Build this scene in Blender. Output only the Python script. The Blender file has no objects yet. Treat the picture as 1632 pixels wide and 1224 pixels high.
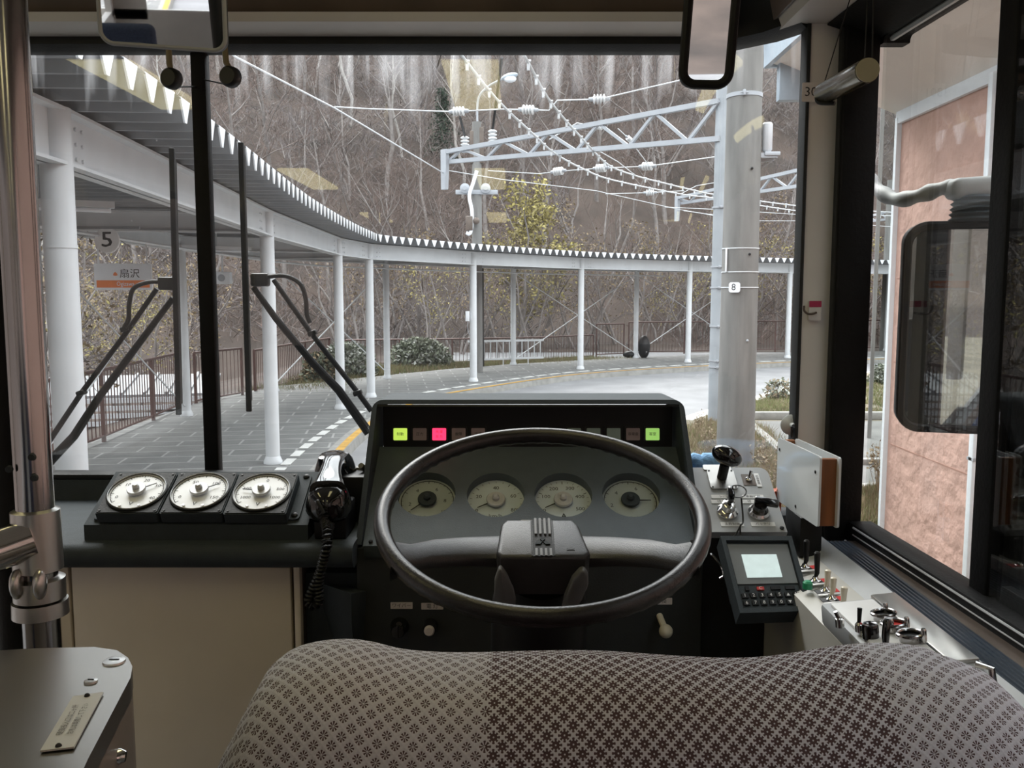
import bpy, bmesh, math, random
import numpy as np
from mathutils import Vector, Matrix, noise

random.seed(7)
RNG = np.random.default_rng(7)
scene = bpy.context.scene
COL = scene.collection
V = Vector
PI = math.pi
R = math.radians

# ------------------------------------------------------------------ camera
FPX = 1400.0                     # focal length in pixels of the 1632 x 1224 frame
PITCH = math.atan(143.0 / FPX)   # looking slightly down
EYE = V((0, 0, 2.4))
cam_data = bpy.data.cameras.new('camera')
cam_data.sensor_width = 36.0
cam_data.lens = 36.0 * FPX / 1632.0
cam_data.clip_start = 0.02
cam_data.clip_end = 600
cam = bpy.data.objects.new('camera', cam_data)
COL.objects.link(cam)
cam.location = EYE
cam.rotation_euler = (PI / 2 - PITCH, 0, 0)
scene.camera = cam

# ------------------------------------------------------------------ overcast sky and exposure
world = bpy.data.worlds.new('overcast_sky')
scene.world = world
world.use_nodes = True
wn = world.node_tree.nodes
wl = world.node_tree.links
wn.clear()
w_out = wn.new('ShaderNodeOutputWorld')
w_bg = wn.new('ShaderNodeBackground')
w_tc = wn.new('ShaderNodeTexCoord')
w_sep = wn.new('ShaderNodeSeparateXYZ')
w_ramp = wn.new('ShaderNodeValToRGB')
w_ramp.color_ramp.elements[0].position = 0.0
w_ramp.color_ramp.elements[0].color = (0.55, 0.58, 0.62, 1)
w_ramp.color_ramp.elements[1].position = 0.45
w_ramp.color_ramp.elements[1].color = (0.93, 0.965, 1.0, 1)
w_noise = wn.new('ShaderNodeTexNoise')
w_noise.inputs['Scale'].default_value = 2.2
w_mix = wn.new('ShaderNodeMixRGB')
w_mix.blend_type = 'MULTIPLY'
w_mix.inputs['Fac'].default_value = 0.22
wl.new(w_tc.outputs['Generated'], w_sep.inputs[0])
wl.new(w_sep.outputs['Z'], w_ramp.inputs['Fac'])
wl.new(w_tc.outputs['Generated'], w_noise.inputs['Vector'])
wl.new(w_ramp.outputs['Color'], w_mix.inputs['Color1'])
wl.new(w_noise.outputs['Fac'], w_mix.inputs['Color2'])
wl.new(w_mix.outputs['Color'], w_bg.inputs['Color'])
wl.new(w_bg.outputs[0], w_out.inputs[0])
w_bg.inputs['Strength'].default_value = 2.15
sun_data = bpy.data.lights.new('veiled_sun', 'SUN')
sun_data.energy = 1.9
sun_data.angle = R(35)
sun_data.color = (1.0, 0.97, 0.93)
sun = bpy.data.objects.new('veiled_sun', sun_data)
COL.objects.link(sun)
sun.rotation_euler = (R(-35), R(-15), 0)

vs = scene.view_settings
scene.display_settings.display_device = 'sRGB'
vs.view_transform = 'Standard'
vs.look = 'None'
vs.gamma = 1.0
vs.use_curve_mapping = False
vs.exposure = 1.22
cy = scene.cycles
cy.max_bounces = 12
cy.transparent_max_bounces = 24
cy.caustics_reflective = False
cy.caustics_refractive = False
cy.use_denoising = True


# ------------------------------------------------------------------ where things stand
def ray(px, py):
    """Direction from the eye through a pixel of the photograph, scaled to one metre forward."""
    u = (px - 816.0) / FPX
    v = (612.0 - py) / FPX
    c, s = math.cos(PITCH), math.sin(PITCH)
    d = V((u, c + v * s, -s + v * c))
    return d / d.y


def at_y(px, py, y):
    return EYE + ray(px, py) * y


def at_z(px, py, z):
    d = ray(px, py)
    return EYE + d * ((z - EYE.z) / d.z)


def at_x(px, py, x):
    d = ray(px, py)
    return EYE + d * (x / d.x)


def on_plane(px, py, o, n):
    d = ray(px, py)
    return EYE + d * ((o - EYE).dot(n) / d.dot(n))


# ------------------------------------------------------------------ materials
def nodes_of(m):
    m.use_nodes = True
    nt = m.node_tree
    nt.nodes.clear()
    out = nt.nodes.new('ShaderNodeOutputMaterial')
    return nt, out


def srgb(r, g, b):
    def f(c):
        c = c / 255.0
        return c / 12.92 if c <= 0.04045 else ((c + 0.055) / 1.055) ** 2.4
    return (f(r), f(g), f(b))


def pm(name, col, rough=0.5, metal=0.0, var=0.10, scale=12.0, bump=0.0, bscale=None, coat=0.0, emit=0.0, stretch=None, spec=0.5, bdist=0.01):
    """A principled surface with a noise that varies its colour and, if asked, bumps it."""
    m = bpy.data.materials.new(name)
    nt, out = nodes_of(m)
    N, L = nt.nodes, nt.links
    b = N.new('ShaderNodeBsdfPrincipled')
    L.new(b.outputs[0], out.inputs[0])
    tc = N.new('ShaderNodeTexCoord')
    src = tc.outputs['Object']
    if stretch:
        mp = N.new('ShaderNodeMapping')
        mp.inputs['Scale'].default_value = stretch
        L.new(src, mp.inputs[0])
        src = mp.outputs[0]
    nz = N.new('ShaderNodeTexNoise')
    nz.inputs['Scale'].default_value = scale
    nz.inputs['Detail'].default_value = 5
    L.new(src, nz.inputs['Vector'])
    rp = N.new('ShaderNodeValToRGB')
    rp.color_ramp.elements[0].position = 0.3
    rp.color_ramp.elements[1].position = 0.7
    rp.color_ramp.elements[0].color = (*[max(0, c * (1 - var)) for c in col], 1)
    rp.color_ramp.elements[1].color = (*[min(1, c * (1 + var)) for c in col], 1)
    L.new(nz.outputs['Fac'], rp.inputs['Fac'])
    L.new(rp.outputs['Color'], b.inputs['Base Color'])
    b.inputs['Roughness'].default_value = rough
    b.inputs['Metallic'].default_value = metal
    b.inputs['Specular IOR Level'].default_value = spec
    if coat:
        b.inputs['Coat Weight'].default_value = coat
        b.inputs['Coat Roughness'].default_value = 0.08
    if bump:
        n2 = N.new('ShaderNodeTexNoise')
        n2.inputs['Scale'].default_value = bscale or scale * 4
        n2.inputs['Detail'].default_value = 6
        L.new(src, n2.inputs['Vector'])
        bp = N.new('ShaderNodeBump')
        bp.inputs['Strength'].default_value = bump
        bp.inputs['Distance'].default_value = bdist
        L.new(n2.outputs['Fac'], bp.inputs['Height'])
        L.new(bp.outputs[0], b.inputs['Normal'])
    if emit:
        L.new(rp.outputs['Color'], b.inputs['Emission Color'])
        b.inputs['Emission Strength'].default_value = emit
    return m


def brick_mat(name, c1, c2, mortar, w, h, rough=0.8, bump=0.3, ms=0.012, rot=0.0, offset=0.5):
    m = bpy.data.materials.new(name)
    nt, out = nodes_of(m)
    N, L = nt.nodes, nt.links
    b = N.new('ShaderNodeBsdfPrincipled')
    L.new(b.outputs[0], out.inputs[0])
    tc = N.new('ShaderNodeTexCoord')
    mp = N.new('ShaderNodeMapping')
    mp.inputs['Rotation'].default_value = (0, 0, rot)
    L.new(tc.outputs['Object'], mp.inputs[0])
    br = N.new('ShaderNodeTexBrick')
    br.offset = offset
    br.inputs['Color1'].default_value = (*c1, 1)
    br.inputs['Color2'].default_value = (*c2, 1)
    br.inputs['Mortar'].default_value = (*mortar, 1)
    br.inputs['Scale'].default_value = 1.0
    br.inputs['Mortar Size'].default_value = ms
    br.inputs['Brick Width'].default_value = w
    br.inputs['Row Height'].default_value = h
    L.new(mp.outputs[0], br.inputs['Vector'])
    nz = N.new('ShaderNodeTexNoise')
    nz.inputs['Scale'].default_value = 3.0
    nz.inputs['Detail'].default_value = 8
    L.new(tc.outputs['Object'], nz.inputs['Vector'])
    mx = N.new('ShaderNodeMixRGB')
    mx.blend_type = 'OVERLAY'
    mx.inputs['Fac'].default_value = 0.35
    L.new(br.outputs['Color'], mx.inputs['Color1'])
    L.new(nz.outputs['Fac'], mx.inputs['Color2'])
    L.new(mx.outputs[0], b.inputs['Base Color'])
    b.inputs['Roughness'].default_value = rough
    bp = N.new('ShaderNodeBump')
    bp.inputs['Strength'].default_value = bump
    bp.inputs['Distance'].default_value = 0.01
    bp.invert = True
    L.new(br.outputs['Fac'], bp.inputs['Height'])
    L.new(bp.outputs[0], b.inputs['Normal'])
    return m


def glass_mat(name, tint=(0.95, 0.97, 0.96), dirt=0.0):
    """Thin window glass: see-through with a Fresnel reflection; dirt adds dried water runs at the top and specks."""
    m = bpy.data.materials.new(name)
    nt, out = nodes_of(m)
    N, L = nt.nodes, nt.links
    tr = N.new('ShaderNodeBsdfTransparent')
    tr.inputs['Color'].default_value = (*tint, 1)
    gl = N.new('ShaderNodeBsdfGlossy')
    gl.inputs['Roughness'].default_value = 0.0
    fr = N.new('ShaderNodeFresnel')
    geo = N.new('ShaderNodeNewGeometry')
    ior = N.new('ShaderNodeMapRange')           # both faces of the thin pane reflect like air to glass
    ior.inputs['To Min'].default_value = 1.5
    ior.inputs['To Max'].default_value = 1 / 1.5
    L.new(geo.outputs['Backfacing'], ior.inputs['Value'])
    L.new(ior.outputs[0], fr.inputs['IOR'])
    mx = N.new('ShaderNodeMixShader')
    L.new(fr.outputs[0], mx.inputs['Fac'])
    L.new(tr.outputs[0], mx.inputs[1])
    L.new(gl.outputs[0], mx.inputs[2])
    res = mx.outputs[0]
    if dirt:
        tc = N.new('ShaderNodeTexCoord')
        mp = N.new('ShaderNodeMapping')
        mp.inputs['Scale'].default_value = (34, 34, 0.7)
        L.new(tc.outputs['Object'], mp.inputs[0])
        nz = N.new('ShaderNodeTexNoise')
        nz.inputs['Scale'].default_value = 1.0
        nz.inputs['Detail'].default_value = 3
        L.new(mp.outputs[0], nz.inputs['Vector'])
        r1 = N.new('ShaderNodeMapRange')
        r1.inputs['From Min'].default_value = 0.50
        r1.inputs['From Max'].default_value = 0.62
        L.new(nz.outputs['Fac'], r1.inputs['Value'])
        sp = N.new('ShaderNodeSeparateXYZ')
        L.new(tc.outputs['Object'], sp.inputs[0])
        r2 = N.new('ShaderNodeMapRange')           # runs hang from the top edge of the pane
        r2.inputs['From Min'].default_value = 2.97
        r2.inputs['From Max'].default_value = 3.02
        mp2 = N.new('ShaderNodeMapping')
        mp2.inputs['Scale'].default_value = (21, 21, 0.01)
        L.new(tc.outputs['Object'], mp2.inputs[0])
        nl = N.new('ShaderNodeTexNoise')
        nl.inputs['Scale'].default_value = 1.0
        L.new(mp2.outputs[0], nl.inputs['Vector'])
        zl = N.new('ShaderNodeMath')               # each run ends at its own height
        zl.operation = 'MULTIPLY_ADD'
        zl.inputs[1].default_value = 0.30
        L.new(nl.outputs['Fac'], zl.inputs[0])
        L.new(sp.outputs['Z'], zl.inputs[2])
        L.new(zl.outputs[0], r2.inputs['Value'])
        mul = N.new('ShaderNodeMath')
        mul.operation = 'MULTIPLY'
        L.new(r1.outputs[0], mul.inputs[0])
        L.new(r2.outputs[0], mul.inputs[1])
        vo = N.new('ShaderNodeTexVoronoi')
        vo.inputs['Scale'].default_value = 42
        L.new(tc.outputs['Object'], vo.inputs['Vector'])
        lt = N.new('ShaderNodeMath')
        lt.operation = 'LESS_THAN'
        lt.inputs[1].default_value = 0.06
        L.new(vo.outputs['Distance'], lt.inputs[0])
        n2 = N.new('ShaderNodeTexNoise')
        n2.inputs['Scale'].default_value = 7
        L.new(tc.outputs['Object'], n2.inputs['Vector'])
        g2 = N.new('ShaderNodeMath')
        g2.operation = 'GREATER_THAN'
        g2.inputs[1].default_value = 0.6
        L.new(n2.outputs['Fac'], g2.inputs[0])
        m2 = N.new('ShaderNodeMath')
        m2.operation = 'MULTIPLY'
        L.new(lt.outputs[0], m2.inputs[0])
        L.new(g2.outputs[0], m2.inputs[1])
        ad = N.new('ShaderNodeMath')
        ad.operation = 'MAXIMUM'
        L.new(mul.outputs[0], ad.inputs[0])
        L.new(m2.outputs[0], ad.inputs[1])
        sc_ = N.new('ShaderNodeMath')
        sc_.operation = 'MULTIPLY_ADD'
        sc_.inputs[1].default_value = dirt
        sc_.inputs[2].default_value = 0.003
        L.new(ad.outputs[0], sc_.inputs[0])
        tl = N.new('ShaderNodeBsdfTranslucent')
        tl.inputs['Color'].default_value = (0.85, 0.87, 0.9, 1)
        m3 = N.new('ShaderNodeMixShader')
        L.new(sc_.outputs[0], m3.inputs['Fac'])
        L.new(res, m3.inputs[1])
        L.new(tl.outputs[0], m3.inputs[2])
        res = m3.outputs[0]
    L.new(res, out.inputs[0])
    return m


M = {}
M['dash_face'] = pm('slate grey instrument face', (0.074, 0.094, 0.112), 0.5, var=0.06, scale=40, bump=0.1, bscale=420)
M['dash'] = pm('slate grey dash paint', (0.040, 0.049, 0.056), 0.65, spec=0.18, var=0.08, scale=40, bump=0.12, bscale=420)
M['dash_lower'] = pm('dark grey lower panel', (0.026, 0.028, 0.029), 0.55, var=0.12, scale=30, bump=0.1, bscale=300, spec=0.25)
M['dash_dark'] = pm('black dash paint', (0.010, 0.0105, 0.011), 0.55, var=0.15, scale=30, bump=0.1, bscale=300, spec=0.25)
M['black'] = pm('black plastic', (0.008, 0.008, 0.009), 0.45, var=0.2, spec=0.3)
M['gloss_black'] = pm('glossy black plastic', (0.008, 0.008, 0.009), 0.09, var=0.1, coat=0.6)
M['rubber'] = pm('black rubber', (0.005, 0.005, 0.0055), 0.6, var=0.25, scale=30, bump=0.1, spec=0.2)
M['cream'] = pm('cream laminate', (0.62, 0.555, 0.47), 0.38, var=0.04, scale=8)
M['cream_wall'] = pm('grey cream wall panel', (0.50, 0.485, 0.46), 0.45, var=0.04, scale=6)
M['white_ceiling'] = pm('off white ceiling panel', (0.54, 0.525, 0.49), 0.5, var=0.04, scale=5)
M['floor'] = pm('grey bus floor', (0.22, 0.22, 0.225), 0.6, var=0.15, scale=30, bump=0.1)
M['chrome'] = pm('polished steel', (0.62, 0.61, 0.60), 0.14, 1.0, var=0.06, scale=6)
M['post_steel'] = pm('dark polished steel', (0.36, 0.35, 0.35), 0.16, 1.0, var=0.08, scale=6)
M['fare_top'] = pm('dull steel sheet', (0.36, 0.35, 0.335), 0.36, 1.0, var=0.08, scale=3, bump=0.02)
M['dial_hub'] = pm('turned aluminium hub', (0.55, 0.56, 0.57), 0.35, 0.25, var=0.1, scale=60)
M['pillar'] = pm('pale grey pillar trim', (0.72, 0.71, 0.70), 0.5, var=0.03)
M['brushed'] = pm('brushed aluminium', (0.60, 0.60, 0.59), 0.34, 1.0, var=0.06, scale=30, stretch=(1, 12, 1))
M['satin'] = pm('satin steel plate', (0.52, 0.51, 0.49), 0.30, 1.0, var=0.08, scale=3, bump=0.02)
M['wheel'] = pm('grained wheel rubber', (0.020, 0.018, 0.019), 0.27, var=0.15, scale=80, bump=0.12, bscale=500)
M['wheel_pad'] = pm('wheel hub pad', (0.028, 0.027, 0.030), 0.34, var=0.1, scale=80, bump=0.15, bscale=600)
M['dial_white'] = pm('white dial', (0.78, 0.80, 0.82), 0.4, var=0.02)
M['dial_cream'] = pm('cream dial', (0.60, 0.68, 0.72), 0.45, var=0.03)
M['dial_yellow'] = pm('yellowed dial', (0.38, 0.425, 0.41), 0.45, var=0.05)
M['ink'] = pm('black ink', (0.015, 0.015, 0.017), 0.6, var=0.1)
M['red_ink'] = pm('red ink', (0.55, 0.02, 0.03), 0.6, var=0.05)
M['label'] = pm('white label plate', (0.66, 0.66, 0.66), 0.4, var=0.03)
M['label_pink'] = pm('aged white label', (0.62, 0.56, 0.55), 0.5, var=0.05)
M['white_paint'] = pm('white steel paint', (0.60, 0.62, 0.64), 0.4, var=0.05, scale=4)
M['grey_steel'] = pm('galvanised grey sheet', (0.24, 0.25, 0.265), 0.5, 0.0, var=0.12, scale=3)
M['galv'] = pm('galvanised truss steel', (0.34, 0.36, 0.39), 0.5, 0.0, var=0.10, scale=2)
M['wire'] = pm('bright overhead wire', (0.58, 0.60, 0.62), 0.45, 0.0, var=0.05)
M['porcelain'] = pm('white porcelain', (0.62, 0.63, 0.64), 0.25, var=0.04)
M['brown_rail'] = pm('red brown railing paint', (0.085, 0.040, 0.034), 0.5, var=0.15, scale=3)
M['concrete'] = pm('weathered concrete pole', (0.17, 0.167, 0.16), 0.85, var=0.22, scale=2.2, bump=0.3, bscale=60, stretch=(3, 3, 0.5))
M['kerb'] = pm('kerb concrete', (0.24, 0.235, 0.22), 0.85, var=0.18, scale=6, bump=0.25)
M['path'] = pm('grey path concrete', (0.12, 0.118, 0.112), 0.9, var=0.2, scale=2, bump=0.2)
M['asphalt'] = pm('worn asphalt', (0.185, 0.185, 0.19), 0.85, var=0.14, scale=1.2, bump=0.35, bscale=90)
M['line_white'] = pm('white road paint', (0.55, 0.55, 0.53), 0.7, var=0.08, scale=9)
M['line_yellow'] = pm('orange yellow road paint', (0.42, 0.24, 0.04), 0.75, var=0.25, scale=9)
M['paving'] = brick_mat('grey paving slabs', (0.125, 0.125, 0.122), (0.155, 0.155, 0.15), (0.27, 0.27, 0.26), 0.9, 0.45, ms=0.018, rot=R(-8))
M['soil'] = pm('leaf litter slope', (0.048, 0.034, 0.027), 0.95, var=0.5, scale=0.45, bump=0.5, bscale=4)
M['earth'] = pm('dry earth verge', (0.15, 0.13, 0.095), 0.95, var=0.3, scale=1.3, bump=0.5, bscale=20)
M['seat_red'] = pm('dark maroon seat cloth', (0.045, 0.018, 0.02), 0.9, var=0.2, scale=60, bump=0.3)
M['blue_seat'] = pm('blue moquette', (0.05, 0.075, 0.16), 0.9, var=0.25, scale=90, bump=0.2)
M['glass'] = glass_mat('side window glass', (0.95, 0.97, 0.96))
M['windscreen'] = glass_mat('windscreen glass', (0.97, 0.98, 0.975), 0.13)
M['mirror'] = pm('mirror silvering', (0.80, 0.81, 0.82), 0.015, 1.0, var=0.01)
M['wood'] = pm('reddish wood veneer', (0.22, 0.075, 0.022), 0.4, var=0.35, scale=7, stretch=(8, 8, 0.6))
M['box_white'] = pm('glossy white board', (0.62, 0.65, 0.67), 0.14, var=0.02, coat=0.3)
M['stucco'] = pm('salmon stucco', (0.50, 0.315, 0.26), 0.9, var=0.10, scale=3, bump=1.0, bscale=5, bdist=0.06)
M['soffit'] = pm('beige soffit board', (0.74, 0.69, 0.64), 0.8, var=0.06, scale=2)
M['trim_white'] = pm('white painted trim', (0.76, 0.79, 0.83), 0.5, var=0.03)
M['pale_blue'] = pm('pale blue grey metal', (0.34, 0.40, 0.46), 0.5, var=0.05)
M['blue_mat'] = pm('blue black ribbed mat', (0.012, 0.022, 0.038), 0.35, var=0.2)
M['orange'] = pm('orange print', (0.78, 0.20, 0.04), 0.5, var=0.05)
M['grey_console'] = pm('grey painted console', (0.30, 0.31, 0.32), 0.45, var=0.05, scale=20)
M['beige_panel'] = pm('pale beige console panel', (0.46, 0.45, 0.42), 0.35, var=0.04)
M['red_plastic'] = pm('red plastic', (0.5, 0.03, 0.025), 0.35, var=0.08)
M['green_plastic'] = pm('green plastic', (0.02, 0.25, 0.12), 0.35, var=0.08)
M['ivory'] = pm('ivory plastic', (0.62, 0.56, 0.45), 0.35, var=0.05)
M['brown_wood'] = pm('brown panel', (0.10, 0.075, 0.06), 0.5, var=0.2, scale=8)
M['bellows'] = pm('grey rubber arm cover', (0.33, 0.33, 0.325), 0.5, var=0.08)


# ------------------------------------------------------------------ mesh building
class MB:
    def __init__(self):
        self.v, self.f, self.mi, self.cur = [], [], [], 0

    def add(self, verts, faces):
        k = len(self.v)
        self.v += [tuple(p) for p in verts]
        self.f += [[i + k for i in fc] for fc in faces]
        self.mi += [self.cur] * len(faces)
        return self

    def box(self, c, s, rot=None, bev=0.0, seg=2):
        """Box with centre c and full size s; rot is a 3x3 or 4x4 rotation."""
        bm = bmesh.new()
        bmesh.ops.create_cube(bm, size=1.0)
        for p in bm.verts:
            p.co = V((p.co.x * s[0], p.co.y * s[1], p.co.z * s[2]))
        if bev > 0:
            bmesh.ops.bevel(bm, geom=list(bm.edges), offset=min(bev, 0.49 * min(s)), segments=seg, profile=0.5, affect='EDGES')
        m = (rot.to_4x4() if rot is not None else Matrix())
        bm.verts.index_update()
        self.add([m.to_3x3() @ p.co + V(c) for p in bm.verts], [[q.index for q in fc.verts] for fc in bm.faces])
        bm.free()
        return self

    def bar(self, a, b, w, h, up=(0, 0, 1), bev=0.0):
        a, b = V(a), V(b)
        d = b - a
        x = d.normalized()
        y = V(up).cross(x)
        y = y.normalized() if y.length > 1e-6 else V((0, 1, 0))
        z = x.cross(y)
        return self.box((a + b) / 2, (d.length, w, h), Matrix((x, y, z)).transposed(), bev)

    def tube(self, pts, r, n=10, closed=False, caps=True):
        pts = [V(p) for p in pts]
        m = len(pts)
        rs = r if isinstance(r, (list, tuple)) else [r] * m
        tang = []
        for i in range(m):
            if closed:
                t = pts[(i + 1) % m] - pts[i - 1]
            else:
                t = pts[min(i + 1, m - 1)] - pts[max(i - 1, 0)]
            tang.append(t.normalized() if t.length > 1e-9 else V((0, 0, 1)))
        t0 = tang[0]
        ref = V((0, 0, 1)) if abs(t0.z) < 0.9 else V((1, 0, 0))
        nx = t0.cross(ref).normalized()
        vs_, fs = [], []
        for i in range(m):
            t = tang[i]
            nx = nx - t * nx.dot(t)
            nx = nx.normalized() if nx.length > 1e-6 else t.cross(V((0, 1, 0))).normalized()
            ny = t.cross(nx)
            for k in range(n):
                a = 2 * PI * k / n
                vs_.append(pts[i] + nx * (math.cos(a) * rs[i]) + ny * (math.sin(a) * rs[i]))
        for i in range(m if closed else m - 1):
            j = (i + 1) % m
            for k in range(n):
                l = (k + 1) % n
                fs.append([i * n + k, i * n + l, j * n + l, j * n + k])
        if caps and not closed:
            fs.append([k for k in range(n)][::-1])
            fs.append([(m - 1) * n + k for k in range(n)])
        return self.add(vs_, fs)

    def lathe(self, prof, o, axis=(0, 0, 1), n=32, xref=None):
        """prof: (radius, height along axis) pairs; a radius of 0 closes the end."""
        ax = V(axis).normalized()
        xr = V(xref) if xref is not None else (V((1, 0, 0)) if abs(ax.x) < 0.9 else V((0, 1, 0)))
        x = (xr - ax * xr.dot(ax)).normalized()
        y = ax.cross(x)
        o = V(o)
        vs_, fs, rings = [], [], []
        for r_, h_ in prof:
            if r_ <= 1e-9:
                rings.append([len(vs_)])
                vs_.append(o + ax * h_)
            else:
                rings.append(list(range(len(vs_), len(vs_) + n)))
                for k in range(n):
                    a = 2 * PI * k / n
                    vs_.append(o + ax * h_ + x * (r_ * math.cos(a)) + y * (r_ * math.sin(a)))
        for a_, b_ in zip(rings, rings[1:]):
            for k in range(n):
                l = (k + 1) % n
                if len(a_) == 1 and len(b_) == 1:
                    continue
                if len(a_) == 1:
                    fs.append([a_[0], b_[l], b_[k]])
                elif len(b_) == 1:
                    fs.append([a_[k], a_[l], b_[0]])
                else:
                    fs.append([a_[k], a_[l], b_[l], b_[k]])
        return self.add(vs_, fs)

    def ext(self, poly, vec):
        """Extrude a 3D polygon along vec."""
        n = len(poly)
        vec = V(vec)
        vs_ = [V(p) for p in poly] + [V(p) + vec for p in poly]
        fs = [list(range(n))[::-1], list(range(n, 2 * n))]
        for i in range(n):
            j = (i + 1) % n
            fs.append([i, j, n + j, n + i])
        return self.add(vs_, fs)

    def plate(self, fr, poly2, z0, z1):
        """A plate with outline poly2 in the local XY of frame fr between local heights z0 and z1."""
        return self.ext([fr @ V((x, y, z0)) for x, y in poly2], (fr.to_3x3() @ V((0, 0, z1 - z0))))

    def ball(self, c, r, n=16, m=10, rot=None):
        r = V(r) if hasattr(r, '__len__') else V((r, r, r))
        vs_, fs = [], []
        for i in range(m + 1):
            t = PI * i / m
            for k in range(n):
                a = 2 * PI * k / n
                p = V((math.sin(t) * math.cos(a) * r.x, math.sin(t) * math.sin(a) * r.y, math.cos(t) * r.z))
                vs_.append(V(c) + (rot @ p if rot is not None else p))
        for i in range(m):
            for k in range(n):
                l = (k + 1) % n
                fs.append([i * n + k, (i + 1) * n + k, (i + 1) * n + l, i * n + l])
        return self.add(vs_, fs)

    def build(self, name, mat, parent=None, smooth=35, kind=None, label=None):
        me = bpy.data.meshes.new(name)
        off = world_of(parent) if parent is not None else V((0, 0, 0))
        me.from_pydata([tuple(V(p) - off) for p in self.v], [], self.f)
        me.validate(verbose=False)
        bm = bmesh.new()
        bm.from_mesh(me)
        bmesh.ops.remove_doubles(bm, verts=bm.verts, dist=1e-6)
        if len(bm.faces) < 60000:
            bmesh.ops.recalc_face_normals(bm, faces=bm.faces)
        bm.to_mesh(me)
        bm.free()
        for mt in (mat if isinstance(mat, (list, tuple)) else [mat]):
            me.materials.append(M[mt] if isinstance(mt, str) else mt)
        if isinstance(mat, (list, tuple)) and len(me.polygons) == len(self.mi):
            me.polygons.foreach_set('material_index', self.mi)
        if smooth:
            me.shade_smooth()
            me.set_sharp_from_angle(angle=R(smooth))
        o = bpy.data.objects.new(name, me)
        COL.objects.link(o)
        if parent is not None:
            o.parent = parent
        if kind:
            o['kind'] = kind
        if label:
            o['label'] = label
        return o


def world_of(o):
    p = V((0, 0, 0))
    while o is not None:
        p = p + o.location
        o = o.parent
    return p


def thing(name, label, cat, loc=(0, 0, 0), group=None):
    o = bpy.data.objects.new(name, None)
    o.empty_display_size = 0.05
    COL.objects.link(o)
    o.location = loc
    return tag(o, label, cat, group)


def tag(o, label, cat, group=None, kind=None):
    o['label'] = label
    o['category'] = cat
    if group:
        o['group'] = group
    if kind:
        o['kind'] = kind
    return o


def struct(mb, name, mat, smooth=35):
    return mb.build(name, mat, None, smooth, 'structure')


def copy_tree(o, parent=None):
    c = o.copy()
    COL.objects.link(c)
    c.parent = parent
    for ch in [x for x in COL.objects if x.parent == o]:
        copy_tree(ch, c)
    return c


def dup(root, loc, rotz=0.0, label=None, group=None, scale=None):
    c = copy_tree(root)
    c.location = loc
    c.rotation_euler = (0, 0, rotz)
    if scale:
        c.scale = (scale, scale, scale)
    if label:
        c['label'] = label
    if group:
        c['group'] = group
    return c


def frame(o, x, y):
    x = V(x).normalized()
    y = V(y)
    y = (y - x * y.dot(x)).normalized()
    z = x.cross(y)
    m = Matrix((x, y, z)).transposed().to_4x4()
    m.translation = V(o)
    return m


def rrect(w, h, r, n=5, cx=0.0, cy_=0.0):
    out = []
    for sx, sy, a0 in ((1, 1, 0), (-1, 1, 90), (-1, -1, 180), (1, -1, 270)):
        for k in range(n + 1):
            a = R(a0 + 90 * k / n)
            out.append((cx + sx * (w / 2 - r) + r * math.cos(a), cy_ + sy * (h / 2 - r) + r * math.sin(a)))
    return out


def circle2(r, n=24, cx=0.0, cy_=0.0):
    return [(cx + r * math.cos(2 * PI * k / n), cy_ + r * math.sin(2 * PI * k / n)) for k in range(n)]


def text_verts(body, size, fr, depth=0.0006, sx=1.0, align='CENTER'):
    """Verts and faces of lettering lying in the XY of frame fr, centred on it."""
    c = bpy.data.curves.new('lettering', 'FONT')
    c.body = body
    c.size = size
    c.align_x = align
    c.align_y = 'CENTER'
    c.resolution_u = 2
    o = bpy.data.objects.new('lettering', c)
    COL.objects.link(o)
    dg = bpy.context.evaluated_depsgraph_get()
    dg.update()
    me = bpy.data.meshes.new_from_object(o.evaluated_get(dg))
    vs_ = [fr @ V((p.co.x * sx, p.co.y, depth)) for p in me.vertices]
    fs = [list(p.vertices) for p in me.polygons]
    bpy.data.objects.remove(o)
    bpy.data.curves.remove(c)
    bpy.data.meshes.remove(me)
    return vs_, fs


def lettering(items, name, mat, parent, label=None):
    """items: (body, size, frame, depth[, sx]); all the lettering of one part as one mesh."""
    mb = MB()
    for it in items:
        mb.add(*text_verts(*it))
    return mb.build(name, mat, parent, 0, None, label)


def catmull(pts, n=8):
    pts = [V(p) for p in pts]
    out = []
    for i in range(len(pts) - 1):
        p0 = pts[i - 1] if i > 0 else pts[0] * 2 - pts[1]
        p1, p2 = pts[i], pts[i + 1]
        p3 = pts[i + 2] if i + 2 < len(pts) else pts[-1] * 2 - pts[-2]
        for k in range(n):
            t = k / n
            out.append(0.5 * (2 * p1 + (p2 - p0) * t + (2 * p0 - 5 * p1 + 4 * p2 - p3) * t * t + (3 * p1 - p0 - 3 * p2 + p3) * t ** 3))
    out.append(pts[-1])
    return out


# =================================================================== OUTSIDE: ground, hill
def hill_z(x, y):
    d = y - (37.0 + 0.18 * x)
    d2 = (-x - 19.0) * 0.8
    z = 0.02
    for dd in (d, d2, (-y - 26.0) * 0.9, (x - 24.0) * 0.9 if y < 20 else 0.0):  # rear and right slopes are unseen, added to darken surroundings and cut windscreen haze
        if dd > 0:
            z = max(z, 0.02 + (dd * dd / 14.0 if dd < 5 else 25.0 / 14.0 + (dd - 5) * 0.66))
    z = min(z, 2.4 + 0.33 * y if y > 36 else 14.0)
    n = noise.noise(V((x * 0.045, y * 0.045, 0.3))) * 3.0 + noise.noise(V((x * 0.16, y * 0.16, 3.3))) * 0.8
    if z > 0.5:
        z += n * min(1, (z - 0.5) / 6.0)
    if x < -7.2 and d2 < 0 and d < 0:
        z -= min(1.0, (-7.2 - x) * 0.25)
    return z


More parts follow.
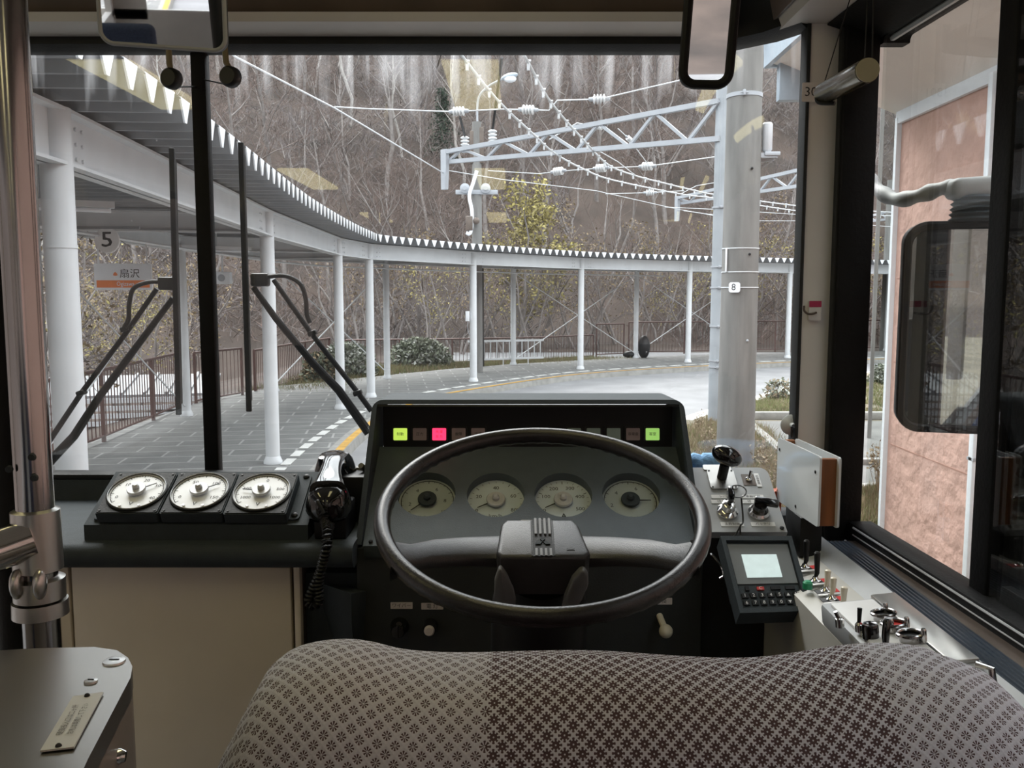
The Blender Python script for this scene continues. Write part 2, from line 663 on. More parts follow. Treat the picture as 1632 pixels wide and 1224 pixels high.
def terrain():
    xs = np.concatenate([np.linspace(-150, -30, 26)[:-1], np.linspace(-30, 40, 61)[:-1], np.linspace(40, 170, 26)])
    ys = np.concatenate([np.linspace(-60, 14, 16)[:-1], np.linspace(14, 70, 50)[:-1], np.linspace(70, 210, 40)])
    mb = MB()
    vs_ = [(x, y, hill_z(x, y) - (0.05 if y < 36 and x > -7 else 0)) for y in ys for x in xs]
    n = len(xs)
    fs = [[j * n + i, j * n + i + 1, (j + 1) * n + i + 1, (j + 1) * n + i] for j in range(len(ys) - 1) for i in range(n - 1)]
    mb.add(vs_, fs)
    return struct(mb, 'hillside_terrain', 'soil', 60)


terrain()

KERB = catmull([(-1.85, -40, 0), (-1.8, -8, 0), (-1.82, 0, 0), (-1.98, 5.2, 0), (-2.33, 10.5, 0), (-2.45, 14.2, 0), (-2.22, 17, 0), (-1.60, 19.3, 0),
                (-1.15, 20.3, 0), (0.60, 23.0, 0), (2.5, 25.2, 0), (6.2, 27.6, 0), (9.8, 29.3, 0), (15, 31.2, 0), (26, 34, 0), (45, 36.5, 0)], 10)


def lefts(path):
    out = []
    for i in range(len(path)):
        t = (path[min(i + 1, len(path) - 1)] - path[max(i - 1, 0)]).normalized()
        out.append(V((-t.y, t.x, 0)))
    return out


def offset(path, o, z=None):
    return [V((p.x + n.x * o, p.y + n.y * o, p.z if z is None else z)) for p, n in zip(path, lefts(path))]


def resample(path, step):
    out = [path[0].copy()]
    acc = 0.0
    for a, b in zip(path, path[1:]):
        L = (b - a).length
        while acc + L >= step:
            t = (step - acc) / L
            a = a + (b - a) * t
            out.append(a.copy())
            L = (b - a).length
            acc = 0.0
        acc += L
    return out


def ribbon(a, b):
    n = min(len(a), len(b))
    return list(a[:n]) + list(b[:n]), [[i, i + 1, n + i + 1, n + i] for i in range(n - 1)]


# road surface
mb = MB()
mb.add([(-3.5, -60, 0.0), (60, -60, 0.0), (60, 39, 0.0), (-3.5, 39, 0.0)], [[0, 1, 2, 3]])
struct(mb, 'road', 'asphalt')
# platform with paved top, kerb stones, painted line and tile line
mb = MB()
inner = [(-6.55, -40), (-6.55, 18.6), (-5.9, 21.4), (-3.9, 23.9), (-2.0, 26.4), (0.1, 28.5), (4.4, 31.6), (9.0, 33.4), (16, 35.2), (26, 36.6), (45, 38.6)]
k2 = offset(KERB, 0.22, 0.15)
mb.ext([(p.x, p.y, -0.05) for p in k2] + [(x, y, -0.05) for x, y in inner[::-1]], (0, 0, 0.20))
struct(mb, 'platform_floor', 'paving', 20)
mb = MB()
a, b = offset(KERB, 0.0, 0.148), offset(KERB, 0.24, 0.153)
mb.add(*ribbon(a, b))
mb.add(*ribbon(offset(KERB, -0.02, -0.02), a))
struct(mb, 'kerb', 'kerb', 20)
mb = MB()
mb.add(*ribbon(offset(KERB, 0.015, 0.156), offset(KERB, 0.135, 0.157)))
struct(mb, 'yellow_line_marking', 'line_yellow')
mb = MB()
pts = resample(offset(KERB, 0.62, 0.153), 0.62)
for p, q in zip(pts, pts[1:]):
    d = (q - p).normalized()
    mb.bar(p + V((0, 0, 0.004)), p + d * 0.43 + V((0, 0, 0.004)), 0.13, 0.008)
struct(mb, 'tile_line_marking', 'line_white')

# island on the right with verge, kerbs and painted edge
isl = [at_z(px, py, 0.08) for px, py in ((1090, 668), (1140, 651), (1204, 634), (1274, 612), (1330, 600), (1385, 592), (1440, 588))]
isl = catmull(isl, 6)
mb = MB()
mb.ext([(p.x, p.y, -0.03) for p in isl] + [(12.5, 14.0, -0.03), (9.0, 8.0, -0.03), (6.0, -30, -0.03), (1.62, -30, -0.03), (1.62, 4, -0.03), (1.9, 8.0, -0.03)], (0, 0, 0.10))
struct(mb, 'island_verge', 'earth')
mb = MB()
mb.add(*ribbon([V((p.x, p.y, 0.074)) for p in offset(isl, 0.02)], [V((p.x, p.y, 0.076)) for p in offset(isl, -0.17)]))
mb.add(*ribbon([V((p.x, p.y, 0.004)) for p in offset(isl, 0.30)], [V((p.x, p.y, 0.005)) for p in offset(isl, 0.13)]))
struct(mb, 'island_line_marking', 'line_white')


def slab(name, pts, h, mat, z0=0.07):
    mb = MB()
    mb.ext([(p.x, p.y, z0) for p in pts], (0, 0, h))
    return struct(mb, name, mat)


def kerb_bar(name, a, b, w, h):
    mb = MB()
    mb.bar(V((a.x, a.y, 0.07 + h / 2)), V((b.x, b.y, 0.07 + h / 2)), w, h, bev=0.015)
    return struct(mb, name, 'kerb')


slab('concrete_path_slab', [at_z(x, y, 0.08) for x, y in ((1195, 672), (1440, 672), (1440, 800), (1330, 790), (1262, 760), (1215, 700))], 0.02, 'path')
kerb_bar('stone_kerb', at_z(1200, 668, 0.07), at_z(1440, 668, 0.07), 0.16, 0.14)
kerb_bar('stone_kerb', at_z(1190, 676, 0.07), at_z(1262, 742, 0.07), 0.14, 0.10)
kerb_bar('stone_kerb', at_z(1262, 742, 0.07), at_z(1450, 742, 0.07), 0.12, 0.10)
kerb_bar('stone_kerb', at_z(1300, 790, 0.07), at_z(1450, 772, 0.07), 0.12, 0.07)

# =================================================================== CANOPY
POSTS = [(-2.45, -6.5), (-2.5, -0.9), (-2.67, 5.25), (-3.2, 11.6), (-3.38, 17.2), (-3.1, 19.2), (-1.0, 22.7), (2.07, 26.5), (5.86, 29.2), (9.8, 31.2), (15.5, 33.3), (23, 35.2), (33, 37)]
PPATH = catmull([V((x, y, 0)) for x, y in POSTS], 12)
BACK = [(-6.1, -1), (-6.05, 5.0), (-6.0, 11.0), (-6.05, 16.2), (-5.55, 20.4), (-3.35, 23.5), (0.04, 28.1), (4.4, 31.2), (8.9, 33.2), (15, 35.2), (24, 36.8)]
canopy = thing('platform_canopy', 'long curved platform canopy with white posts and a folded grey roof fringed with white teeth', 'canopy', (-3.2, 11.6, 0.15))
edge = resample(offset(PPATH, -0.62, 0), 0.31)
ZR, ZV = 3.625, 3.49
ln = lefts(edge)
roof = MB()
teeth = MB()
WID = 4.5
for i in range(len(edge) - 1):
    p, q, n0, n1 = edge[i], edge[i + 1], ln[i], ln[i + 1]

    def pt(t, z, o=0.0):
        b_ = p.lerp(q, t) + n0.lerp(n1, t) * o
        return V((b_.x, b_.y, z))
    prof = [(0.0, ZR), (0.2, ZR), (0.46, ZV), (0.56, ZV), (0.82, ZR), (1.0, ZR)]
    va = [pt(t, z) for t, z in prof]
    vb = [pt(t, z, WID) for t, z in prof]
    roof.add(va + vb, [[k, k + 1, 6 + k + 1, 6 + k] for k in range(5)])
    tp = [pt(0.19, ZR + 0.006), pt(0.83, ZR + 0.006), pt(0.57, ZV - 0.004), pt(0.45, ZV - 0.004)]
    if 20 <= i < 120:
        one = MB()
        one.ext(tp, n0 * 0.012)
        one.build('fringe_tooth', 'trim_white', canopy, 0)
    else:
        teeth.ext(tp, n0 * 0.012)
roof.build('folded_roof_sheet', 'grey_steel', canopy, 15)
teeth.build('roof_fringe', 'trim_white', canopy, 0, 'stuff', 'far run of small white end caps along the roof edge')


def i_beam(a, b, h, w, t=0.02):
    mb = MB()
    up = V((0, 0, 1))
    mb.bar(a, b, t * 0.7, h)
    mb.bar(a + up * (h / 2 - t / 2), b + up * (h / 2 - t / 2), w, t)
    mb.bar(a - up * (h / 2 - t / 2), b - up * (h / 2 - t / 2), w, t)
    d = (b - a).normalized()
    side = V((d.y, -d.x, 0))
    for e in (0.32, (b - a).length - 0.42):
        for s in (-0.05, 0.05):
            for k in (-0.09, 0, 0.09):
                c = a + d * (e + s) + up * k + side * (t * 0.35)
                mb.lathe([(0.012, -0.004), (0.012, 0.012), (0, 0.012)], c, side, 8)
    return mb


for (x0, y0), (x1, y1) in zip(POSTS[1:-1], POSTS[2:]):
    i_beam(V((x0, y0, 3.315)), V((x1, y1, 3.315)), 0.33, 0.17).build('edge_beam', 'white_paint', canopy, 0)
for (x0, y0), (x1, y1) in zip(BACK[:-1], BACK[1:]):
    i_beam(V((x0, y0, 3.33)), V((x1, y1, 3.33)), 0.28, 0.15).build('rear_beam', 'white_paint', canopy, 0)
for (x0, y0), (x1, y1) in zip(POSTS[2:11], BACK[1:10]):
    i_beam(V((x0, y0, 3.32)), V((x1, y1, 3.32)), 0.26, 0.13).build('cross_beam', 'white_paint', canopy, 0)


def post(x, y, r=0.092, ztop=3.48):
    mb = MB()
    mb.lathe([(0, 0.02), (r, 0.02), (r, ztop - 0.15), (0, ztop - 0.15)], (x, y, 0.15), n=20)
    mb.lathe([(r * 1.02, 0.1), (r * 1.35, 0.03), (r * 1.35, 0.0), (0, 0.0)], (x, y, 0.15), n=16)
    mb.lathe([(r + 0.004, 2.52), (r + 0.004, 2.54)], (x, y, 0.15), n=20)
    return mb.build('post', 'white_paint', canopy)


for x, y in POSTS[2:11]:
    post(x, y)
for x, y in BACK[1:10]:
    post(x, y, 0.085, 3.3)


def rod(name, a, b, r, mat, parent):
    mb = MB()
    mb.tube([a, b], r, 6)
    return mb.build(name, mat, parent)


for i, j in ((1, 2), (2, 3), (4, 5), (6, 7), (7, 8)):
    a, b = BACK[i], BACK[j]
    rod('brace_rod', (a[0], a[1], 0.3), (b[0], b[1], 3.1), 0.014, 'white_paint', canopy)
    rod('brace_rod', (a[0], a[1], 3.1), (b[0], b[1], 0.3), 0.014, 'white_paint', canopy)
mb = MB()
mb.tube([V((x, y, 3.02)) for x, y in [((a[0] * 0.55 + b[0] * 0.45), (a[1] * 0.55 + b[1] * 0.45)) for a, b in zip(POSTS[2:9], BACK[1:8])]], 0.02, 6)
mb.build('cable_conduit', 'white_paint', canopy)

# lamps under the canopy
for k, (px, py, y, ang, lab) in enumerate(((345, 395, 14.0, 0.3, 'thin fluorescent lamp under the canopy roof beyond the round platform sign'),
                                          (60, 322, 7.0, 0.1, 'fluorescent lamp under the canopy roof near the closest white post'))):
    c = at_y(px, py, y)
    d = V((math.cos(ang), math.sin(ang) + 0.4, 0)).normalized() * 0.55
    t = thing('canopy_lamp', lab, 'lamp', c, 'canopy lamps')
    mb = MB()
    mb.bar(c - d, c + d, 0.09, 0.05)
    mb.bar(c + V((0, 0, 0.02)), c + V((0, 0, 3.48 - c.z)), 0.02, 0.02)
    mb.build('housing', 'white_paint', t)
    mb = MB()
    mb.tube([c - d * 0.95 - V((0, 0, 0.045)), c + d * 0.95 - V((0, 0, 0.045))], 0.018, 8)
    mb.build('tube', 'trim_white', t)

# round platform number sign
c = at_y(171, 383, 9.4)
sg = thing('platform_sign', 'round white hanging sign with a black 5 under the canopy', 'sign', c)
fr = frame(c, (1, 0, 0), (0, 0, 1))
mb = MB()
mb.lathe([(0, -0.012), (0.13, -0.012), (0.135, 0), (0.13, 0.012), (0, 0.012)], c, (0, -1, 0), 40)
mb.build('disc', pm('sign face grey white', (0.82, 0.83, 0.84), 0.5, var=0.04), sg)
lettering([('5', 0.225, frame(c + V((0, -0.0145, 0)), (1, 0, 0), (0, 0, 1)), 0.0, 1.25), ('5', 0.225, frame(c + V((0.006, -0.0145, 0.002)), (1, 0, 0), (0, 0, 1)), 0.0, 1.25)], 'numeral', 'ink', sg)
mb = MB()
mb.tube([c + V((0, 0, 0.13)), V((c.x, c.y, 3.1))], 0.012, 8)
mb.bar(V((c.x - 0.35, c.y, 3.1)), V((c.x + 0.35, c.y, 3.1)), 0.03, 0.03)
mb.build('hanger', 'grey_steel', sg)

# station name sign
c = at_y(196, 441, 12.2)
st = thing('station_sign', 'white and orange station name board hanging below the canopy', 'sign', c)
fr = frame(c, (1, 0.12, 0), (0, 0, 1))
mb = MB()
mb.plate(fr, rrect(0.76, 0.36, 0.01), -0.03, 0.0)
mb.plate(fr, [(-0.33, 0.18), (-0.31, 0.18), (-0.31, 0.45), (-0.33, 0.45)], -0.02, -0.01)
mb.plate(fr, [(0.33, 0.18), (0.31, 0.18), (0.31, 0.45), (0.33, 0.45)], -0.02, -0.01)
mb.build('board', 'trim_white', st)
mb = MB()
mb.plate(fr, rrect(0.70, 0.10, 0.002, cy_=-0.10), 0.0, 0.004)
mb.plate(fr, [(-0.13, 0.02), (-0.10, 0.01), (-0.07, 0.02), (-0.078, 0.045), (-0.10, 0.065), (-0.122, 0.045)], 0.0, 0.004)
mb.build('orange_band', 'orange', st)
lettering([('扇沢', 0.135, fr @ Matrix.Translation((0.09, 0.035, 0)), 0.004)], 'station_name', 'ink', st)
lettering([('Ogizawa', 0.085, fr @ Matrix.Translation((0.03, -0.10, 0)), 0.006, 0.8)], 'roman_name', 'trim_white', st)

# small box sign further under the canopy
c = at_y(355, 443, 17.5)
t = thing('speaker_box', 'small pale box fixed under the canopy beyond the windscreen bar', 'box', c)
mb = MB()
mb.box(c, (0.34, 0.16, 0.24), None, 0.02)
mb.box(c + V((0, 0, 0.30)), (0.03, 0.03, 0.4))
mb.build('box', 'trim_white', t)
mb = MB()
mb.lathe([(0.07, 0), (0.07, 0.012), (0.05, 0.018), (0, 0.018)], c + V((0, -0.08, 0)), (0, -1, 0), 20)
mb.build('cone', 'galv', t)


# =================================================================== RAILINGS
def railing(pts, z0, h, label, step=0.125, nlabel=None, mid=False):
    pts = [V(p) for p in pts]
    t = thing('railing', label, 'railing', pts[0], 'red brown steel railings')
    up = V((0, 0, 1))
    a = [p + up * (z0 + h) for p in pts]
    b = [p + up * (z0 + 0.09) for p in pts]
    mb = MB()
    mb.tube(a, 0.027, 8)
    mb.build('top_rail', 'brown_rail', t)
    mb = MB()
    mb.tube(b, 0.02, 8)
    mb.build('bottom_rail', 'brown_rail', t)
    mb = MB()
    for p, q in zip(pts, pts[1:]):
        n = max(1, int((q - p).length / step))
        for k in range(1, n):
            c = p.lerp(q, k / n)
            mb.tube([c + up * (z0 + 0.09), c + up * (z0 + h)], 0.0085, 5, caps=False)
    mb.build('balusters', 'brown_rail', t)
    for p, q in zip(pts, pts[1:]):
        n = max(1, int(round((q - p).length / 1.95)))
        for k in range(n + (1 if q is pts[-1] else 0)):
            c = p.lerp(q, k / n)
            mb = MB()
            mb.bar(c + up * (z0 - 0.02), c + up * (z0 + h), 0.05, 0.05, up=(0, 1, 0))
            mb.build('post', 'brown_rail', t)
    return t


railing([(-6.2, 4.0, 0), (-6.25, 13.3, 0), (-6.6, 17.9, 0)], 0.15, 1.1, 'red brown railing beside the paved platform, behind the nearest white posts')
railing([(-6.55, 18.08, 0), (-6.05, 19.6, 0)], 0.12, 1.08, 'short red brown railing seen between the windscreen bar and the wiper blade')
railing([(-6.0, 20.4, 0), (-5.9, 22.0, 0), (-5.45, 26.2, 0)], 0.05, 1.05, 'red brown railing rising along the grass strip behind the wiper arm')
railing([(-5.45, 28.8, 0), (-2.0, 29.4, 0), (1.0, 30.6, 0), (3.0, 32.4, 0)], 0.05, 0.86, 'red brown railing behind the shrubs and the white ladder rack')
railing([(3.12, 32.46, 0), (4.2, 32.98, 0)], 0.10, 1.2, 'short red brown railing ramping up to the far platform')
railing([(4.4, 33.1, 0), (8.8, 34.2, 0), (12.0, 35.2, 0), (20.0, 37.2, 0)], 0.15, 1.2, 'tall red brown railing behind the far platform and the big pole')

# white low frame behind the near railing
c = at_z(288, 655, 0.0)
t = thing('white_shed_roof', 'low white slatted shed roof behind the red brown railing', 'shed', (-8.3, 19.0, -0.8))
mb = MB()
fr = frame((-8.3, 19.0, 0.45), (1, 0.25, 0), (0, 1, 0.10))
mb.plate(fr, rrect(3.6, 2.2, 0.02), -0.05, 0.0)
for k in range(9):
    mb.plate(fr, rrect(0.06, 2.2, 0.01, cx=-1.75 + k * 0.437), 0.0, 0.05)
mb.build('roof', 'grey_steel', t)
mb = MB()
for k in range(4):
    mb.plate(fr, rrect(3.66, 0.03, 0.01, cy_=-1.12), -0.16 - k * 0.16, -0.06 - k * 0.16)
mb.build('fascia', 'trim_white', t)
for sx in (-1.7, 1.7):
    for sy in (-1.0, 1.0):
        mb = MB()
        p = fr @ V((sx, sy, -0.05))
        mb.bar(p, V((p.x, p.y, -1.0)), 0.07, 0.07, up=(0, 1, 0))
        mb.build('leg', 'trim_white', t)

# white ladder-like rack in the grass
a, b = at_z(746, 586, 0.1), at_z(866, 582, 0.1)
t = thing('ladder_rack', 'long white ladder standing on edge in the grass before the far railing', 'ladder', a)
mb = MB()
for z in (0.35, 0.92):
    mb.bar(V((a.x, a.y, z)), V((b.x, b.y, z)), 0.05, 0.06)
mb.build('rail', 'white_paint', t)
mb = MB()
for k in range(12):
    p = a.lerp(b, (k + 0.5) / 12)
    mb.bar(V((p.x, p.y, 0.05 if k % 4 == 1 else 0.35)), V((p.x, p.y, 0.92)), 0.035, 0.035, up=(0, 1, 0))
mb.build('rung', 'white_paint', t)

# =================================================================== POLES, TRUSSES, OVERHEAD LINE


def pole(name, label, base, h, r0, r1, mat='concrete'):
    t = thing(name, label, 'pole', base)
    mb = MB()
    mb.lathe([(0, 0), (r0, 0), (r0 + (r1 - r0) * 0.5, h * 0.5), (r1, h), (0, h)], base, n=36)
    mb.build('shaft', mat, t)
    return t


def band(parent, base, z, r, name='steel_band', hgt=0.03, mat='galv', lug=True):
    mb = MB()
    mb.lathe([(r, -hgt / 2), (r + 0.008, -hgt / 2), (r + 0.008, hgt / 2), (r, hgt / 2)], V((base.x, base.y, z)), n=36)
    if lug:
        mb.box((base.x - r * 0.3, base.y - r - 0.02, z), (0.03, 0.05, hgt * 1.4), None, 0.004)
        mb.tube([(base.x - r * 0.3 - 0.05, base.y - r - 0.03, z), (base.x - r * 0.3 + 0.05, base.y - r - 0.03, z)], 0.008, 6)
    return mb.build(name, mat, parent)


PB = at_z(1171, 748, 0.07)
YP = PB.y
bigpole = pole('utility_pole', 'thick concrete utility pole on the grassy island with white bands and a number tag', PB, 8.6, 0.248, 0.20)


def pz(py):                                 # height on the big pole for a pixel row
    return at_y(1177, py, YP - 0.24).z


for py, mat in ((147, 'galv'), (395, 'wire'), (433, 'wire'), (458, 'wire')):
    z = pz(py)
    band(bigpole, PB, z, 0.248 - 0.048 * (z / 8.6), 'steel_band', 0.05 if py == 147 else 0.014, mat, py == 147)
mb = MB()
mb.box((PB.x - 0.215, PB.y - 0.13, (pz(395) + pz(433)) / 2), (0.012, 0.05, pz(395) - pz(433)), None, 0.002)
mb.build('white_strip', 'trim_white', bigpole)
tag_c = V((PB.x - 0.125, PB.y - 0.235, pz(458)))
fr = frame(tag_c, (1, -0.55, 0), (0, 0, 1))
mb = MB()
mb.plate(fr, rrect(0.145, 0.13, 0.03), -0.004, 0.004)
tg = mb.build('number_tag', 'trim_white', bigpole)
lettering([('8', 0.12, fr @ Matrix.Translation((-0.01, 0, 0)), 0.006)], 'numeral', 'ink', tg)
for py in (268, 405, 543):
    mb = MB()
    mb.ball((PB.x + 0.06, PB.y - 0.235, pz(py)), 0.018, 10, 6)
    mb.build('bolt', 'black' if py < 500 else 'galv', bigpole)
# lightning arrester on a side arm
ac = at_y(1222, 245, YP)
M['bright_sheet'] = pm('bright zinc sheet', (0.5, 0.51, 0.53), 0.3, 0.0, var=0.15, scale=3, stretch=(6, 6, 0.3))
aw = thing('surge_arrester', 'bright cylinder on a steel arm beside the top of the big concrete pole', 'arrester', ac)
mb = MB()
mb.lathe([(0, 0.02), (0.045, 0.02), (0.066, 0.05), (0.066, 0.37), (0.05, 0.39), (0, 0.39)], ac, n=24)
mb.build('cylinder', 'bright_sheet', aw)
mb = MB()
mb.bar(V((PB.x + 0.2, PB.y - 0.05, ac.z - 0.03)), ac + V((0.12, -0.05, -0.03)), 0.05, 0.06)
mb.bar(V((PB.x + 0.2, PB.y + 0.1, ac.z - 0.08)), ac + V((0.12, 0.1, -0.06)), 0.04, 0.04)
mb.box(ac + V((0.05, 0, -0.01)), (0.2, 0.2, 0.05), None, 0.01)
mb.build('arm', 'galv', aw)

PB2 = at_y(1146, 480, 15.6)
PB2.z = 0.05
pole2 = pole('utility_pole', 'slimmer grey pole standing just behind the thick concrete pole and carrying the large truss', PB2, 8.2, 0.15, 0.125, pm('blue grey steel pole', (0.30, 0.325, 0.35), 0.6, var=0.12, scale=3))
for py in (330, 425, 458, 520, 575, 585, 700):
    z = at_y(1146, py, 15.5).z
    if z > 0.2:
        band(pole2, PB2, z, 0.152, 'steel_band', 0.03, 'galv')


def truss(name, label, tr, tl, br_, bl, n, drop, w=0.09):
    t = thing(name, label, 'truss', V(br_))
    mb = MB()
    mb.bar(tr, tl, w, w)
    mb.build('top_chord', 'galv', t)
    mb = MB()
    mb.bar(br_, bl, w, w)
    mb.build('bottom_chord', 'galv', t)
    for k in range(n):
        f0, f1 = k / n, (k + 1) / n
        mb = MB()
        if k % 2 == 0:
            mb.bar(V(tr).lerp(V(tl), f0), V(br_).lerp(V(bl), f1), w * 0.6, w * 0.6)
        else:
            mb.bar(V(br_).lerp(V(bl), f0), V(tr).lerp(V(tl), f1), w * 0.6, w * 0.6)
        mb.build('diagonal', 'galv', t)
    if drop:
        mb = MB()
        e = V(tl)
        d = (V(tl) - V(tr)).normalized()
        s = V((d.y, -d.x, 0))
        mb.ext([e + d * 0.03 + V((0, 0, 0.06)) + s * 0.05, e - d * 0.16 + V((0, 0, 0.06)) + s * 0.05, e - d * 0.16 + V((0, 0, -0.35)) + s * 0.05, e - d * 0.12 - V((0, 0, drop)) + s * 0.05, e + d * 0.02 - V((0, 0, drop)) + s * 0.05], -s * 0.10)
        mb.build('end_post', 'galv', t)
    return t


TR, TL, BR, BL = at_y(1146, 161, 15.5), at_y(706, 243, 20.8), at_y(1148, 221, 15.5), at_y(714, 258, 20.8)
truss1 = truss('bracket_truss', 'large pale steel truss reaching from the poles over the road', TR, TL, BR, BL, 11, 0.85)
TR2, TL2, BR2, BL2 = at_y(1330, 258, 22.5), at_y(1078, 316, 29.5), at_y(1330, 288, 22.5), at_y(1084, 324, 29.5)
truss('bracket_truss', 'smaller truss further off, seen on both sides of the big pole', TR2, TL2, BR2, BL2, 12, 0.75)
PB3 = V((BR2.x + 0.15, BR2.y, 0.05))
pole('utility_pole', 'distant concrete pole behind the window pillar that carries the smaller truss', PB3, 8.0, 0.2, 0.16)
TR3, TL3, BR3, BL3 = at_y(1425, 335, 36), at_y(1385, 345, 38), at_y(1425, 348, 36), at_y(1385, 353, 38)
truss('bracket_truss', 'far off truss seen through the side window', TR3, TL3, BR3, BL3, 4, 0.0)
fp = at_z(1411, 560, 0.1)
pole('utility_pole', 'grey far pole by the railing seen through the side window', V((fp.x, fp.y, 0.1)), 6.8, 0.24, 0.2)
mb = MB()
sp = at_z(1385, 700, 0.07)
ap = pole('utility_pole', 'thin grey pole at the front edge of the side window', V((sp.x, sp.y, 0.07)), 6.4, 0.032, 0.03, 'concrete')


def insulator(mb, c, d, r, n=5, ln_=0.16):
    d = V(d).normalized()
    prof = [(0, -ln_ / 2)]
    for k in range(n):
        h0 = -ln_ / 2 + ln_ * k / n
        prof += [(r * 0.45, h0), (r, h0 + ln_ / n * 0.35), (r, h0 + ln_ / n * 0.6), (r * 0.45, h0 + ln_ / n * 0.95)]
    prof += [(0, ln_ / 2)]
    mb.lathe(prof, c, d, 14)


# trolley wire pair with clips
WZ = 5.2
wireA = [(700, 40), (737, 90), (796, 163), (849, 213), (885, 245), (931, 270), (977, 287), (1084, 309), (1146, 317)]
wireB = [(806, 40), (837, 90), (878, 163), (927, 220), (970, 263), (1013, 280), (1055, 291), (1109, 304), (1146, 311)]
for nm, wp, lab in (('A', wireA, 'left trolley wire curving over the road with a row of clips'), ('B', wireB, 'right trolley wire of the pair above the road with a row of clips')):
    ws = catmull([at_z(x, y, WZ) for x, y in wp] + [at_z(1290, 338 if nm == 'A' else 330, WZ), at_z(1450, 345 if nm == 'A' else 340, WZ)], 10)
    t = thing('trolley_wire', lab, 'wire', ws[0], 'trolley wires')
    mb = MB()
    mb.tube(ws, 0.019, 6)
    mb.build('wire', 'wire', t)
    for p in resample(ws, 0.75):
        mb = MB()
        mb.box(p + V((0, 0, -0.045)), (0.036, 0.036, 0.11), None, 0.008)
        mb.box(p + V((0, 0, 0.014)), (0.065, 0.065, 0.024), None, 0.004)
        mb.build('clip', 'wire', t)


def span(label, pxs, y, r=0.010, ins=(), tens=()):
    """A tensioned cross wire through pixel points at given depths, with porcelain insulators on it."""
    pts = [at_y(px, py, yy) for (px, py), yy in zip(pxs, y)]
    t = thing('span_wire', label, 'wire', pts[0], 'span wires of the overhead line')
    mb = MB()
    mb.tube(pts, r, 6)
    mb.build('wire', 'wire', t)
    for (i, f, s) in ins:
        a, b = pts[i], pts[i + 1]
        c = a.lerp(b, f)
        mb = MB()
        d = (b - a).normalized()
        insulator(mb, c, d, 0.075 * s, 4, 0.20 * s)
        o = mb.build('insulator', 'porcelain', t)
        mb = MB()
        mb.lathe([(0, -0.17 * s), (0.03 * s, -0.16 * s), (0.035 * s, -0.09 * s), (0, -0.09 * s)], c, d, 10)
        mb.lathe([(0, 0.17 * s), (0.03 * s, 0.16 * s), (0.035 * s, 0.09 * s), (0, 0.09 * s)], c, d, 10)
        mb.build('clamp', 'galv', o)
    return t


span('upper cross wire with two insulators between the guy wire and the first trolley wire', [(533, 170), (580, 173), (722, 178), (800, 174), (842, 175), (875, 176), (888, 160), (955, 158), (1088, 127), (1150, 110)],
     [14.5, 14.5, 14.5, 14.3, 14.2, 14.1, 14.0, 14.0, 13.5, 13.2], 0.011, ((2, 0.12, 1.0), (4, 0.0, 1.0), (6, 1.0, 1.0)))
span('lower cross wire with three insulators below the large truss', [(778, 272), (860, 277), (890, 273), (958, 268), (1032, 265), (1140, 250)], [21, 20.3, 20.0, 19.4, 18.8, 16], 0.011, ((1, 1.0, 1.2), (2, 1.0, 1.2), (3, 1.0, 1.2)))
span('long slack wire below the large truss running to the far poles', [(716, 272), (800, 286), (950, 304), (1078, 333), (1146, 345)], [20.8, 22, 25, 29, 30], 0.010, ())
span('short cross wire with one insulator near the smaller truss', [(965, 309), (1036, 307), (1090, 304)], [26, 26, 27], 0.012, ((0, 1.0, 1.2),))
span('guy wire slanting down from the upper left to the truss end', [(300, 43), (378, 92), (533, 172), (707, 276)], [10.6, 12, 15.4, 20.8], 0.013, ())
span('thin feeder wire crossing behind the smaller truss', [(1060, 330), (1146, 334), (1290, 343)], [28, 27, 25], 0.010, ())
span('lower feeder wire crossing behind the big pole', [(1090, 336), (1210, 352), (1290, 352), (1430, 362)], [27, 25, 25, 25], 0.009, ())
span('stay wire with a steel clamp from the truss top down to the trolley wires', [(876, 222), (920, 196), (955, 202), (966, 190)], [19, 18.4, 18.1, 18], 0.013, ((1, 1.0, 0.8),))
span('stay wire hanging from the truss bottom to the lower cross wire', [(950, 238), (985, 258), (1013, 280)], [18.2, 18.5, 19], 0.010, ())
span('stay wire from the truss bottom to the insulators below', [(985, 205), (1003, 222), (1035, 265)], [17.7, 17.9, 18.8], 0.010, ((0, 1.0, 0.7),))
span('short wire fanning over the road beside the smaller truss', [(1085, 309), (1110, 296), (1146, 290)], [26, 26, 25], 0.012, ())

# two bushings on the truss with black rods
for px, py, tx, ty, lab in ((741, 232, 733, 186, 'white bushing with a black rod on the left end of the truss'), (785, 222, 800, 92, 'white bushing with a tall black rod further along the truss')):
    y = 20.4 if px < 760 else 19.9
    c = at_y(px, py, y)
    t = thing('line_bushing', lab, 'insulator', c, 'bushings on the large truss')
    mb = MB()
    insulator(mb, c + V((0, 0, 0.06)), (0, 0, 1), 0.10, 4, 0.30)
    mb.build('insulator', 'porcelain', t)
    mb = MB()
    mb.tube([c + V((0, 0, 0.2)), at_y(tx, ty, y - 1.5)], 0.028, 8)
    mb.build('rod', 'black', t)
    mb = MB()
    mb.box(c + V((0, 0, -0.12)), (0.16, 0.16, 0.06), None, 0.01)
    mb.build('foot', 'galv', t)

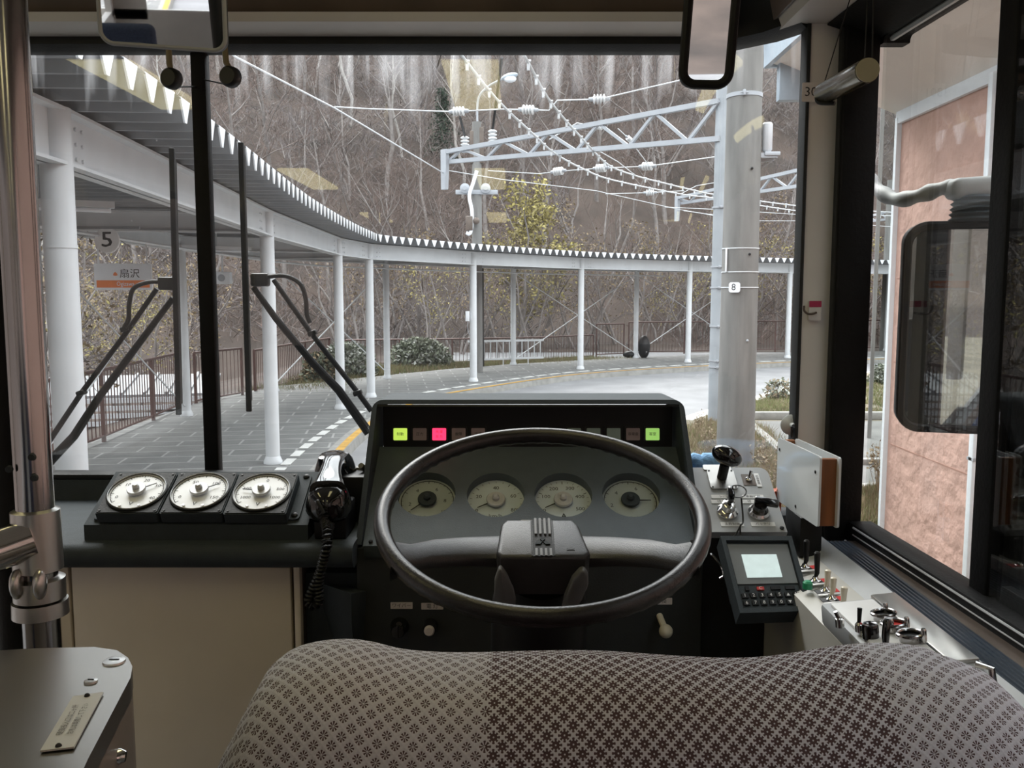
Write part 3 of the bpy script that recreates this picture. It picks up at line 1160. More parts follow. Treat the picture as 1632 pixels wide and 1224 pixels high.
# middle pole behind the canopy with cross arm, cable, box and street lamp
MPB = at_y(761, 560, 25.5)
MPB.z = 0.05
mp_ = pole('utility_pole', 'concrete pole behind the canopy below the left end of the truss', MPB, 7.2, 0.155, 0.13)
mb = MB()
mb.box((MPB.x, MPB.y - 0.1, at_y(757, 307, 25.5).z), (1.2, 0.1, 0.12), None, 0.01)
mb.build('cross_arm', 'galv', mp_)
mb = MB()
zt = at_y(757, 215, 25.5).z
mb.box((MPB.x - 0.12, MPB.y, zt - 0.35), (0.14, 0.2, 0.9), None, 0.02)
mb.box((MPB.x + 0.10, MPB.y, zt - 0.3), (0.2, 0.2, 1.0), None, 0.02)
mb.build('top_bracket', 'brown_wood', mp_)
mb = MB()
mb.tube(catmull([at_y(x, y, 25.2) for x, y in ((760, 272), (754, 292), (748, 312), (752, 335), (752, 358), (749, 372), (743, 371))], 6), 0.05, 8)
mb.build('white_cable', 'trim_white', mp_)
for px in (741, 774):
    c = at_y(px, 300, 25.3)
    mb = MB()
    mb.lathe([(0, -0.05), (0.14, -0.04), (0.14, 0.02), (0.06, 0.05), (0.06, 0.07), (0, 0.07)], c, (0, -1, 0), 24)
    mb.build('pulley', 'galv', mp_)
mb = MB()
mb.box(at_y(748, 356, 25.2), (0.2, 0.15, 0.4), None, 0.02)
mb.ball(at_y(759, 352, 25.2), 0.1, 12, 8)
mb.build('lamp_box', 'brown_wood', mp_)
t = thing('street_lamp', 'small street lamp on a thin curved arm above the truss', 'lamp', at_y(760, 214, 25.5))
mb = MB()
mb.tube(catmull([at_y(761, 214, 25.5), at_y(762, 160, 25.5), at_y(778, 138, 25.2), at_y(803, 125, 25.0)], 8), 0.03, 8)
mb.build('arm', 'galv', t)
mb = MB()
mb.ball(at_y(812, 122, 24.9), (0.24, 0.14, 0.09), 18, 10, Matrix.Rotation(R(-15), 3, 'Y'))
mb.build('lamp_head', 'pale_blue', t)
mb = MB()
mb.ball(at_y(813, 126, 24.85), (0.17, 0.11, 0.10), 14, 8)
mb.build('bulb_cover', 'trim_white', t)
# dark pole behind the canopy and grey meter box on it
t = pole('utility_pole', 'dark slim pole rising from the grass behind the middle canopy post', at_z(767, 587, 0.08), 3.35, 0.095, 0.09, 'black')
t = thing('meter_box', 'small pale box with a cable on the middle canopy post', 'box', at_y(745, 504, 22.6))
mb = MB()
mb.box(at_y(745, 504, 22.6), (0.10, 0.10, 0.26), None, 0.01)
mb.build('box', 'trim_white', t)
mb = MB()
mb.tube(catmull([at_y(745, 513, 22.6), at_y(746, 528, 22.6), at_y(749, 535, 22.6)], 5), 0.012, 6)
mb.build('cable', 'grey_steel', t)
# bags and a black sack by the far railing
t = MB()
c = at_z(1026, 570, 0.15)
t.ball(c + V((0, 0, 0.38)), (0.22, 0.2, 0.42), 14, 10)
t.ball(c + V((-0.5, 0, 0.12)), (0.25, 0.18, 0.13), 12, 8)
tag(t.build('black_sack', 'black'), 'black sack leaning on the far canopy post by the tall railing', 'sack')

# =================================================================== BUILDING ON THE RIGHT
bld = thing('pink_building', 'salmon stucco building with white trim and a deep beige eave outside the side window', 'building', (3.7, 8.5, 0.05))
YB = 8.55
corner = at_y(1421, 500, YB)
cx = corner.x
wall = MB()
wall.box((cx + 3.0, YB - 9.0, 2.055), (6.0, 18.0, 4.07))
wall.build('wall', 'stucco', bld)
mb = MB()
mb.box((cx - 0.02, YB - 0.02, 2.05), (0.05, 0.05, 4.02))
mb.bar(V((cx - 0.02, YB, 4.075)), V((cx - 0.02, -8.0, 4.075)), 0.04, 0.14)
mb.build('corner_trim', 'trim_white', bld)
out_c = at_y(1232, 98, YB)
mb = MB()
mb.ext([(cx, YB + 0.05, 4.10), (out_c.x, YB + 0.05, out_c.z), (out_c.x, YB + 0.05, out_c.z + 0.22), (cx + 6, YB + 0.05, 5.0), (cx + 6, YB + 0.05, 4.10)], (0, -17.5, 0))
mb.build('eave', 'soffit', bld)
mb = MB()
mb.bar(V((out_c.x - 0.03, YB + 0.12, out_c.z + 0.12)), V((out_c.x - 0.03, -8.1, out_c.z + 0.12)), 0.05, 0.30)
mb.bar(V((out_c.x - 0.05, YB + 0.12, out_c.z + 0.12)), V((cx + 6, YB + 0.12, 5.0)), 0.05, 0.30)
mb.build('fascia', 'pale_blue', bld)
mb = MB()
gp = [V((out_c.x - 0.25 + 0.1 * k, YB + 0.16, out_c.z + 0.26 + 0.09 * math.sin(min(1, k / 4) * PI / 2))) for k in range(12)]
mb.tube(gp, 0.05, 8)
mb.build('gutter', 'trim_white', bld)
mb = MB()
mb.box(at_y(1262, 130, YB), (0.26, 0.1, 0.36), None, 0.005)
mb.build('hopper', 'pale_blue', bld)
# downpipe on the wall, with brackets
dp = at_x(1549, 800, cx - 0.07)
t = thing('downpipe', 'white downpipe strapped to the salmon stucco wall', 'pipe', (dp.x, dp.y, 0.1))
mb = MB()
mb.box((dp.x, dp.y, 2.08), (0.07, 0.07, 3.95), None, 0.012)
mb.build('pipe', 'trim_white', t)
for z in (1.12, 2.0, 3.2):
    mb = MB()
    mb.box((dp.x + 0.01, dp.y, z), (0.09, 0.10, 0.025))
    mb.build('strap', 'galv', t)
mb = MB()
for z in (0.95, 1.75, 2.55):
    mb.box((cx - 0.001, YB - 8.9, z), (0.004, 17.6, 0.012))
mb.build('wall_joint', pm('stucco joint', (0.36, 0.2, 0.155), 0.9), bld)


# =================================================================== TREES AND PLANTS
M['bark'] = pm('grey brown bark', (0.20, 0.18, 0.17), 0.9, var=0.25, scale=6)
M['bark_pale'] = pm('pale birch bark', (0.34, 0.32, 0.30), 0.85, var=0.2, scale=5)
M['twig'] = pm('purple brown twigs', (0.150, 0.130, 0.130), 0.9, var=0.3, scale=0.7)
M['twig_warm'] = pm('red brown twigs', (0.135, 0.098, 0.085), 0.9, var=0.3, scale=0.7)
M['leaf_yellow'] = pm('yellow autumn leaves', (0.27, 0.23, 0.075), 0.8, var=0.35, scale=2.5)
M['leaf_tan'] = pm('tan autumn leaves', (0.17, 0.125, 0.07), 0.85, var=0.4, scale=2.5)
M['leaf_green'] = pm('dark conifer green', (0.03, 0.05, 0.032), 0.85, var=0.35, scale=3)
M['leaf_olive'] = pm('grey olive shrub leaves', (0.13, 0.145, 0.10), 0.75, var=0.35, scale=6)
M['grass'] = pm('autumn grass', (0.16, 0.175, 0.07), 0.9, var=0.35, scale=1.2)
M['dry_stem'] = pm('dry straw weeds', (0.28, 0.22, 0.145), 0.9, var=0.3, scale=4)


def np_mesh(name, verts, faces, mats, mi, kind=None, n=3):
    me = bpy.data.meshes.new(name)
    verts = np.asarray(verts, dtype=np.float32)
    faces = np.asarray(faces, dtype=np.int32)
    me.vertices.add(len(verts))
    me.vertices.foreach_set('co', verts.ravel())
    me.loops.add(faces.size)
    me.loops.foreach_set('vertex_index', faces.ravel())
    me.polygons.add(len(faces))
    me.polygons.foreach_set('loop_start', np.arange(len(faces), dtype=np.int32) * faces.shape[1])
    for m in mats:
        me.materials.append(M[m])
    me.polygons.foreach_set('material_index', np.asarray(mi, dtype=np.int32))
    me.update(calc_edges=True)
    me.validate()
    return me


class Segs:
    """Collects tapered limbs as 3 or 5 sided quads strips."""

    def __init__(self):
        self.v, self.f, self.m = [], [], []

    def limb(self, pts, rs, n, mi):
        k0 = len(self.v)
        for i, p in enumerate(pts):
            t = (pts[min(i + 1, len(pts) - 1)] - pts[max(i - 1, 0)])
            t = t / (np.linalg.norm(t) + 1e-9)
            ref = np.array([0.0, 0, 1]) if abs(t[2]) < 0.9 else np.array([1.0, 0, 0])
            x = np.cross(t, ref)
            x /= np.linalg.norm(x) + 1e-9
            y = np.cross(t, x)
            for k in range(n):
                a = 2 * PI * k / n
                self.v.append(p + x * (math.cos(a) * rs[i]) + y * (math.sin(a) * rs[i]))
        for i in range(len(pts) - 1):
            for k in range(n):
                l = (k + 1) % n
                self.f.append((k0 + i * n + k, k0 + i * n + l, k0 + (i + 1) * n + l, k0 + (i + 1) * n + k))
                self.m.append(mi)

    def leaf(self, c, s, rng, mi):
        d = rng.normal(size=3)
        d /= np.linalg.norm(d)
        e = np.cross(d, rng.normal(size=3))
        e /= np.linalg.norm(e) + 1e-9
        k = len(self.v)
        self.v += [c - d * s, c + e * s * 0.5, c + d * s, c - e * s * 0.5]
        self.f.append((k, k + 1, k + 2, k + 3))
        self.m.append(mi)


def make_tree(seed, h, spread, trunk_r, mats, n1=9, n2=6, n3=4, leaves=0, leaf_s=0.07, up=0.55, clear=0.25, stems=1):
    """mats: bark, twig, leaf."""
    rng = np.random.default_rng(seed)
    S = Segs()
    for st_ in range(stems):
        lean = rng.normal(size=2) * (0.10 if stems == 1 else 0.28)
        tp = []
        nseg = 7
        off = np.zeros(2)
        for i in range(nseg + 1):
            f = i / nseg
            off = off + (rng.normal(size=2) * 0.018 * h if i else 0)
            tp.append(np.array([lean[0] * f * h + off[0], lean[1] * f * h + off[1], f * h * (1.0 if st_ == 0 else 0.85)]))
        rs = [trunk_r * (1 - 0.88 * i / nseg) for i in range(nseg + 1)]
        tp[0][2] = -0.4
        S.limb(tp, rs, 6, 0)
        nn1 = max(3, n1 // stems)
        for a in range(nn1):
            f = clear + (0.97 - clear) * (a + rng.random() * 0.8) / nn1
            i = min(nseg - 1, int(f * nseg))
            base = tp[i] + (tp[i + 1] - tp[i]) * (f * nseg - i)
            az = a * 2.4 + rng.random()
            L1 = spread * h * (1.05 - 0.7 * f) * (0.75 + 0.5 * rng.random())
            d = np.array([math.cos(az), math.sin(az), up + rng.random() * 0.5])
            d /= np.linalg.norm(d)
            p1 = [base]
            for s in range(3):
                d = d + rng.normal(size=3) * 0.16 + np.array([0, 0, 0.10])
                d /= np.linalg.norm(d)
                p1.append(p1[-1] + d * L1 / 3)
            r1 = max(0.012, trunk_r * 0.42 * (1 - 0.6 * f))
            S.limb(p1, [r1, r1 * 0.7, r1 * 0.45, r1 * 0.2], 4, 0)
            for b in range(n2):
                g = 0.25 + 0.75 * (b + rng.random()) / n2
                j = min(2, int(g * 3))
                b0 = p1[j] + (p1[j + 1] - p1[j]) * (g * 3 - j if g < 1 else 1)
                d2 = d + rng.normal(size=3) * 0.62 + np.array([0, 0, 0.15])
                d2 /= np.linalg.norm(d2)
                L2 = L1 * 0.5 * (0.6 + 0.6 * rng.random())
                m_ = b0 + d2 * L2 * 0.5 + rng.normal(size=3) * 0.05
                e_ = m_ + (d2 + rng.normal(size=3) * 0.2) * L2 * 0.5
                r2 = max(0.008, r1 * 0.35)
                S.limb([b0, m_, e_], [r2, r2 * 0.7, r2 * 0.3], 3, 1)
                for c in range(n3):
                    q = b0 + (e_ - b0) * (0.3 + 0.7 * rng.random())
                    d3 = d2 + rng.normal(size=3) * 0.75 + np.array([0, 0, 0.1])
                    d3 /= np.linalg.norm(d3)
                    L3 = L2 * (0.45 + 0.4 * rng.random())
                    S.limb([q, q + d3 * L3], [max(0.006, r2 * 0.5), 0.003], 3, 1)
                    for _ in range(leaves):
                        S.leaf(q + d3 * L3 * rng.random() + rng.normal(size=3) * 0.12, leaf_s * (0.6 + 0.8 * rng.random()), rng, 2)
    return np_mesh('tree_mesh', S.v, S.f, mats, S.m)


def plant(name, me, loc, rz, s, label, cat, group=None):
    o = bpy.data.objects.new(name, me)
    COL.objects.link(o)
    o.location = loc
    o.rotation_euler = (0, 0, rz)
    o.scale = (s, s, s)
    return tag(o, label, cat, group)


BARE = [make_tree(11 + i, 9.5, 0.36, 0.13, ('bark', 'twig' if i % 2 else 'twig_warm', 'leaf_tan'), 11, 7, 5, up=0.75) for i in range(4)]
BIRCH = [make_tree(41 + i, 10.5, 0.24, 0.10, ('bark_pale', 'twig', 'leaf_tan'), 12, 6, 4, up=1.0, clear=0.3) for i in range(2)]
MULTI = [make_tree(61 + i, 6.5, 0.42, 0.075, ('bark', 'twig_warm', 'leaf_tan'), 15, 6, 5, up=0.9, clear=0.15, stems=3) for i in range(2)]
LEAFY = [make_tree(81 + i, 5.0, 0.42, 0.06, ('bark', 'twig', 'leaf_yellow' if i == 0 else 'leaf_tan'), 14, 6, 4, leaves=3, leaf_s=0.055, up=0.8, clear=0.1, stems=3) for i in range(2)]

rng = np.random.default_rng(5)
spots = []
tries = 0
while len(spots) < 268 and tries < 60000:
    tries += 1
    y = 38 + 72 * rng.random() ** 1.35
    x = (rng.random() * 1.36 - 0.66) * (y + 4)
    if hill_z(x, y) < 0.6:
        continue
    dmin = 1.7 + 0.022 * (y - 38)
    if all((x - a) ** 2 + (y - b) ** 2 > dmin * dmin for a, b, _ in spots):
        spots.append((x, y, rng.random()))
cnt = 0
for x, y, q in spots:
    z = hill_z(x, y) - 0.15
    rz, s = rng.random() * 6.28, 0.75 + 0.5 * rng.random()
    if q < 0.13:
        plant('birch_tree', BIRCH[int(q * 999) % 2], (x, y, z), rz, s, 'pale trunked bare birch among the brown trees on the hillside', 'tree', 'birches on the hillside')
    elif q < 0.66:
        plant('bare_tree', BARE[int(q * 999) % 4], (x, y, z), rz, s, 'bare brown deciduous tree on the steep hillside', 'tree', 'bare trees on the hillside')
    else:
        plant('bare_shrub', MULTI[int(q * 999) % 2], (x, y, z), rz, s, 'many stemmed bare tree low on the hillside', 'tree', 'many stemmed trees on the hillside')

# thicket behind the railings with some leaves left
for k in range(30):
    x = -7 + 27 * (k + rng.random() * 0.6) / 30
    y = 35.4 + 0.22 * x + rng.random() * 3.2 + (1.5 if x > 4 else 0)
    if k % 3:
        plant('leafy_thicket', LEAFY[1 if k % 4 else 0], (x, y, hill_z(x, y) - 0.1), rng.random() * 6, 0.8 + 0.4 * rng.random(), 'thin bushy tree with a few dry leaves behind the far railing', 'tree', 'thin trees behind the far railing')
    else:
        plant('bare_shrub', MULTI[k % 2], (x, y, hill_z(x, y) - 0.1), rng.random() * 6, 0.7 + 0.3 * rng.random(), 'bare many stemmed tree just behind the far railing', 'tree', 'bare shrubs behind the far railing')
for k in range(16):
    y = 9 + 22 * (k + rng.random() * 0.5) / 16
    x = -8.6 - 5.5 * rng.random() - (1.5 if 15 < y < 21 else 0)
    plant('leafy_thicket', LEAFY[1 if k % 3 else 0], (x, y, hill_z(x, y) - 0.1), rng.random() * 6, 0.75 + 0.35 * rng.random(), 'tan leaved bushy tree behind the platform railing', 'tree', 'tan trees behind the platform railing')
for k in range(3):
    y = 10 + 5 * k
    plant('birch_tree', BIRCH[k % 2], (-9.5 - k, y, -0.9), k * 2.0, 0.8, 'white trunked birch behind the platform railing', 'tree', 'birches behind the platform railing')

# the yellow tree and the dark conifer
ym = make_tree(5, 6.0, 0.36, 0.08, ('bark', 'twig', 'leaf_yellow'), 18, 8, 6, leaves=5, leaf_s=0.075, up=0.9, clear=0.15, stems=3)
yb = at_y(832, 438, 37.5)
plant('yellow_tree', ym, (yb.x, yb.y, hill_z(yb.x, yb.y) - 0.2), 0.6, 1.12, 'bright yellow leaved tree just above the canopy roof', 'tree')


def conifer(seed, h):
    rg = np.random.default_rng(seed)
    S = Segs()
    S.limb([np.array([0, 0, -0.3]), np.array([0.05, 0, h * 0.5]), np.array([0, 0, h])], [0.12, 0.07, 0.01], 6, 0)
    for i in range(60):
        f = 0.08 + 0.9 * i / 60
        az = i * 2.4
        L = (1 - f) * h * 0.26 + 0.15
        d = np.array([math.cos(az), math.sin(az), -0.15])
        b = np.array([0, 0, f * h])
        S.limb([b, b + d * L], [0.02, 0.006], 3, 0)
        for _ in range(26):
            S.leaf(b + d * L * rg.random() + rg.normal(size=3) * 0.12, 0.10, rg, 1)
    return np_mesh('conifer_mesh', S.v, S.f, ('bark', 'leaf_green'), S.m)


cm = conifer(3, 4.2)
cb = at_y(706, 262, 62)
for k, (px, py, y, lab) in enumerate(((706, 258, 60, 'small dark green conifer among bare trees above the left end of the truss'),)):
    p = at_y(px, py, y)
    y = 42.0
    while y < 110 and hill_z(*at_y(px, py, y).xy) < at_y(px, py, y).z:
        y += 0.5
    p = at_y(px, py, y)
    plant('conifer', cm, (p.x, p.y, hill_z(p.x, p.y) - 0.1), k, 1.0, lab, 'tree')


# brushwood and twigs covering the slope: nobody could count it
def brush():
    rg = np.random.default_rng(9)
    N = 12000
    y = 36.5 + 95 * rg.random(N) ** 0.95
    x = (rg.random(N) * 1.4 - 0.68) * (y + 4)
    keep = []
    base = []
    for i in range(N):
        z = hill_z(x[i], y[i])
        dn = noise.noise(V((x[i] * 0.13, y[i] * 0.13, 8.0)))
        if z > 0.05 and dn > -0.28 + 0.3 * rg.random():
            base.append((x[i], y[i], z))
            keep.append(noise.noise(V((x[i] * 0.07, y[i] * 0.07, 1.0))) + 0.35 * rg.random() - 0.17)
    base = np.array(base)
    T = 26
    b = np.repeat(base, T, axis=0)
    n = len(b)
    b = b + np.column_stack([rg.normal(size=n) * 0.9, rg.normal(size=n) * 0.9, np.zeros(n)])
    d = np.column_stack([rg.normal(size=n) * 0.8, rg.normal(size=n) * 0.8, 0.25 + rg.random(n)])
    d /= np.linalg.norm(d, axis=1)[:, None]
    L = (0.4 + 1.2 * rg.random(n) ** 1.5)[:, None]
    st_ = b + np.column_stack([np.zeros(n), np.zeros(n), rg.random(n) ** 1.6 * 1.7])
    w = np.cross(d, rg.normal(size=(n, 3)))
    w /= np.linalg.norm(w, axis=1)[:, None]
    w *= (0.010 + 0.014 * rg.random(n))[:, None]
    verts = np.empty((n * 3, 3))
    verts[0::3] = st_ - w
    verts[1::3] = st_ + w
    verts[2::3] = st_ + d * L
    faces = np.arange(n * 3).reshape(-1, 3)
    kn = np.repeat(np.array(keep), T)
    mi = np.where(kn > 0.05, np.where(rg.random(n) < 0.4, 2, 0), np.where(rg.random(n) < 0.8, 1, 0))
    me = np_mesh('hillside_brushwood', verts, faces, ('twig', 'twig_warm', 'bark'), mi)
    o = bpy.data.objects.new('hillside_brushwood', me)
    COL.objects.link(o)
    tag(o, 'tangle of bare brown twigs and undergrowth covering the hillside', 'undergrowth', kind='stuff')


brush()


def tufts(name, pts, n, h, spread, mats, label, cat, seed=1, width=0.006):
    rg = np.random.default_rng(seed)
    pts = np.array(pts)
    idx = rg.integers(0, len(pts), n)
    b = pts[idx] + np.column_stack([rg.normal(size=n) * spread, rg.normal(size=n) * spread, np.zeros(n)])
    d = np.column_stack([rg.normal(size=n) * 0.4, rg.normal(size=n) * 0.4, 0.6 + rg.random(n)])
    d /= np.linalg.norm(d, axis=1)[:, None]
    w = np.cross(d, rg.normal(size=(n, 3)))
    w /= np.linalg.norm(w, axis=1)[:, None]
    w *= width
    L = (h * (0.4 + 0.8 * rg.random(n)))[:, None]
    verts = np.empty((n * 3, 3))
    verts[0::3], verts[1::3], verts[2::3] = b - w, b + w, b + d * L
    me = np_mesh(name, verts, np.arange(n * 3).reshape(-1, 3), mats, rg.integers(0, len(mats), n))
    o = bpy.data.objects.new(name, me)
    COL.objects.link(o)
    return tag(o, label, cat, kind='stuff')


def tri_area(pxs, z, n, seed):
    """Random ground points inside a polygon given by pixels of its corners (fan of triangles)."""
    rg = np.random.default_rng(seed)
    P = [at_z(x, y, z) for x, y in pxs]
    out = []
    for k in range(1, len(P) - 1):
        for _ in range(n):
            a, b = rg.random(), rg.random()
            if a + b > 1:
                a, b = 1 - a, 1 - b
            q = P[0] + (P[k] - P[0]) * a + (P[k + 1] - P[0]) * b
            out.append((q.x, q.y, z))
    return out


tufts('grass', tri_area([(1206, 640), (1275, 616), (1440, 600), (1440, 664), (1206, 664)], 0.07, 400, 3), 26000, 0.10, 0.10, ('grass', 'grass', 'dry_stem'), 'short autumn grass on the island beyond the stone kerb', 'grass', 3, 0.008)
tufts('grass', tri_area([(1100, 690), (1150, 668), (1215, 690), (1270, 760), (1290, 830), (1100, 800)], 0.07, 400, 4), 30000, 0.16, 0.12, ('dry_stem', 'grass', 'dry_stem', 'leaf_tan'), 'dry grass and weeds around the foot of the big pole', 'grass', 4, 0.006)
tufts('grass', tri_area([(1350, 790), (1412, 785), (1414, 832), (1350, 850)], 0.07, 300, 6), 7000, 0.16, 0.06, ('dry_stem', 'grass', 'leaf_tan'), 'dry grass at the foot of the salmon wall corner', 'grass', 6, 0.006)
gp = []
rg = np.random.default_rng(8)
for _ in range(900):
    f = rg.random()
    a = V((-6.0, 20.5, 0)).lerp(V((-5.2, 27.5, 0)), f) if rg.random() < 0.35 else V((-5.3, 27.3, 0)).lerp(V((2.6, 31.8, 0)), f)
    gp.append((a.x + rg.random() * 2.0 - 0.3, a.y - rg.random() * 1.4 * (a.x > -5) + 0.2, 0.03))
tufts('grass', gp, 26000, 0.22, 0.25, ('grass', 'grass', 'dry_stem', 'leaf_tan'), 'strip of grass between the curved platform and the railing', 'grass', 8, 0.010)


def shrub(seed, w, h, mats, n=1500, leaf=0.07, stems=16):
    rg = np.random.default_rng(seed)
    S = Segs()
    for i in range(stems):
        az = rg.random() * 6.28
        e = np.array([math.cos(az) * w * 0.5 * rg.random(), math.sin(az) * w * 0.35 * rg.random(), h * (0.5 + 0.4 * rg.random())])
        S.limb([np.array([e[0] * 0.1, e[1] * 0.1, -0.05]), e * 0.6, e], [0.015, 0.010, 0.004], 3, 0)
    for _ in range(n):
        t = rg.random() * 6.28
        u = rg.random() ** 0.5
        z = rg.random()
        c = np.array([math.cos(t) * u * w * 0.5 * math.sqrt(max(0.05, 1 - (z * 0.95) ** 2)), math.sin(t) * u * w * 0.35 * math.sqrt(max(0.05, 1 - (z * 0.95) ** 2)), 0.12 * h + z * h * 0.85])
        S.leaf(c + rg.normal(size=3) * 0.03, leaf * (0.6 + 0.7 * rg.random()), rg, 1 + int(rg.random() * (len(mats) - 1)))
    return np_mesh('shrub_mesh', S.v, S.f, mats, S.m)


M['frost'] = pm('pale grey shrub leaves', (0.36, 0.37, 0.33), 0.8, var=0.2, scale=6)
rh = shrub(21, 2.2, 0.95, ('bark', 'leaf_olive', 'frost', 'leaf_olive'), 2600, 0.075)
c = at_z(668, 586, 0.05)
plant('rhododendron', rh, c, 0.0, 1.0, 'broad pale leaved shrub in the grass between the white canopy posts', 'shrub')
c = at_z(553, 602, 0.05)
plant('rhododendron', shrub(22, 1.9, 1.0, ('bark', 'leaf_olive', 'frost', 'frost', 'leaf_olive'), 2300, 0.065), c, 0.4, 1.0, 'frosted shrub with white tips behind the pair of close canopy posts', 'shrub')
c = at_z(513, 612, 0.05)
plant('rhododendron', shrub(23, 1.2, 0.85, ('bark', 'leaf_olive', 'leaf_tan'), 1300, 0.07), c, 0.9, 1.0, 'small olive shrub behind the wiper arm near the ramped railing', 'shrub')
c = at_z(1406, 612, 0.07)
plant('rhododendron', shrub(24, 0.8, 0.5, ('bark', 'leaf_olive', 'frost'), 800, 0.05), c, 0.2, 1.0, 'small grey green bush on the island seen through the side window', 'shrub')
c = at_z(1240, 636, 0.07)
plant('rhododendron', shrub(25, 0.85, 0.42, ('bark', 'leaf_olive', 'frost', 'dry_stem'), 260, 0.06, 12), c, 0.2, 1.0, 'sparse low bush on the island right of the big pole', 'shrub')


def weed(seed, h, n=14):
    rg = np.random.default_rng(seed)
    S = Segs()
    for i in range(n):
        az = rg.random() * 6.28
        e = np.array([math.cos(az) * h * 0.35 * rg.random(), math.sin(az) * h * 0.3 * rg.random(), h * (0.55 + 0.45 * rg.random())])
        S.limb([np.zeros(3), e * 0.55 + rg.normal(size=3) * 0.01, e], [0.004, 0.003, 0.0015], 3, 0)
        for _ in range(14):
            S.leaf(e * (0.6 + 0.42 * rg.random()) + rg.normal(size=3) * 0.018, 0.016 * (0.6 + rg.random()), rg, 1)
    return np_mesh('weed_mesh', S.v, S.f, ('dry_stem', 'dry_stem'), S.m)


wm = [weed(70 + i, 0.62) for i in range(3)]
for k, (px, py, s, lab) in enumerate(((1130, 735, 1.0, 'dry tan weed left of the big pole foot'), (1215, 790, 1.15, 'tall dry weed in front of the big pole foot'), (1236, 800, 0.9, 'dry weed right of the big pole above the switch console'),
                                      (1112, 700, 0.8, 'dry weed at the left edge of the island'), (1255, 770, 0.9, 'dry weed beside the document box'), (1400, 800, 1.2, 'dry weed by the salmon wall corner'))):
    plant('dry_weed', wm[k % 3], at_z(px, py, 0.07), k * 1.3, s, lab, 'weed', 'dry weeds on the island')


# =================================================================== INSIDE: the shell of the bus
XR, XL = 0.705, -1.60           # inner faces of the side walls
FLOOR = 0.90
CEIL = 3.12
TAPER = -0.03                   # the right wall draws in towards the front


def xr(y):
    return 0.705 + TAPER * (y - 1.73)


mb = MB()
mb.box((-0.42, -2.9, FLOOR - 0.05), (2.62, 9.9, 0.1))
struct(mb, 'floor', 'floor')
mb = MB()
mb.box((-0.42, -2.95, CEIL + 0.04), (2.70, 9.6, 0.08))
struct(mb, 'ceiling', 'white_ceiling')

# windscreen header: lip, cream box, black band, following the curved corner on the right
WX0, WY = -1.62, 1.95
WPATH = [V((WX0, WY, 0)), V((-1.0, WY, 0)), V((0.0, WY, 0)), V((0.36, WY, 0)), V((0.46, 1.925, 0)), V((0.54, 1.85, 0)), V((0.59, 1.765, 0))]
ztop = at_y(700, 88, WY).z


def sweep(path, prof, name, mat, kind='structure', closed=True, parent=None):
    """prof: (inward offset, z) outline swept along a plan path; inward is towards the driver."""
    mb = MB()
    nn = lefts(path)
    n = len(prof)
    vs_ = []
    for p, q in zip(path, nn):
        vs_ += [V((p.x - q.x * o, p.y - q.y * o, z)) for o, z in prof]
    fs = []
    for i in range(len(path) - 1):
        for k in range(n if closed else n - 1):
            l = (k + 1) % n
            fs.append([i * n + k, i * n + l, (i + 1) * n + l, (i + 1) * n + k])
    if closed:
        fs += [list(range(n)), list(range((len(path) - 1) * n, len(path) * n))[::-1]]
    mb.add(vs_, fs)
    return mb.build(name, mat, parent, 35, kind)


z0 = at_y(700, 88, 1.95).z
z1 = at_y(700, 58, 1.90).z
z2 = at_y(700, 22, 1.82).z
sweep(WPATH, [(0.03, z0), (0.0, z0), (-0.04, z0 + 0.3), (0.05, z1 + 0.02), (0.05, z0 + 0.01)], 'trim_1', 'dash_dark')
sweep(WPATH[:5], [(0.05, z1), (0.12, z2 - 0.012), (0.13, z2 + 0.004), (0.09, z2 + 0.014), (0.05, z2 + 0.02), (0.02, z2 + 0.02), (0.02, z1)], 'trim_2', 'white_ceiling')
sweep(WPATH[:5], [(0.10, z2 + 0.012), (0.20, z2 + 0.16), (0.20, CEIL + 0.06), (0.0, CEIL + 0.06), (0.0, z2 + 0.012)], 'wall_front', 'brown_wood')
# overhead locker above the side window
mb = MB()
oc = at_y(1240, 50, 1.80)
mb.ext([(oc.x, 1.80, oc.z), (oc.x + 0.085, 1.80, oc.z), (0.70, 1.80, CEIL - 0.002), (oc.x - 0.045, 1.80, CEIL - 0.002)], (0, -4.2, 0))
lk = mb.build('overhead_locker', 'cream_wall', None, 35, None)
tag(lk, 'cream overhead locker above the side window, top right', 'locker')
mb = MB()
mb.ext([(oc.x - 0.006, 1.795, oc.z + 0.02), (oc.x - 0.045, 1.795, CEIL - 0.003), (oc.x - 0.050, 1.795, CEIL - 0.003), (oc.x - 0.011, 1.795, oc.z + 0.02)], (0, -4.1, 0))
mb.build('door', 'brown_wood', lk, label='dark brown front panel')

# windscreen panes and the bars round them
zb = 1.90
mb = MB()
gx0 = WX0 + 0.05
dvx = at_y(329, 400, WY).x


def pane(path, name, mat, z0_, z1_, t=0.006):
    mb = MB()
    nn = lefts(path)
    vs_ = []
    for p, q in zip(path, nn):
        vs_ += [V((p.x, p.y, z0_)), V((p.x, p.y, z1_)), V((p.x + q.x * t, p.y + q.y * t, z1_)), V((p.x + q.x * t, p.y + q.y * t, z0_))]
    fs = []
    for i in range(len(path) - 1):
        for k in range(4):
            l = (k + 1) % 4
            fs.append([i * 4 + k, i * 4 + l, (i + 1) * 4 + l, (i + 1) * 4 + k])
    fs += [[0, 1, 2, 3], [(len(path) - 1) * 4 + k for k in (3, 2, 1, 0)]]
    mb.add(vs_, fs)
    return struct(mb, name, mat, 40)


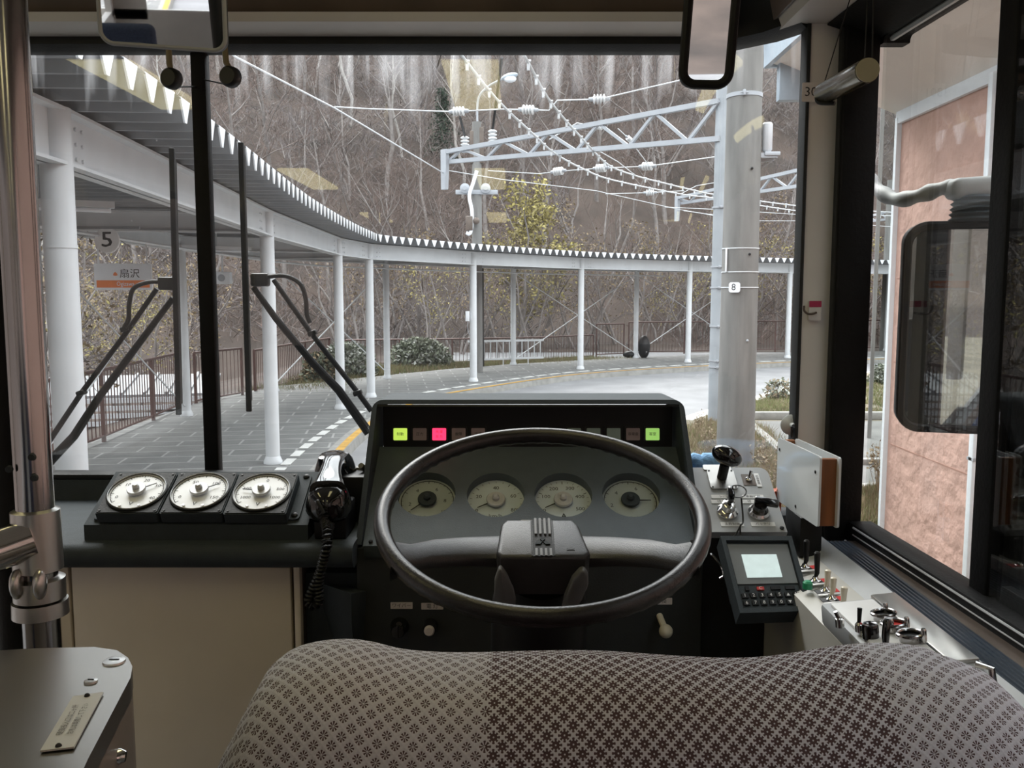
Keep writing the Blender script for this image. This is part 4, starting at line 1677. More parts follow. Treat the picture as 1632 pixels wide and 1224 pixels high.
pane([V((WX0 + 0.03, WY, 0)), V((dvx - 0.012, WY, 0))], 'window_1', 'windscreen', zb, z0 + 0.03)
pane([V((dvx + 0.012, WY, 0))] + WPATH[2:], 'window_2', 'windscreen', zb, z0 + 0.03)
mb = MB()
ta, tb = at_y(318, 86, WY - 0.006), at_y(341, 752, WY - 0.006)
mb.bar(V((ta.x, ta.y, z0 + 0.05)), V((tb.x, tb.y, zb - 0.02)), 0.034, 0.03, up=(0, 1, 0), bev=0.006)
struct(mb, 'trim_3', 'rubber')
mb = MB()
mb.box((-0.5, WY, zb - 0.02), (2.3, 0.05, 0.06), None, 0.01)
struct(mb, 'trim_4', 'rubber')

# right front pillar: beige face, dark edge strips
pa, pb = at_y(1275, 400, 1.76).x, at_y(1327, 400, 1.76).x
mb = MB()
mb.box(((pa + pb) / 2, 1.766, 2.4), (pb - pa, 0.032, 1.5), None, 0.006)
struct(mb, 'wall_right_pillar', 'pillar')
mb = MB()
mb.box((pa + 0.001, 1.768, 2.4), (0.008, 0.042, 1.5), None, 0.003)
mb.box((pb - 0.001, 1.758, 2.4), (0.010, 0.05, 1.5), None, 0.003)
struct(mb, 'trim_5', 'dash_lower')
# black frame of the side window
zs = 1.945
zt = 2.885
mb = MB()


def wall_pt(y, z, o=0.0):
    return V((xr(y) + o, y, z))


WY0, WY1 = 1.715, 1.315            # front and rear edge of the fixed pane
fx = at_y(1381, 500, WY0).x
mb.box(((pb + 0.697) / 2, WY0 + 0.03, 2.3), (0.697 - pb + 0.004, 0.05, 1.6), None, 0.004)
struct(mb, 'trim_6', 'rubber')
mb = MB()
# upper frame with the rounded front corner
rc = 0.012
poly = [(WY0 + 0.03, zt - rc - 0.001), (WY0, zt - rc - 0.001)]
for k in range(7):
    a = PI / 2 * k / 6
    poly.append((WY0 - rc + rc * math.cos(a), zt - rc + rc * math.sin(a)))
poly += [(-6.8, zt), (-6.8, 3.1), (WY0 + 0.03, 3.1)]
mb.ext([wall_pt(y, z, -0.004) for y, z in poly], (0.05, 0, 0))
mb.ext([wall_pt(1.75, zt - 0.001, 0.0), (oc.x + 0.080, 1.75, oc.z - 0.003), (oc.x + 0.080, 1.75, oc.z + 0.02), wall_pt(1.75, oc.z + 0.02, 0.0)], (0.10, -3.5, 0))
struct(mb, 'trim_7', 'rubber')
mb = MB()
mb.tube([wall_pt(WY0, zt - 0.004, 0.012), wall_pt(1.0, zt - 0.004, 0.012), wall_pt(-1.0, zt - 0.004, 0.012)], 0.006, 6)
struct(mb, 'trim_8', 'trim_white')
mb = MB()
mb.box((xr(0.5) + 0.0, 0.4, 2.42), (0.006, 2.62, 1.0), Matrix.Rotation(-math.atan(TAPER), 3, 'Z'))
struct(mb, 'window_3', 'glass')
# rear pillar of the pane = front stile of the sliding window
mb = MB()
yb_ = at_x(1571, 500, xr(1.32)).y
mb.bar(wall_pt(yb_ - 0.032, 1.9, 0.022), wall_pt(yb_ - 0.032, 2.95, 0.022), 0.05, 0.062, up=(1, 0, 0), bev=0.004)
mb.bar(wall_pt(yb_ - 0.080, 1.9, 0.030), wall_pt(yb_ - 0.080, 2.95, 0.030), 0.05, 0.036, up=(1, 0, 0), bev=0.004)
mb.bar(wall_pt(yb_ - 0.08, 1.955, 0.012), wall_pt(0.2, 1.955, 0.012), 0.03, 0.04, bev=0.004)
struct(mb, 'trim_9', 'rubber')
# sill rails under the pane
mb = MB()
mb.bar(wall_pt(1.72, zs - 0.02, -0.01), wall_pt(-1.0, zs - 0.02, -0.01), 0.05, 0.05, bev=0.006)
mb.bar(wall_pt(1.70, zs - 0.045, -0.035), wall_pt(-1.0, zs - 0.045, -0.035), 0.03, 0.03, bev=0.004)
struct(mb, 'trim_10', 'rubber')
for k, (dx, dz, r_) in enumerate(((-0.0352, -0.004, 0.0022), (-0.0502, -0.030, 0.0024), (-0.0352, -0.018, 0.0014))):
    mb = MB()
    mb.tube([wall_pt(1.69, zs + dz + 0.002, dx), wall_pt(-1.0, zs + dz + 0.002, dx)], r_, 6)
    struct(mb, 'trim_%d' % (11 + k), 'bright_sheet')
# right wall below, sill shelf
mb = MB()
mb.ext([wall_pt(1.90, 0.9, 0.02), wall_pt(-7.8, 0.9, 0.02), wall_pt(-7.8, 1.88, 0.02), wall_pt(1.90, 1.88, 0.02)], (0.05, 0, 0))
struct(mb, 'wall_right', 'cream_wall')
# left wall with door and window openings
mb = MB()
for y0, y1, za, zc in ((0.55, 0.63, 0.9, 3.1), (1.84, 1.97, 0.9, 3.1), (-7.8, 0.55, 0.9, 1.75), (-7.8, 2.0, 2.90, 3.1), (-1.6, -1.5, 1.7, 2.95), (-3.5, -3.4, 1.7, 2.95), (-5.5, -5.4, 1.7, 2.95), (-7.8, -7.5, 1.7, 2.95)):
    mb.box((XL - 0.03, (y0 + y1) / 2, (za + zc) / 2), (0.06, y1 - y0, zc - za))
struct(mb, 'wall_left', 'cream_wall')
mb = MB()
for y0, y1, za, zc in ((-1.2, -1.1, 1.9, 2.95), (-3.5, -3.4, 1.9, 2.95), (-5.5, -5.4, 1.9, 2.95), (-7.8, -7.5, 1.9, 2.95)):
    mb.box((xr(-3) + 0.03 + 0.1, (y0 + y1) / 2, (za + zc) / 2), (0.06, y1 - y0, zc - za))
struct(mb, 'wall_right_rear', 'cream_wall')
mb = MB()
mb.box((-0.42, -7.8, 1.3), (2.7, 0.06, 0.9))
mb.box((-0.42, -7.8, 3.0), (2.7, 0.06, 0.3))
mb.box((-1.45, -7.8, 2.3), (0.35, 0.06, 1.3))
mb.box((0.75, -7.8, 2.3), (0.5, 0.06, 1.3))
struct(mb, 'wall_back', 'cream_wall')
mb = MB()
mb.box((-0.49, WY + 0.06, 1.35), (2.28, 0.05, 1.1))
struct(mb, 'wall_front_lower', 'dash_dark')

# ceiling lights (the yellow ones mirrored in the windscreen)
M['lamp_cover'] = pm('warm lit lamp cover', (1.0, 0.87, 0.45), 0.5, var=0.02, emit=1.65)
light_spots = [(-0.125, 1.0, 'right ceiling lamp over the driver'), (-0.125, -1.5, 'right ceiling lamp over the front seats'), (-0.135, -4.15, 'right ceiling lamp over the middle seats'),
               (-1.22, 1.0, 'left ceiling lamp by the door'), (-1.22, -1.5, 'left ceiling lamp over the front seats'), (-1.22, -4.15, 'left ceiling lamp over the middle seats')]
cl = None
for x, y, lab in light_spots:
    lab = 'yellowish lit ' + lab + ', mirrored in the windscreen'
    if cl is None:
        cl = thing('ceiling_lamp', lab, 'lamp', (x, y, CEIL), 'ceiling lamps')
        mb = MB()
        mb.box((x, y, CEIL - 0.012), (0.23, 0.96, 0.024), None, 0.006)
        mb.build('frame', 'white_ceiling', cl)
        mb = MB()
        mb.box((x, y, CEIL - 0.03), (0.17, 0.88, 0.02), None, 0.008)
        mb.build('lamp_cover', 'lamp_cover', cl)
    else:
        dup(cl, (x, y, CEIL), 0, lab)

# passenger seats behind, seen in the mirrors
ps = thing('passenger_seat', 'blue high backed passenger seat behind the driver, seen in the mirror', 'seat', (-1.2, -1.4, FLOOR), 'blue passenger seats')
mb = MB()
mb.box((-1.2, -1.4, FLOOR + 0.45), (0.46, 0.46, 0.12), None, 0.04, 3)
mb.build('seat', 'blue_seat', ps)
mb = MB()
mb.box((-1.2, -1.64, FLOOR + 0.82), (0.46, 0.12, 0.72), Matrix.Rotation(R(8), 3, 'X'), 0.05, 3)
mb.build('backrest', 'blue_seat', ps)
mb = MB()
mb.box((-1.2, -1.42, FLOOR + 0.2), (0.4, 0.1, 0.40), None, 0.01)
mb.build('leg', 'dash', ps)
for x in (-1.2, 0.38):
    for k in range(4):
        if x == -1.2 and k == 0:
            continue
        dup(ps, (x, -1.4 - 0.85 * k, FLOOR), 0, 'blue high backed passenger seat in the row behind, seen in the mirror')

# =================================================================== LEFT DASH SHELF AND CABINET
ZD = at_y(300, 866, 1.52).z           # top of the shelf at its front edge
YF = 1.50
prof = [(YF + 0.02, ZD), (1.86, ZD - 0.004), (1.875, ZD + 0.045), (1.90, ZD + 0.045), (1.915, ZD - 0.05), (YF + 0.03, ZD - 0.06), (YF + 0.02, ZD - 0.058)]
for k in range(6):
    a = R(-80 + 160 * k / 5)
prof = [(1.86, ZD - 0.002), (1.87, ZD + 0.040), (1.915, ZD + 0.040), (1.915, ZD - 0.044), (YF + 0.02, ZD - 0.044)]
for k in range(8):
    a = R(250 - 160 * k / 7)
    prof.append((YF + 0.020 + 0.020 * math.cos(a), ZD - 0.021 + 0.021 * math.sin(a)))
shelf = thing('dashboard_shelf', 'slate grey dashboard shelf with a rounded front edge, left of the steering wheel', 'dashboard', (-0.9, 1.7, ZD - 0.066))
mb = MB()
mb.ext([(-1.58, y, z) for y, z in prof], (1.30, 0, 0))
mb.build('top', 'dash', shelf, 40)
mb = MB()
mb.bar(V((-1.58, 1.893, ZD + 0.046)), V((-0.28, 1.893, ZD + 0.046)), 0.05, 0.012, bev=0.003)
mb.build('rear_lip', 'dash_dark', shelf)

cab = thing('front_cabinet', 'cream laminate cabinet with dark seams below the dashboard shelf', 'cabinet', (-0.9, 1.7, FLOOR))
xs_ = [at_y(x, 1000, 1.545).x for x in (-30, 118, 122, 467, 472, 482)]
YC = 1.545
mb = MB()
mb.box(((-1.58 + xs_[5]) / 2, YC + 0.18, (FLOOR + ZD - 0.046) / 2), (xs_[5] + 1.58, 0.34, ZD - 0.046 - FLOOR))
mb.build('body', 'brown_wood', cab)
mb = MB()
mb.box(((-1.58 + xs_[1]) / 2, YC, (FLOOR + ZD - 0.046) / 2), (xs_[1] + 1.58, 0.02, ZD - 0.046 - FLOOR), None, 0.003)
mb.build('side_panel', 'cream', cab)
mb = MB()
mb.box(((xs_[2] + xs_[3]) / 2, YC, (FLOOR + ZD - 0.046) / 2), (xs_[3] - xs_[2], 0.02, ZD - 0.046 - FLOOR), None, 0.003)
mb.build('door', 'cream', cab)
mb = MB()
mb.box(((xs_[4] + xs_[5]) / 2, YC, (FLOOR + ZD - 0.046) / 2), (xs_[5] - xs_[4], 0.02, ZD - 0.046 - FLOOR), None, 0.002)
mb.build('edge_strip', 'cream', cab)
# dark console side between cabinet and instrument panel
mb = MB()
q = [at_y(x, y, Y) for x, y, Y in ((486, 905, 1.56), (562, 918, 1.56), (572, 1030, 1.56), (486, 990, 1.60))]
mb.ext([(xs_[5] + 0.002, 1.57, ZD - 0.07), (-0.283, 1.57, ZD - 0.07), (-0.283, 1.57, 1.2), (xs_[5] + 0.002, 1.57, 1.2)], (0, 0.3, 0))
mb.ext([(xs_[5] + 0.03, 1.56, ZD - 0.085), (-0.283, 1.50, ZD - 0.085), (-0.283, 1.50, ZD - 0.14), (xs_[5] + 0.12, 1.56, ZD - 0.10)], (0, 0.05, -0.2))
tag(mb.build('cable_duct', 'dash'), 'dark grey duct cover between the cream cabinet and the instrument panel', 'cover')

# =================================================================== METER BOX ON THE SHELF
bf = [at_y(132, 853, 1.535), at_y(490, 857, 1.535)]
X0, X1 = bf[0].x, bf[1].x
t_ang = R(27)
o = V(((X0 + X1) / 2, 1.54, ZD + 0.028))
mf = frame(o, (1, 0, 0), (0, math.cos(t_ang), math.sin(t_ang)))
top_pt = on_plane(330, 752, mf.translation, mf.to_3x3() @ V((0, 0, 1)))
H_ = (mf.inverted() @ top_pt).y
W_ = X1 - X0
met = thing('meter_box', 'black sloping box with three round white voltmeters on the dashboard shelf', 'meter box', (o.x, o.y, ZD))
mb = MB()
mb.ext([(X0, 1.54, ZD + 0.0), (X0, 1.54, ZD + 0.028), (X0, 1.54 + H_ * math.cos(t_ang), ZD + 0.028 + H_ * math.sin(t_ang)), (X0, 1.54 + H_ * math.cos(t_ang) + 0.004, ZD + 0.0)], (W_, 0, 0))
mb.build('body', 'dash', met)
mb = MB()
mb.plate(mf, rrect(W_ - 0.03, H_ - 0.022, 0.008, cx=-0.003, cy_=H_ / 2), 0.0, 0.004)
mb.build('cover_plate', 'dash', met)
for sx, sy in ((-1, 0), (1, 0), (-1, 1), (1, 1)):
    c = mf @ V((sx * (W_ / 2 - 0.025) - 0.003, 0.022 if sy == 0 else H_ - 0.02, 0.004))
    mb = MB()
    mb.lathe([(0.006, 0), (0.006, 0.002), (0.003, 0.004), (0, 0.004)], c, mf.to_3x3() @ V((0, 0, 1)), 12)
    mb.build('screw', 'black', met)


def gauge(parent, fr, rad, name, dial, items, ticks, needle_deg, unit, hub='steel', small=0.019, needle_len=0.72, rim=None, num_r=0.66, sweep_=(220, -40), studs=True, arc=True):
    """A round dial at frame fr: face, scale ring, numerals, needle and hub."""
    nrm = fr.to_3x3() @ V((0, 0, 1))
    mb = MB()
    mb.lathe([(0, 0), (rad, 0), (rad, -0.004)], fr.translation, nrm, 48)
    g = mb.build(name, dial, parent)
    mb = MB()
    a0, a1 = sweep_
    for k in range(ticks + 1):
        a = R(a0 + (a1 - a0) * k / ticks)
        big = k % 5 == 0
        l0 = 0.80 if big else 0.85
        d = V((math.cos(a), math.sin(a), 0))
        s = V((-d.y, d.x, 0)) * rad * (0.012 if big else 0.007)
        p0, p1 = d * rad * l0, d * rad * 0.93
        mb.add([fr @ (p0 - s + V((0, 0, .0004))), fr @ (p0 + s + V((0, 0, .0004))), fr @ (p1 + s + V((0, 0, .0004))), fr @ (p1 - s + V((0, 0, .0004)))], [[0, 1, 2, 3]])
    if arc:
        n = 40
        for k in range(n):
            b0, b1 = R(a0 + (a1 - a0) * k / n), R(a0 + (a1 - a0) * (k + 1) / n)
            q_ = [V((math.cos(b) * rad * r_, math.sin(b) * rad * r_, .0004)) for b, r_ in ((b0, 0.90), (b1, 0.90), (b1, 0.93), (b0, 0.93))]
            mb.add([fr @ p for p in q_], [[0, 1, 2, 3]])
    for body, ang, size, r_ in items:
        a = R(ang)
        mb.add(*text_verts(body, size, fr @ Matrix.Translation((math.cos(a) * rad * r_, math.sin(a) * rad * r_, 0)), 0.0005))
    if unit:
        mb.add(*text_verts(unit[0], unit[1], fr @ Matrix.Translation((0, -rad * 0.66, 0)), 0.0005))
    mb.build('scale', 'ink', g, 0)
    a = R(needle_deg)
    d = V((math.cos(a), math.sin(a), 0))
    mb = MB()
    s = V((-d.y, d.x, 0))
    mb.ext([fr @ (d * rad * -0.2 + s * rad * .035 + V((0, 0, .004))), fr @ (d * rad * -0.2 - s * rad * .035 + V((0, 0, .004))), fr @ (d * rad * needle_len - s * rad * .012 + V((0, 0, .004))), fr @ (d * rad * needle_len + s * rad * .012 + V((0, 0, .004)))], nrm * 0.001)
    mb.build('needle', 'ink', g)
    hr = rad * 0.33
    mb = MB()
    mb.lathe([(hr, 0.005), (hr, 0.008), (hr * 0.94, 0.0095), (hr * 0.38, 0.0095), (hr * 0.36, 0.015), (hr * 0.2, 0.018), (0, 0.018)], fr.translation, nrm, 32)
    mb.build('hub', 'dial_hub' if hub == 'steel' else 'dash', g)
    if studs:
        for sx in (-1, 1):
            mb = MB()
            mb.lathe([(rad * .05, 0), (rad * .05, .003), (0, .003)], fr @ V((sx * rad * 0.34, -rad * 0.78, 0)), nrm, 10)
            mb.build('stud', 'chrome', g)
    return g


nrm_m = mf.to_3x3() @ V((0, 0, 1))
mcs = [(218, 785), (318, 785), (417, 786)]
for k, (px, py) in enumerate(mcs):
    p = mf.inverted() @ on_plane(px, py, mf @ V((0, 0, 0.026)), nrm_m)
    gf = mf @ Matrix.Translation((p.x, p.y + 0.002, 0.0))
    mb = MB()
    wv = 0.112
    mb.plate(gf, rrect(wv, wv * 1.04, 0.004), 0.004, 0.024)
    box_ = mb.build('housing', 'dash', met)
    mb = MB()
    mb.plate(gf, rrect(wv - 0.004, wv * 1.04 - 0.004, 0.004), 0.024, 0.026)
    mb.lathe([(0.0535, 0.024), (0.0535, 0.0285), (0.051, 0.0295), (0.0498, 0.0285)], gf.translation, nrm_m, 48)
    mb.build('bezel', 'dash_dark', box_)
    its = [[('0', 205, .011, .70), ('10', 140, .011, .62), ('20', 78, .011, .66), ('30', 28, .011, .72), ('40', -28, .011, .74)],
           [('0', 205, .011, .70), ('50', 120, .011, .62), ('100', 45, .011, .66), ('150', -28, .011, .68)],
           [('1000', 208, .010, .60), ('500', 160, .010, .62), ('0', 84, .011, .66), ('500', 16, .010, .66), ('1000', -28, .010, .60)]][k]
    gg = gauge(met, gf @ Matrix.Translation((0, 0, 0.0262)), 0.0505, 'dial', 'dial_white', its, (40, 30, 40)[k], (33, 30, 172)[k], ('V', .013), arc=True)
    mb = MB()
    mb.lathe([(0.0512, 0.0265), (0.0512, 0.0300), (0.0505, 0.0306), (0.0498, 0.0300)], gf.translation, nrm_m, 48)
    mb.build('rim', 'dial_hub', gg)
    for sx in (-1, 1):
        for sy in (-1, 1):
            mb = MB()
            mb.lathe([(0.0022, 0), (0.0022, 0.0012), (0, 0.0012)], gf @ V((sx * .049, sy * .051, .026)), nrm_m, 8)
            mb.build('screw', 'black', box_)

# =================================================================== TELEPHONE HANDSET ON ITS CRADLE
hb = at_y(527, 850, 1.56)
cr = thing('handset_cradle', 'small black box that carries the telephone handset beside the meter box', 'cradle', (hb.x, 1.62, ZD))
mb = MB()
mb.box((hb.x + 0.002, 1.595, ZD + 0.028), (0.058, 0.10, 0.056), None, 0.004)
mb.build('base', 'black', cr)
mb = MB()
mb.box((hb.x + 0.010, 1.70, ZD + 0.045), (0.075, 0.07, 0.09), None, 0.006)
mb.build('hook_body', 'black', cr)
for sx in (-1, 1):
    mb = MB()
    mb.tube([(hb.x + 0.010 + sx * 0.036, 1.70, ZD + 0.06), (hb.x + 0.010 + sx * 0.045, 1.67, ZD + 0.10), (hb.x + 0.010 + sx * 0.045, 1.66, ZD + 0.128)], 0.006, 10)
    mb.build('prong', 'gloss_black', cr)
hs = thing('telephone_handset', 'glossy black telephone handset with a coiled cord hanging over the shelf edge', 'handset', (hb.x, 1.60, ZD + 0.1))
up_c = at_y(535, 752, 1.72)
lo_c = at_y(524, 805, 1.56)
hd = (up_c - lo_c).normalized()
side = V((1, 0.1, 0)).normalized()
nrm_h = side.cross(hd).normalized()
mb = MB()
pts = [lo_c + nrm_h * 0.024 - hd * 0.005, lo_c + hd * 0.05 + nrm_h * 0.036, up_c - hd * 0.05 + nrm_h * 0.036, up_c + nrm_h * 0.018]
cp = catmull(pts, 6)
vs_, fs = [], []
n = 16
for i, p in enumerate(cp):
    f = i / (len(cp) - 1)
    w = 0.019 + 0.014 * abs(2 * f - 1) ** 2
    h = 0.016 + 0.010 * abs(2 * f - 1) ** 2
    for k in range(n):
        a = 2 * PI * k / n
        ca, sa = math.cos(a), math.sin(a)
        vs_.append(p + side * (w * math.copysign(abs(ca) ** 0.6, ca)) + nrm_h * (h * math.copysign(abs(sa) ** 0.6, sa)))
for i in range(len(cp) - 1):
    for k in range(n):
        l = (k + 1) % n
        fs.append([i * n + k, i * n + l, (i + 1) * n + l, (i + 1) * n + k])
fs += [list(range(n))[::-1], list(range((len(cp) - 1) * n, len(cp) * n))]
mb.add(vs_, fs)
mb.build('handle', 'gloss_black', hs, 50)
for c, nm in ((lo_c, 'mouthpiece'), (up_c, 'earpiece')):
    ax = (-nrm_h * 0.9 + (hd if nm == 'mouthpiece' else -hd) * 0.1).normalized()
    mb = MB()
    mb.lathe([(0, -0.036), (0.020, -0.034), (0.034, -0.022), (0.041, 0.0), (0.0415, 0.012), (0.038, 0.022), (0.030, 0.027), (0, 0.027)], c + nrm_h * 0.006, ax, 32)
    mb.build(nm, 'gloss_black', hs, 50)
# coiled cord: down over the shelf edge and back up
c0 = at_y(514, 808, 1.525)
path = catmull([c0, at_y(517, 830, 1.51), at_y(521, 850, 1.478), at_y(518, 880, 1.468), at_y(509, 915, 1.468), at_y(496, 945, 1.468), at_y(492, 958, 1.468), at_y(499, 966, 1.466), at_y(508, 958, 1.466), at_y(508, 930, 1.464),
                at_y(515, 895, 1.463), at_y(521, 872, 1.463), at_y(523, 850, 1.488), at_y(526, 836, 1.535)], 8)
path = resample(path, 0.0012)
hp = []
ph = 0.0
for i, p in enumerate(path):
    t_ = (path[min(i + 1, len(path) - 1)] - path[max(i - 1, 0)]).normalized()
    e1 = t_.cross(V((0, 1, 0)))
    e1 = e1.normalized() if e1.length > 0.1 else t_.cross(V((1, 0, 0))).normalized()
    e2 = t_.cross(e1)
    ph += 0.0012 / 0.0068 * 2 * PI
    hp.append(p + e1 * math.cos(ph) * 0.0068 + e2 * math.sin(ph) * 0.0068)
mb = MB()
mb.tube(hp, 0.0026, 5)
mb.tube(catmull([lo_c - hd * 0.02 - V((0, 0.03, 0.0)), c0 + V((-0.008, -0.004, 0.012)), c0], 6), 0.0035, 6)
mb.build('coiled_cord', 'black', hs, 60)
# small lever behind the earpiece
mb = MB()
mb.tube(catmull([up_c + V((0.035, 0.02, 0.002)), up_c + V((0.06, 0.0, 0.004)), at_y(575, 742, 1.70)], 6), 0.006, 8)
mb.build('clip', pm('olive brown clip', (0.10, 0.09, 0.06), 0.4), cr)


# =================================================================== INSTRUMENT PANEL
BX0, BX1 = at_y(567, 868, 1.55).x, at_y(1121, 868, 1.55).x
pb_l = at_y(600, 868, 1.55)
zB = pb_l.z
tp = at_y(830, 637, 1.72)
BC = (BX0 + BX1) / 2
ip = thing('instrument_panel', 'hooded slate grey instrument panel with four round gauges behind the steering wheel', 'instrument panel', (BC, 1.6, 1.2))
# hood: a U of thick plate in the sloping front plane, running back level
sl = V((0, tp.y - 1.55, tp.z - zB))
HL = sl.length
hf = frame((BC, 1.55, zB), (1, 0, 0), sl)
wb, wt = (BX1 - BX0) / 2, (at_y(1087, 640, 1.72).x - at_y(591, 640, 1.72).x) / 2
outer = [(-wb, 0)]
rr = 0.022
for k in range(6):
    a = R(180 - 90 * k / 5)
    outer.append((-wt + rr + rr * math.cos(a), HL - rr + rr * math.sin(a)))
for k in range(6):
    a = R(90 - 90 * k / 5)
    outer.append((wt - rr + rr * math.cos(a), HL - rr + rr * math.sin(a)))
outer.append((wb, 0))
th = 0.010
inner_ = [(wb - th, 0), (wt - th, HL - th), (-wt + th, HL - th), (-wb + th, 0)]
mb = MB()
mb.ext([hf @ V((x, y, 0)) for x, y in outer + inner_], (0, 0.16, -0.005))
mb.build('hood', 'dash', ip, 40)
mb = MB()
ins = [(wb - th, 0), (wt - th, HL - th), (wt - th - 0.004, HL - th - 0.004), (wb - th - 0.004, 0)]
mb.box((BC, 1.872, (zB + tp.z) / 2 - 0.02), (2 * wt - 0.03, 0.01, tp.z - zB - 0.04))
mb.ext([hf @ V((x, y, -0.002)) for x, y in ((-wt + th, HL - th), (wt - th, HL - th), (wt - th, HL - th - 0.004), (-wt + th, HL - th - 0.004))], (0, 0.15, -0.02))
mb.build('hood_lining', 'black', ip)
# sloping face with four round openings
FA = R(36)
ff = frame((BC, 1.553, zB - 0.004), (1, 0, 0), (0, math.cos(FA), math.sin(FA)))
nf = ff.to_3x3() @ V((0, 0, 1))
fi = ff.inverted()
FT = (fi @ on_plane(830, 712, ff.translation, nf)).y
gpx = [(680, 787), (790, 788), (898, 788), (1006, 788)]
gc = [fi @ on_plane(x, y, ff.translation, nf) for x, y in gpx]
GR = 0.5 * abs((fi @ on_plane(836, 788, ff.translation, nf)).x - (fi @ on_plane(744, 788, ff.translation, nf)).x)
hwf = wb - th - 0.002
cuts = [-hwf] + [(gc[k].x + gc[k + 1].x) / 2 for k in range(3)] + [hwf]
FD = 0.022
mb = MB()
yl, yh = 0.0, FT
for k in range(4):
    x0, x1 = cuts[k], cuts[k + 1]
    cx_, cy_ = gc[k].x, gc[k].y
    angs = sorted(set([2 * PI * i / 64 for i in range(64)] + [math.atan2(yy - cy_, xx - cx_) % (2 * PI) for xx in (x0, x1) for yy in (yl, yh)]))
    ring, rect, bot = [], [], []
    for a in angs:
        dx, dy = math.cos(a), math.sin(a)
        ts = []
        if dx > 1e-9: ts.append((x1 - cx_) / dx)
        if dx < -1e-9: ts.append((x0 - cx_) / dx)
        if dy > 1e-9: ts.append((yh - cy_) / dy)
        if dy < -1e-9: ts.append((yl - cy_) / dy)
        t_ = min(ts)
        rect.append(ff @ V((cx_ + dx * t_, cy_ + dy * t_, 0)))
        ring.append(ff @ V((cx_ + dx * GR, cy_ + dy * GR, 0)))
        bot.append(ff @ V((cx_ + dx * GR, cy_ + dy * GR, -FD)))
    n = len(angs)
    fs = []
    for i in range(n):
        j = (i + 1) % n
        fs.append([i, j, n + j, n + i])
        fs.append([n + i, n + j, 2 * n + j, 2 * n + i])
    mb.add(rect + ring + bot, fs)
mb.build('face_plate', 'dash_face', ip, 30)
gd = [(0.0, 'dial_yellow', [('0', 222, .010, .80), ('2', 195, .012, .62), ('4', 130, .012, .6), ('6', 60, .012, .6), ('8', 0, .012, .62), ('10', -40, .010, .76)], 20, 222, None, 'dark'),
      (0.0, 'dial_cream', [('0', 212, .012, .78), ('20', 160, .012, .64), ('40', 90, .012, .62), ('60', 22, .012, .66), ('80', -32, .012, .74)], 16, 208, ('km/h', .013), 'steel'),
      (0.0, 'dial_cream', [('0', 212, .012, .78), ('100', 160, .012, .64), ('200', 118, .012, .66), ('300', 66, .012, .66), ('400', 20, .012, .64), ('500', -30, .012, .68)], 20, 208, ('A', .017), 'steel'),
      (0.0, 'dial_yellow', [('2', 195, .012, .68), ('4', 140, .012, .6), ('6', 66, .012, .64)], 20, 0, None, 'dark')]
for k, (_, dl, its, tk, nd, un, hub) in enumerate(gd):
    gf = ff @ Matrix.Translation((gc[k].x, gc[k].y, -FD + 0.001))
    g = gauge(ip, gf, GR * 0.995, 'gauge', dl, its, tk, nd, un, hub, arc=(hub == 'dark'), studs=(hub == 'steel'))
    if hub == 'dark':
        lettering([('BRAKE  AIR' if False else 'kgf/cm²', 0.0075, gf @ Matrix.Translation((0, -GR * 0.72, 0)), 0.0006)], 'unit_print', 'ink', g)
# indicator strip: back wall above the face, with a row of little windows
ft_w = ff @ V((0, FT, 0))
mb = MB()
mb.box((BC, ft_w.y + 0.006, (ft_w.z - 0.01 + tp.z - 0.016) / 2), (2 * wt - 0.03, 0.01, tp.z - 0.016 - ft_w.z + 0.01))
mb.build('lamp_board', 'black', ip)
M['lamp_green'] = pm('lit green lamp', (0.50, 0.72, 0.10), 0.4, var=0.05, emit=0.42)
M['lamp_lime'] = pm('lime lamp window', (0.36, 0.68, 0.16), 0.4, var=0.05, emit=0.30)
M['lamp_red'] = pm('lit red lamp', (1.0, 0.03, 0.10), 0.4, var=0.05, emit=0.85)
M['lamp_dim'] = pm('unlit mauve lamp window', (0.32, 0.25, 0.265), 0.4, var=0.05)
M['lamp_teal'] = pm('unlit teal lamp window', (0.27, 0.37, 0.35), 0.4, var=0.05)
yq = ft_w.y - 0.004
lamps = [(638, 'lamp_green', '制動'), (669, 'lamp_dim', '圧力'), (700, 'lamp_red', '元溜'), (731, 'lamp_dim', '故障'), (762, 'lamp_dim', '過流'), (915, 'lamp_teal', None), (946, 'lamp_teal', None), (978, 'lamp_teal', None), (1009, 'lamp_dim', '非常扉'), (1040, 'lamp_lime', '客室')]
for px, mt, tx in lamps:
    c = at_y(px, 692, yq)
    lf = frame(c, (1, 0, 0), (0, 0.12, 1))
    mb = MB()
    mb.plate(lf, rrect(0.034, 0.030, 0.003), -0.012, -0.001)
    lb = mb.build('indicator', 'black', ip)
    mb = MB()
    mb.plate(lf, rrect(0.0275, 0.0245, 0.002), -0.001, 0.001)
    wl_ = mb.build('lamp_window', mt, lb)
    if tx:
        items = [(tx, 0.0072, lf, 0.0016)] if tx != '元溜' else [('元 溜', 0.0062, lf @ Matrix.Translation((0, 0.005, 0)), 0.0016), ('圧 力', 0.0062, lf @ Matrix.Translation((0, -0.005, 0)), 0.0016)]
        lettering(items, 'lettering', 'ink', lb)
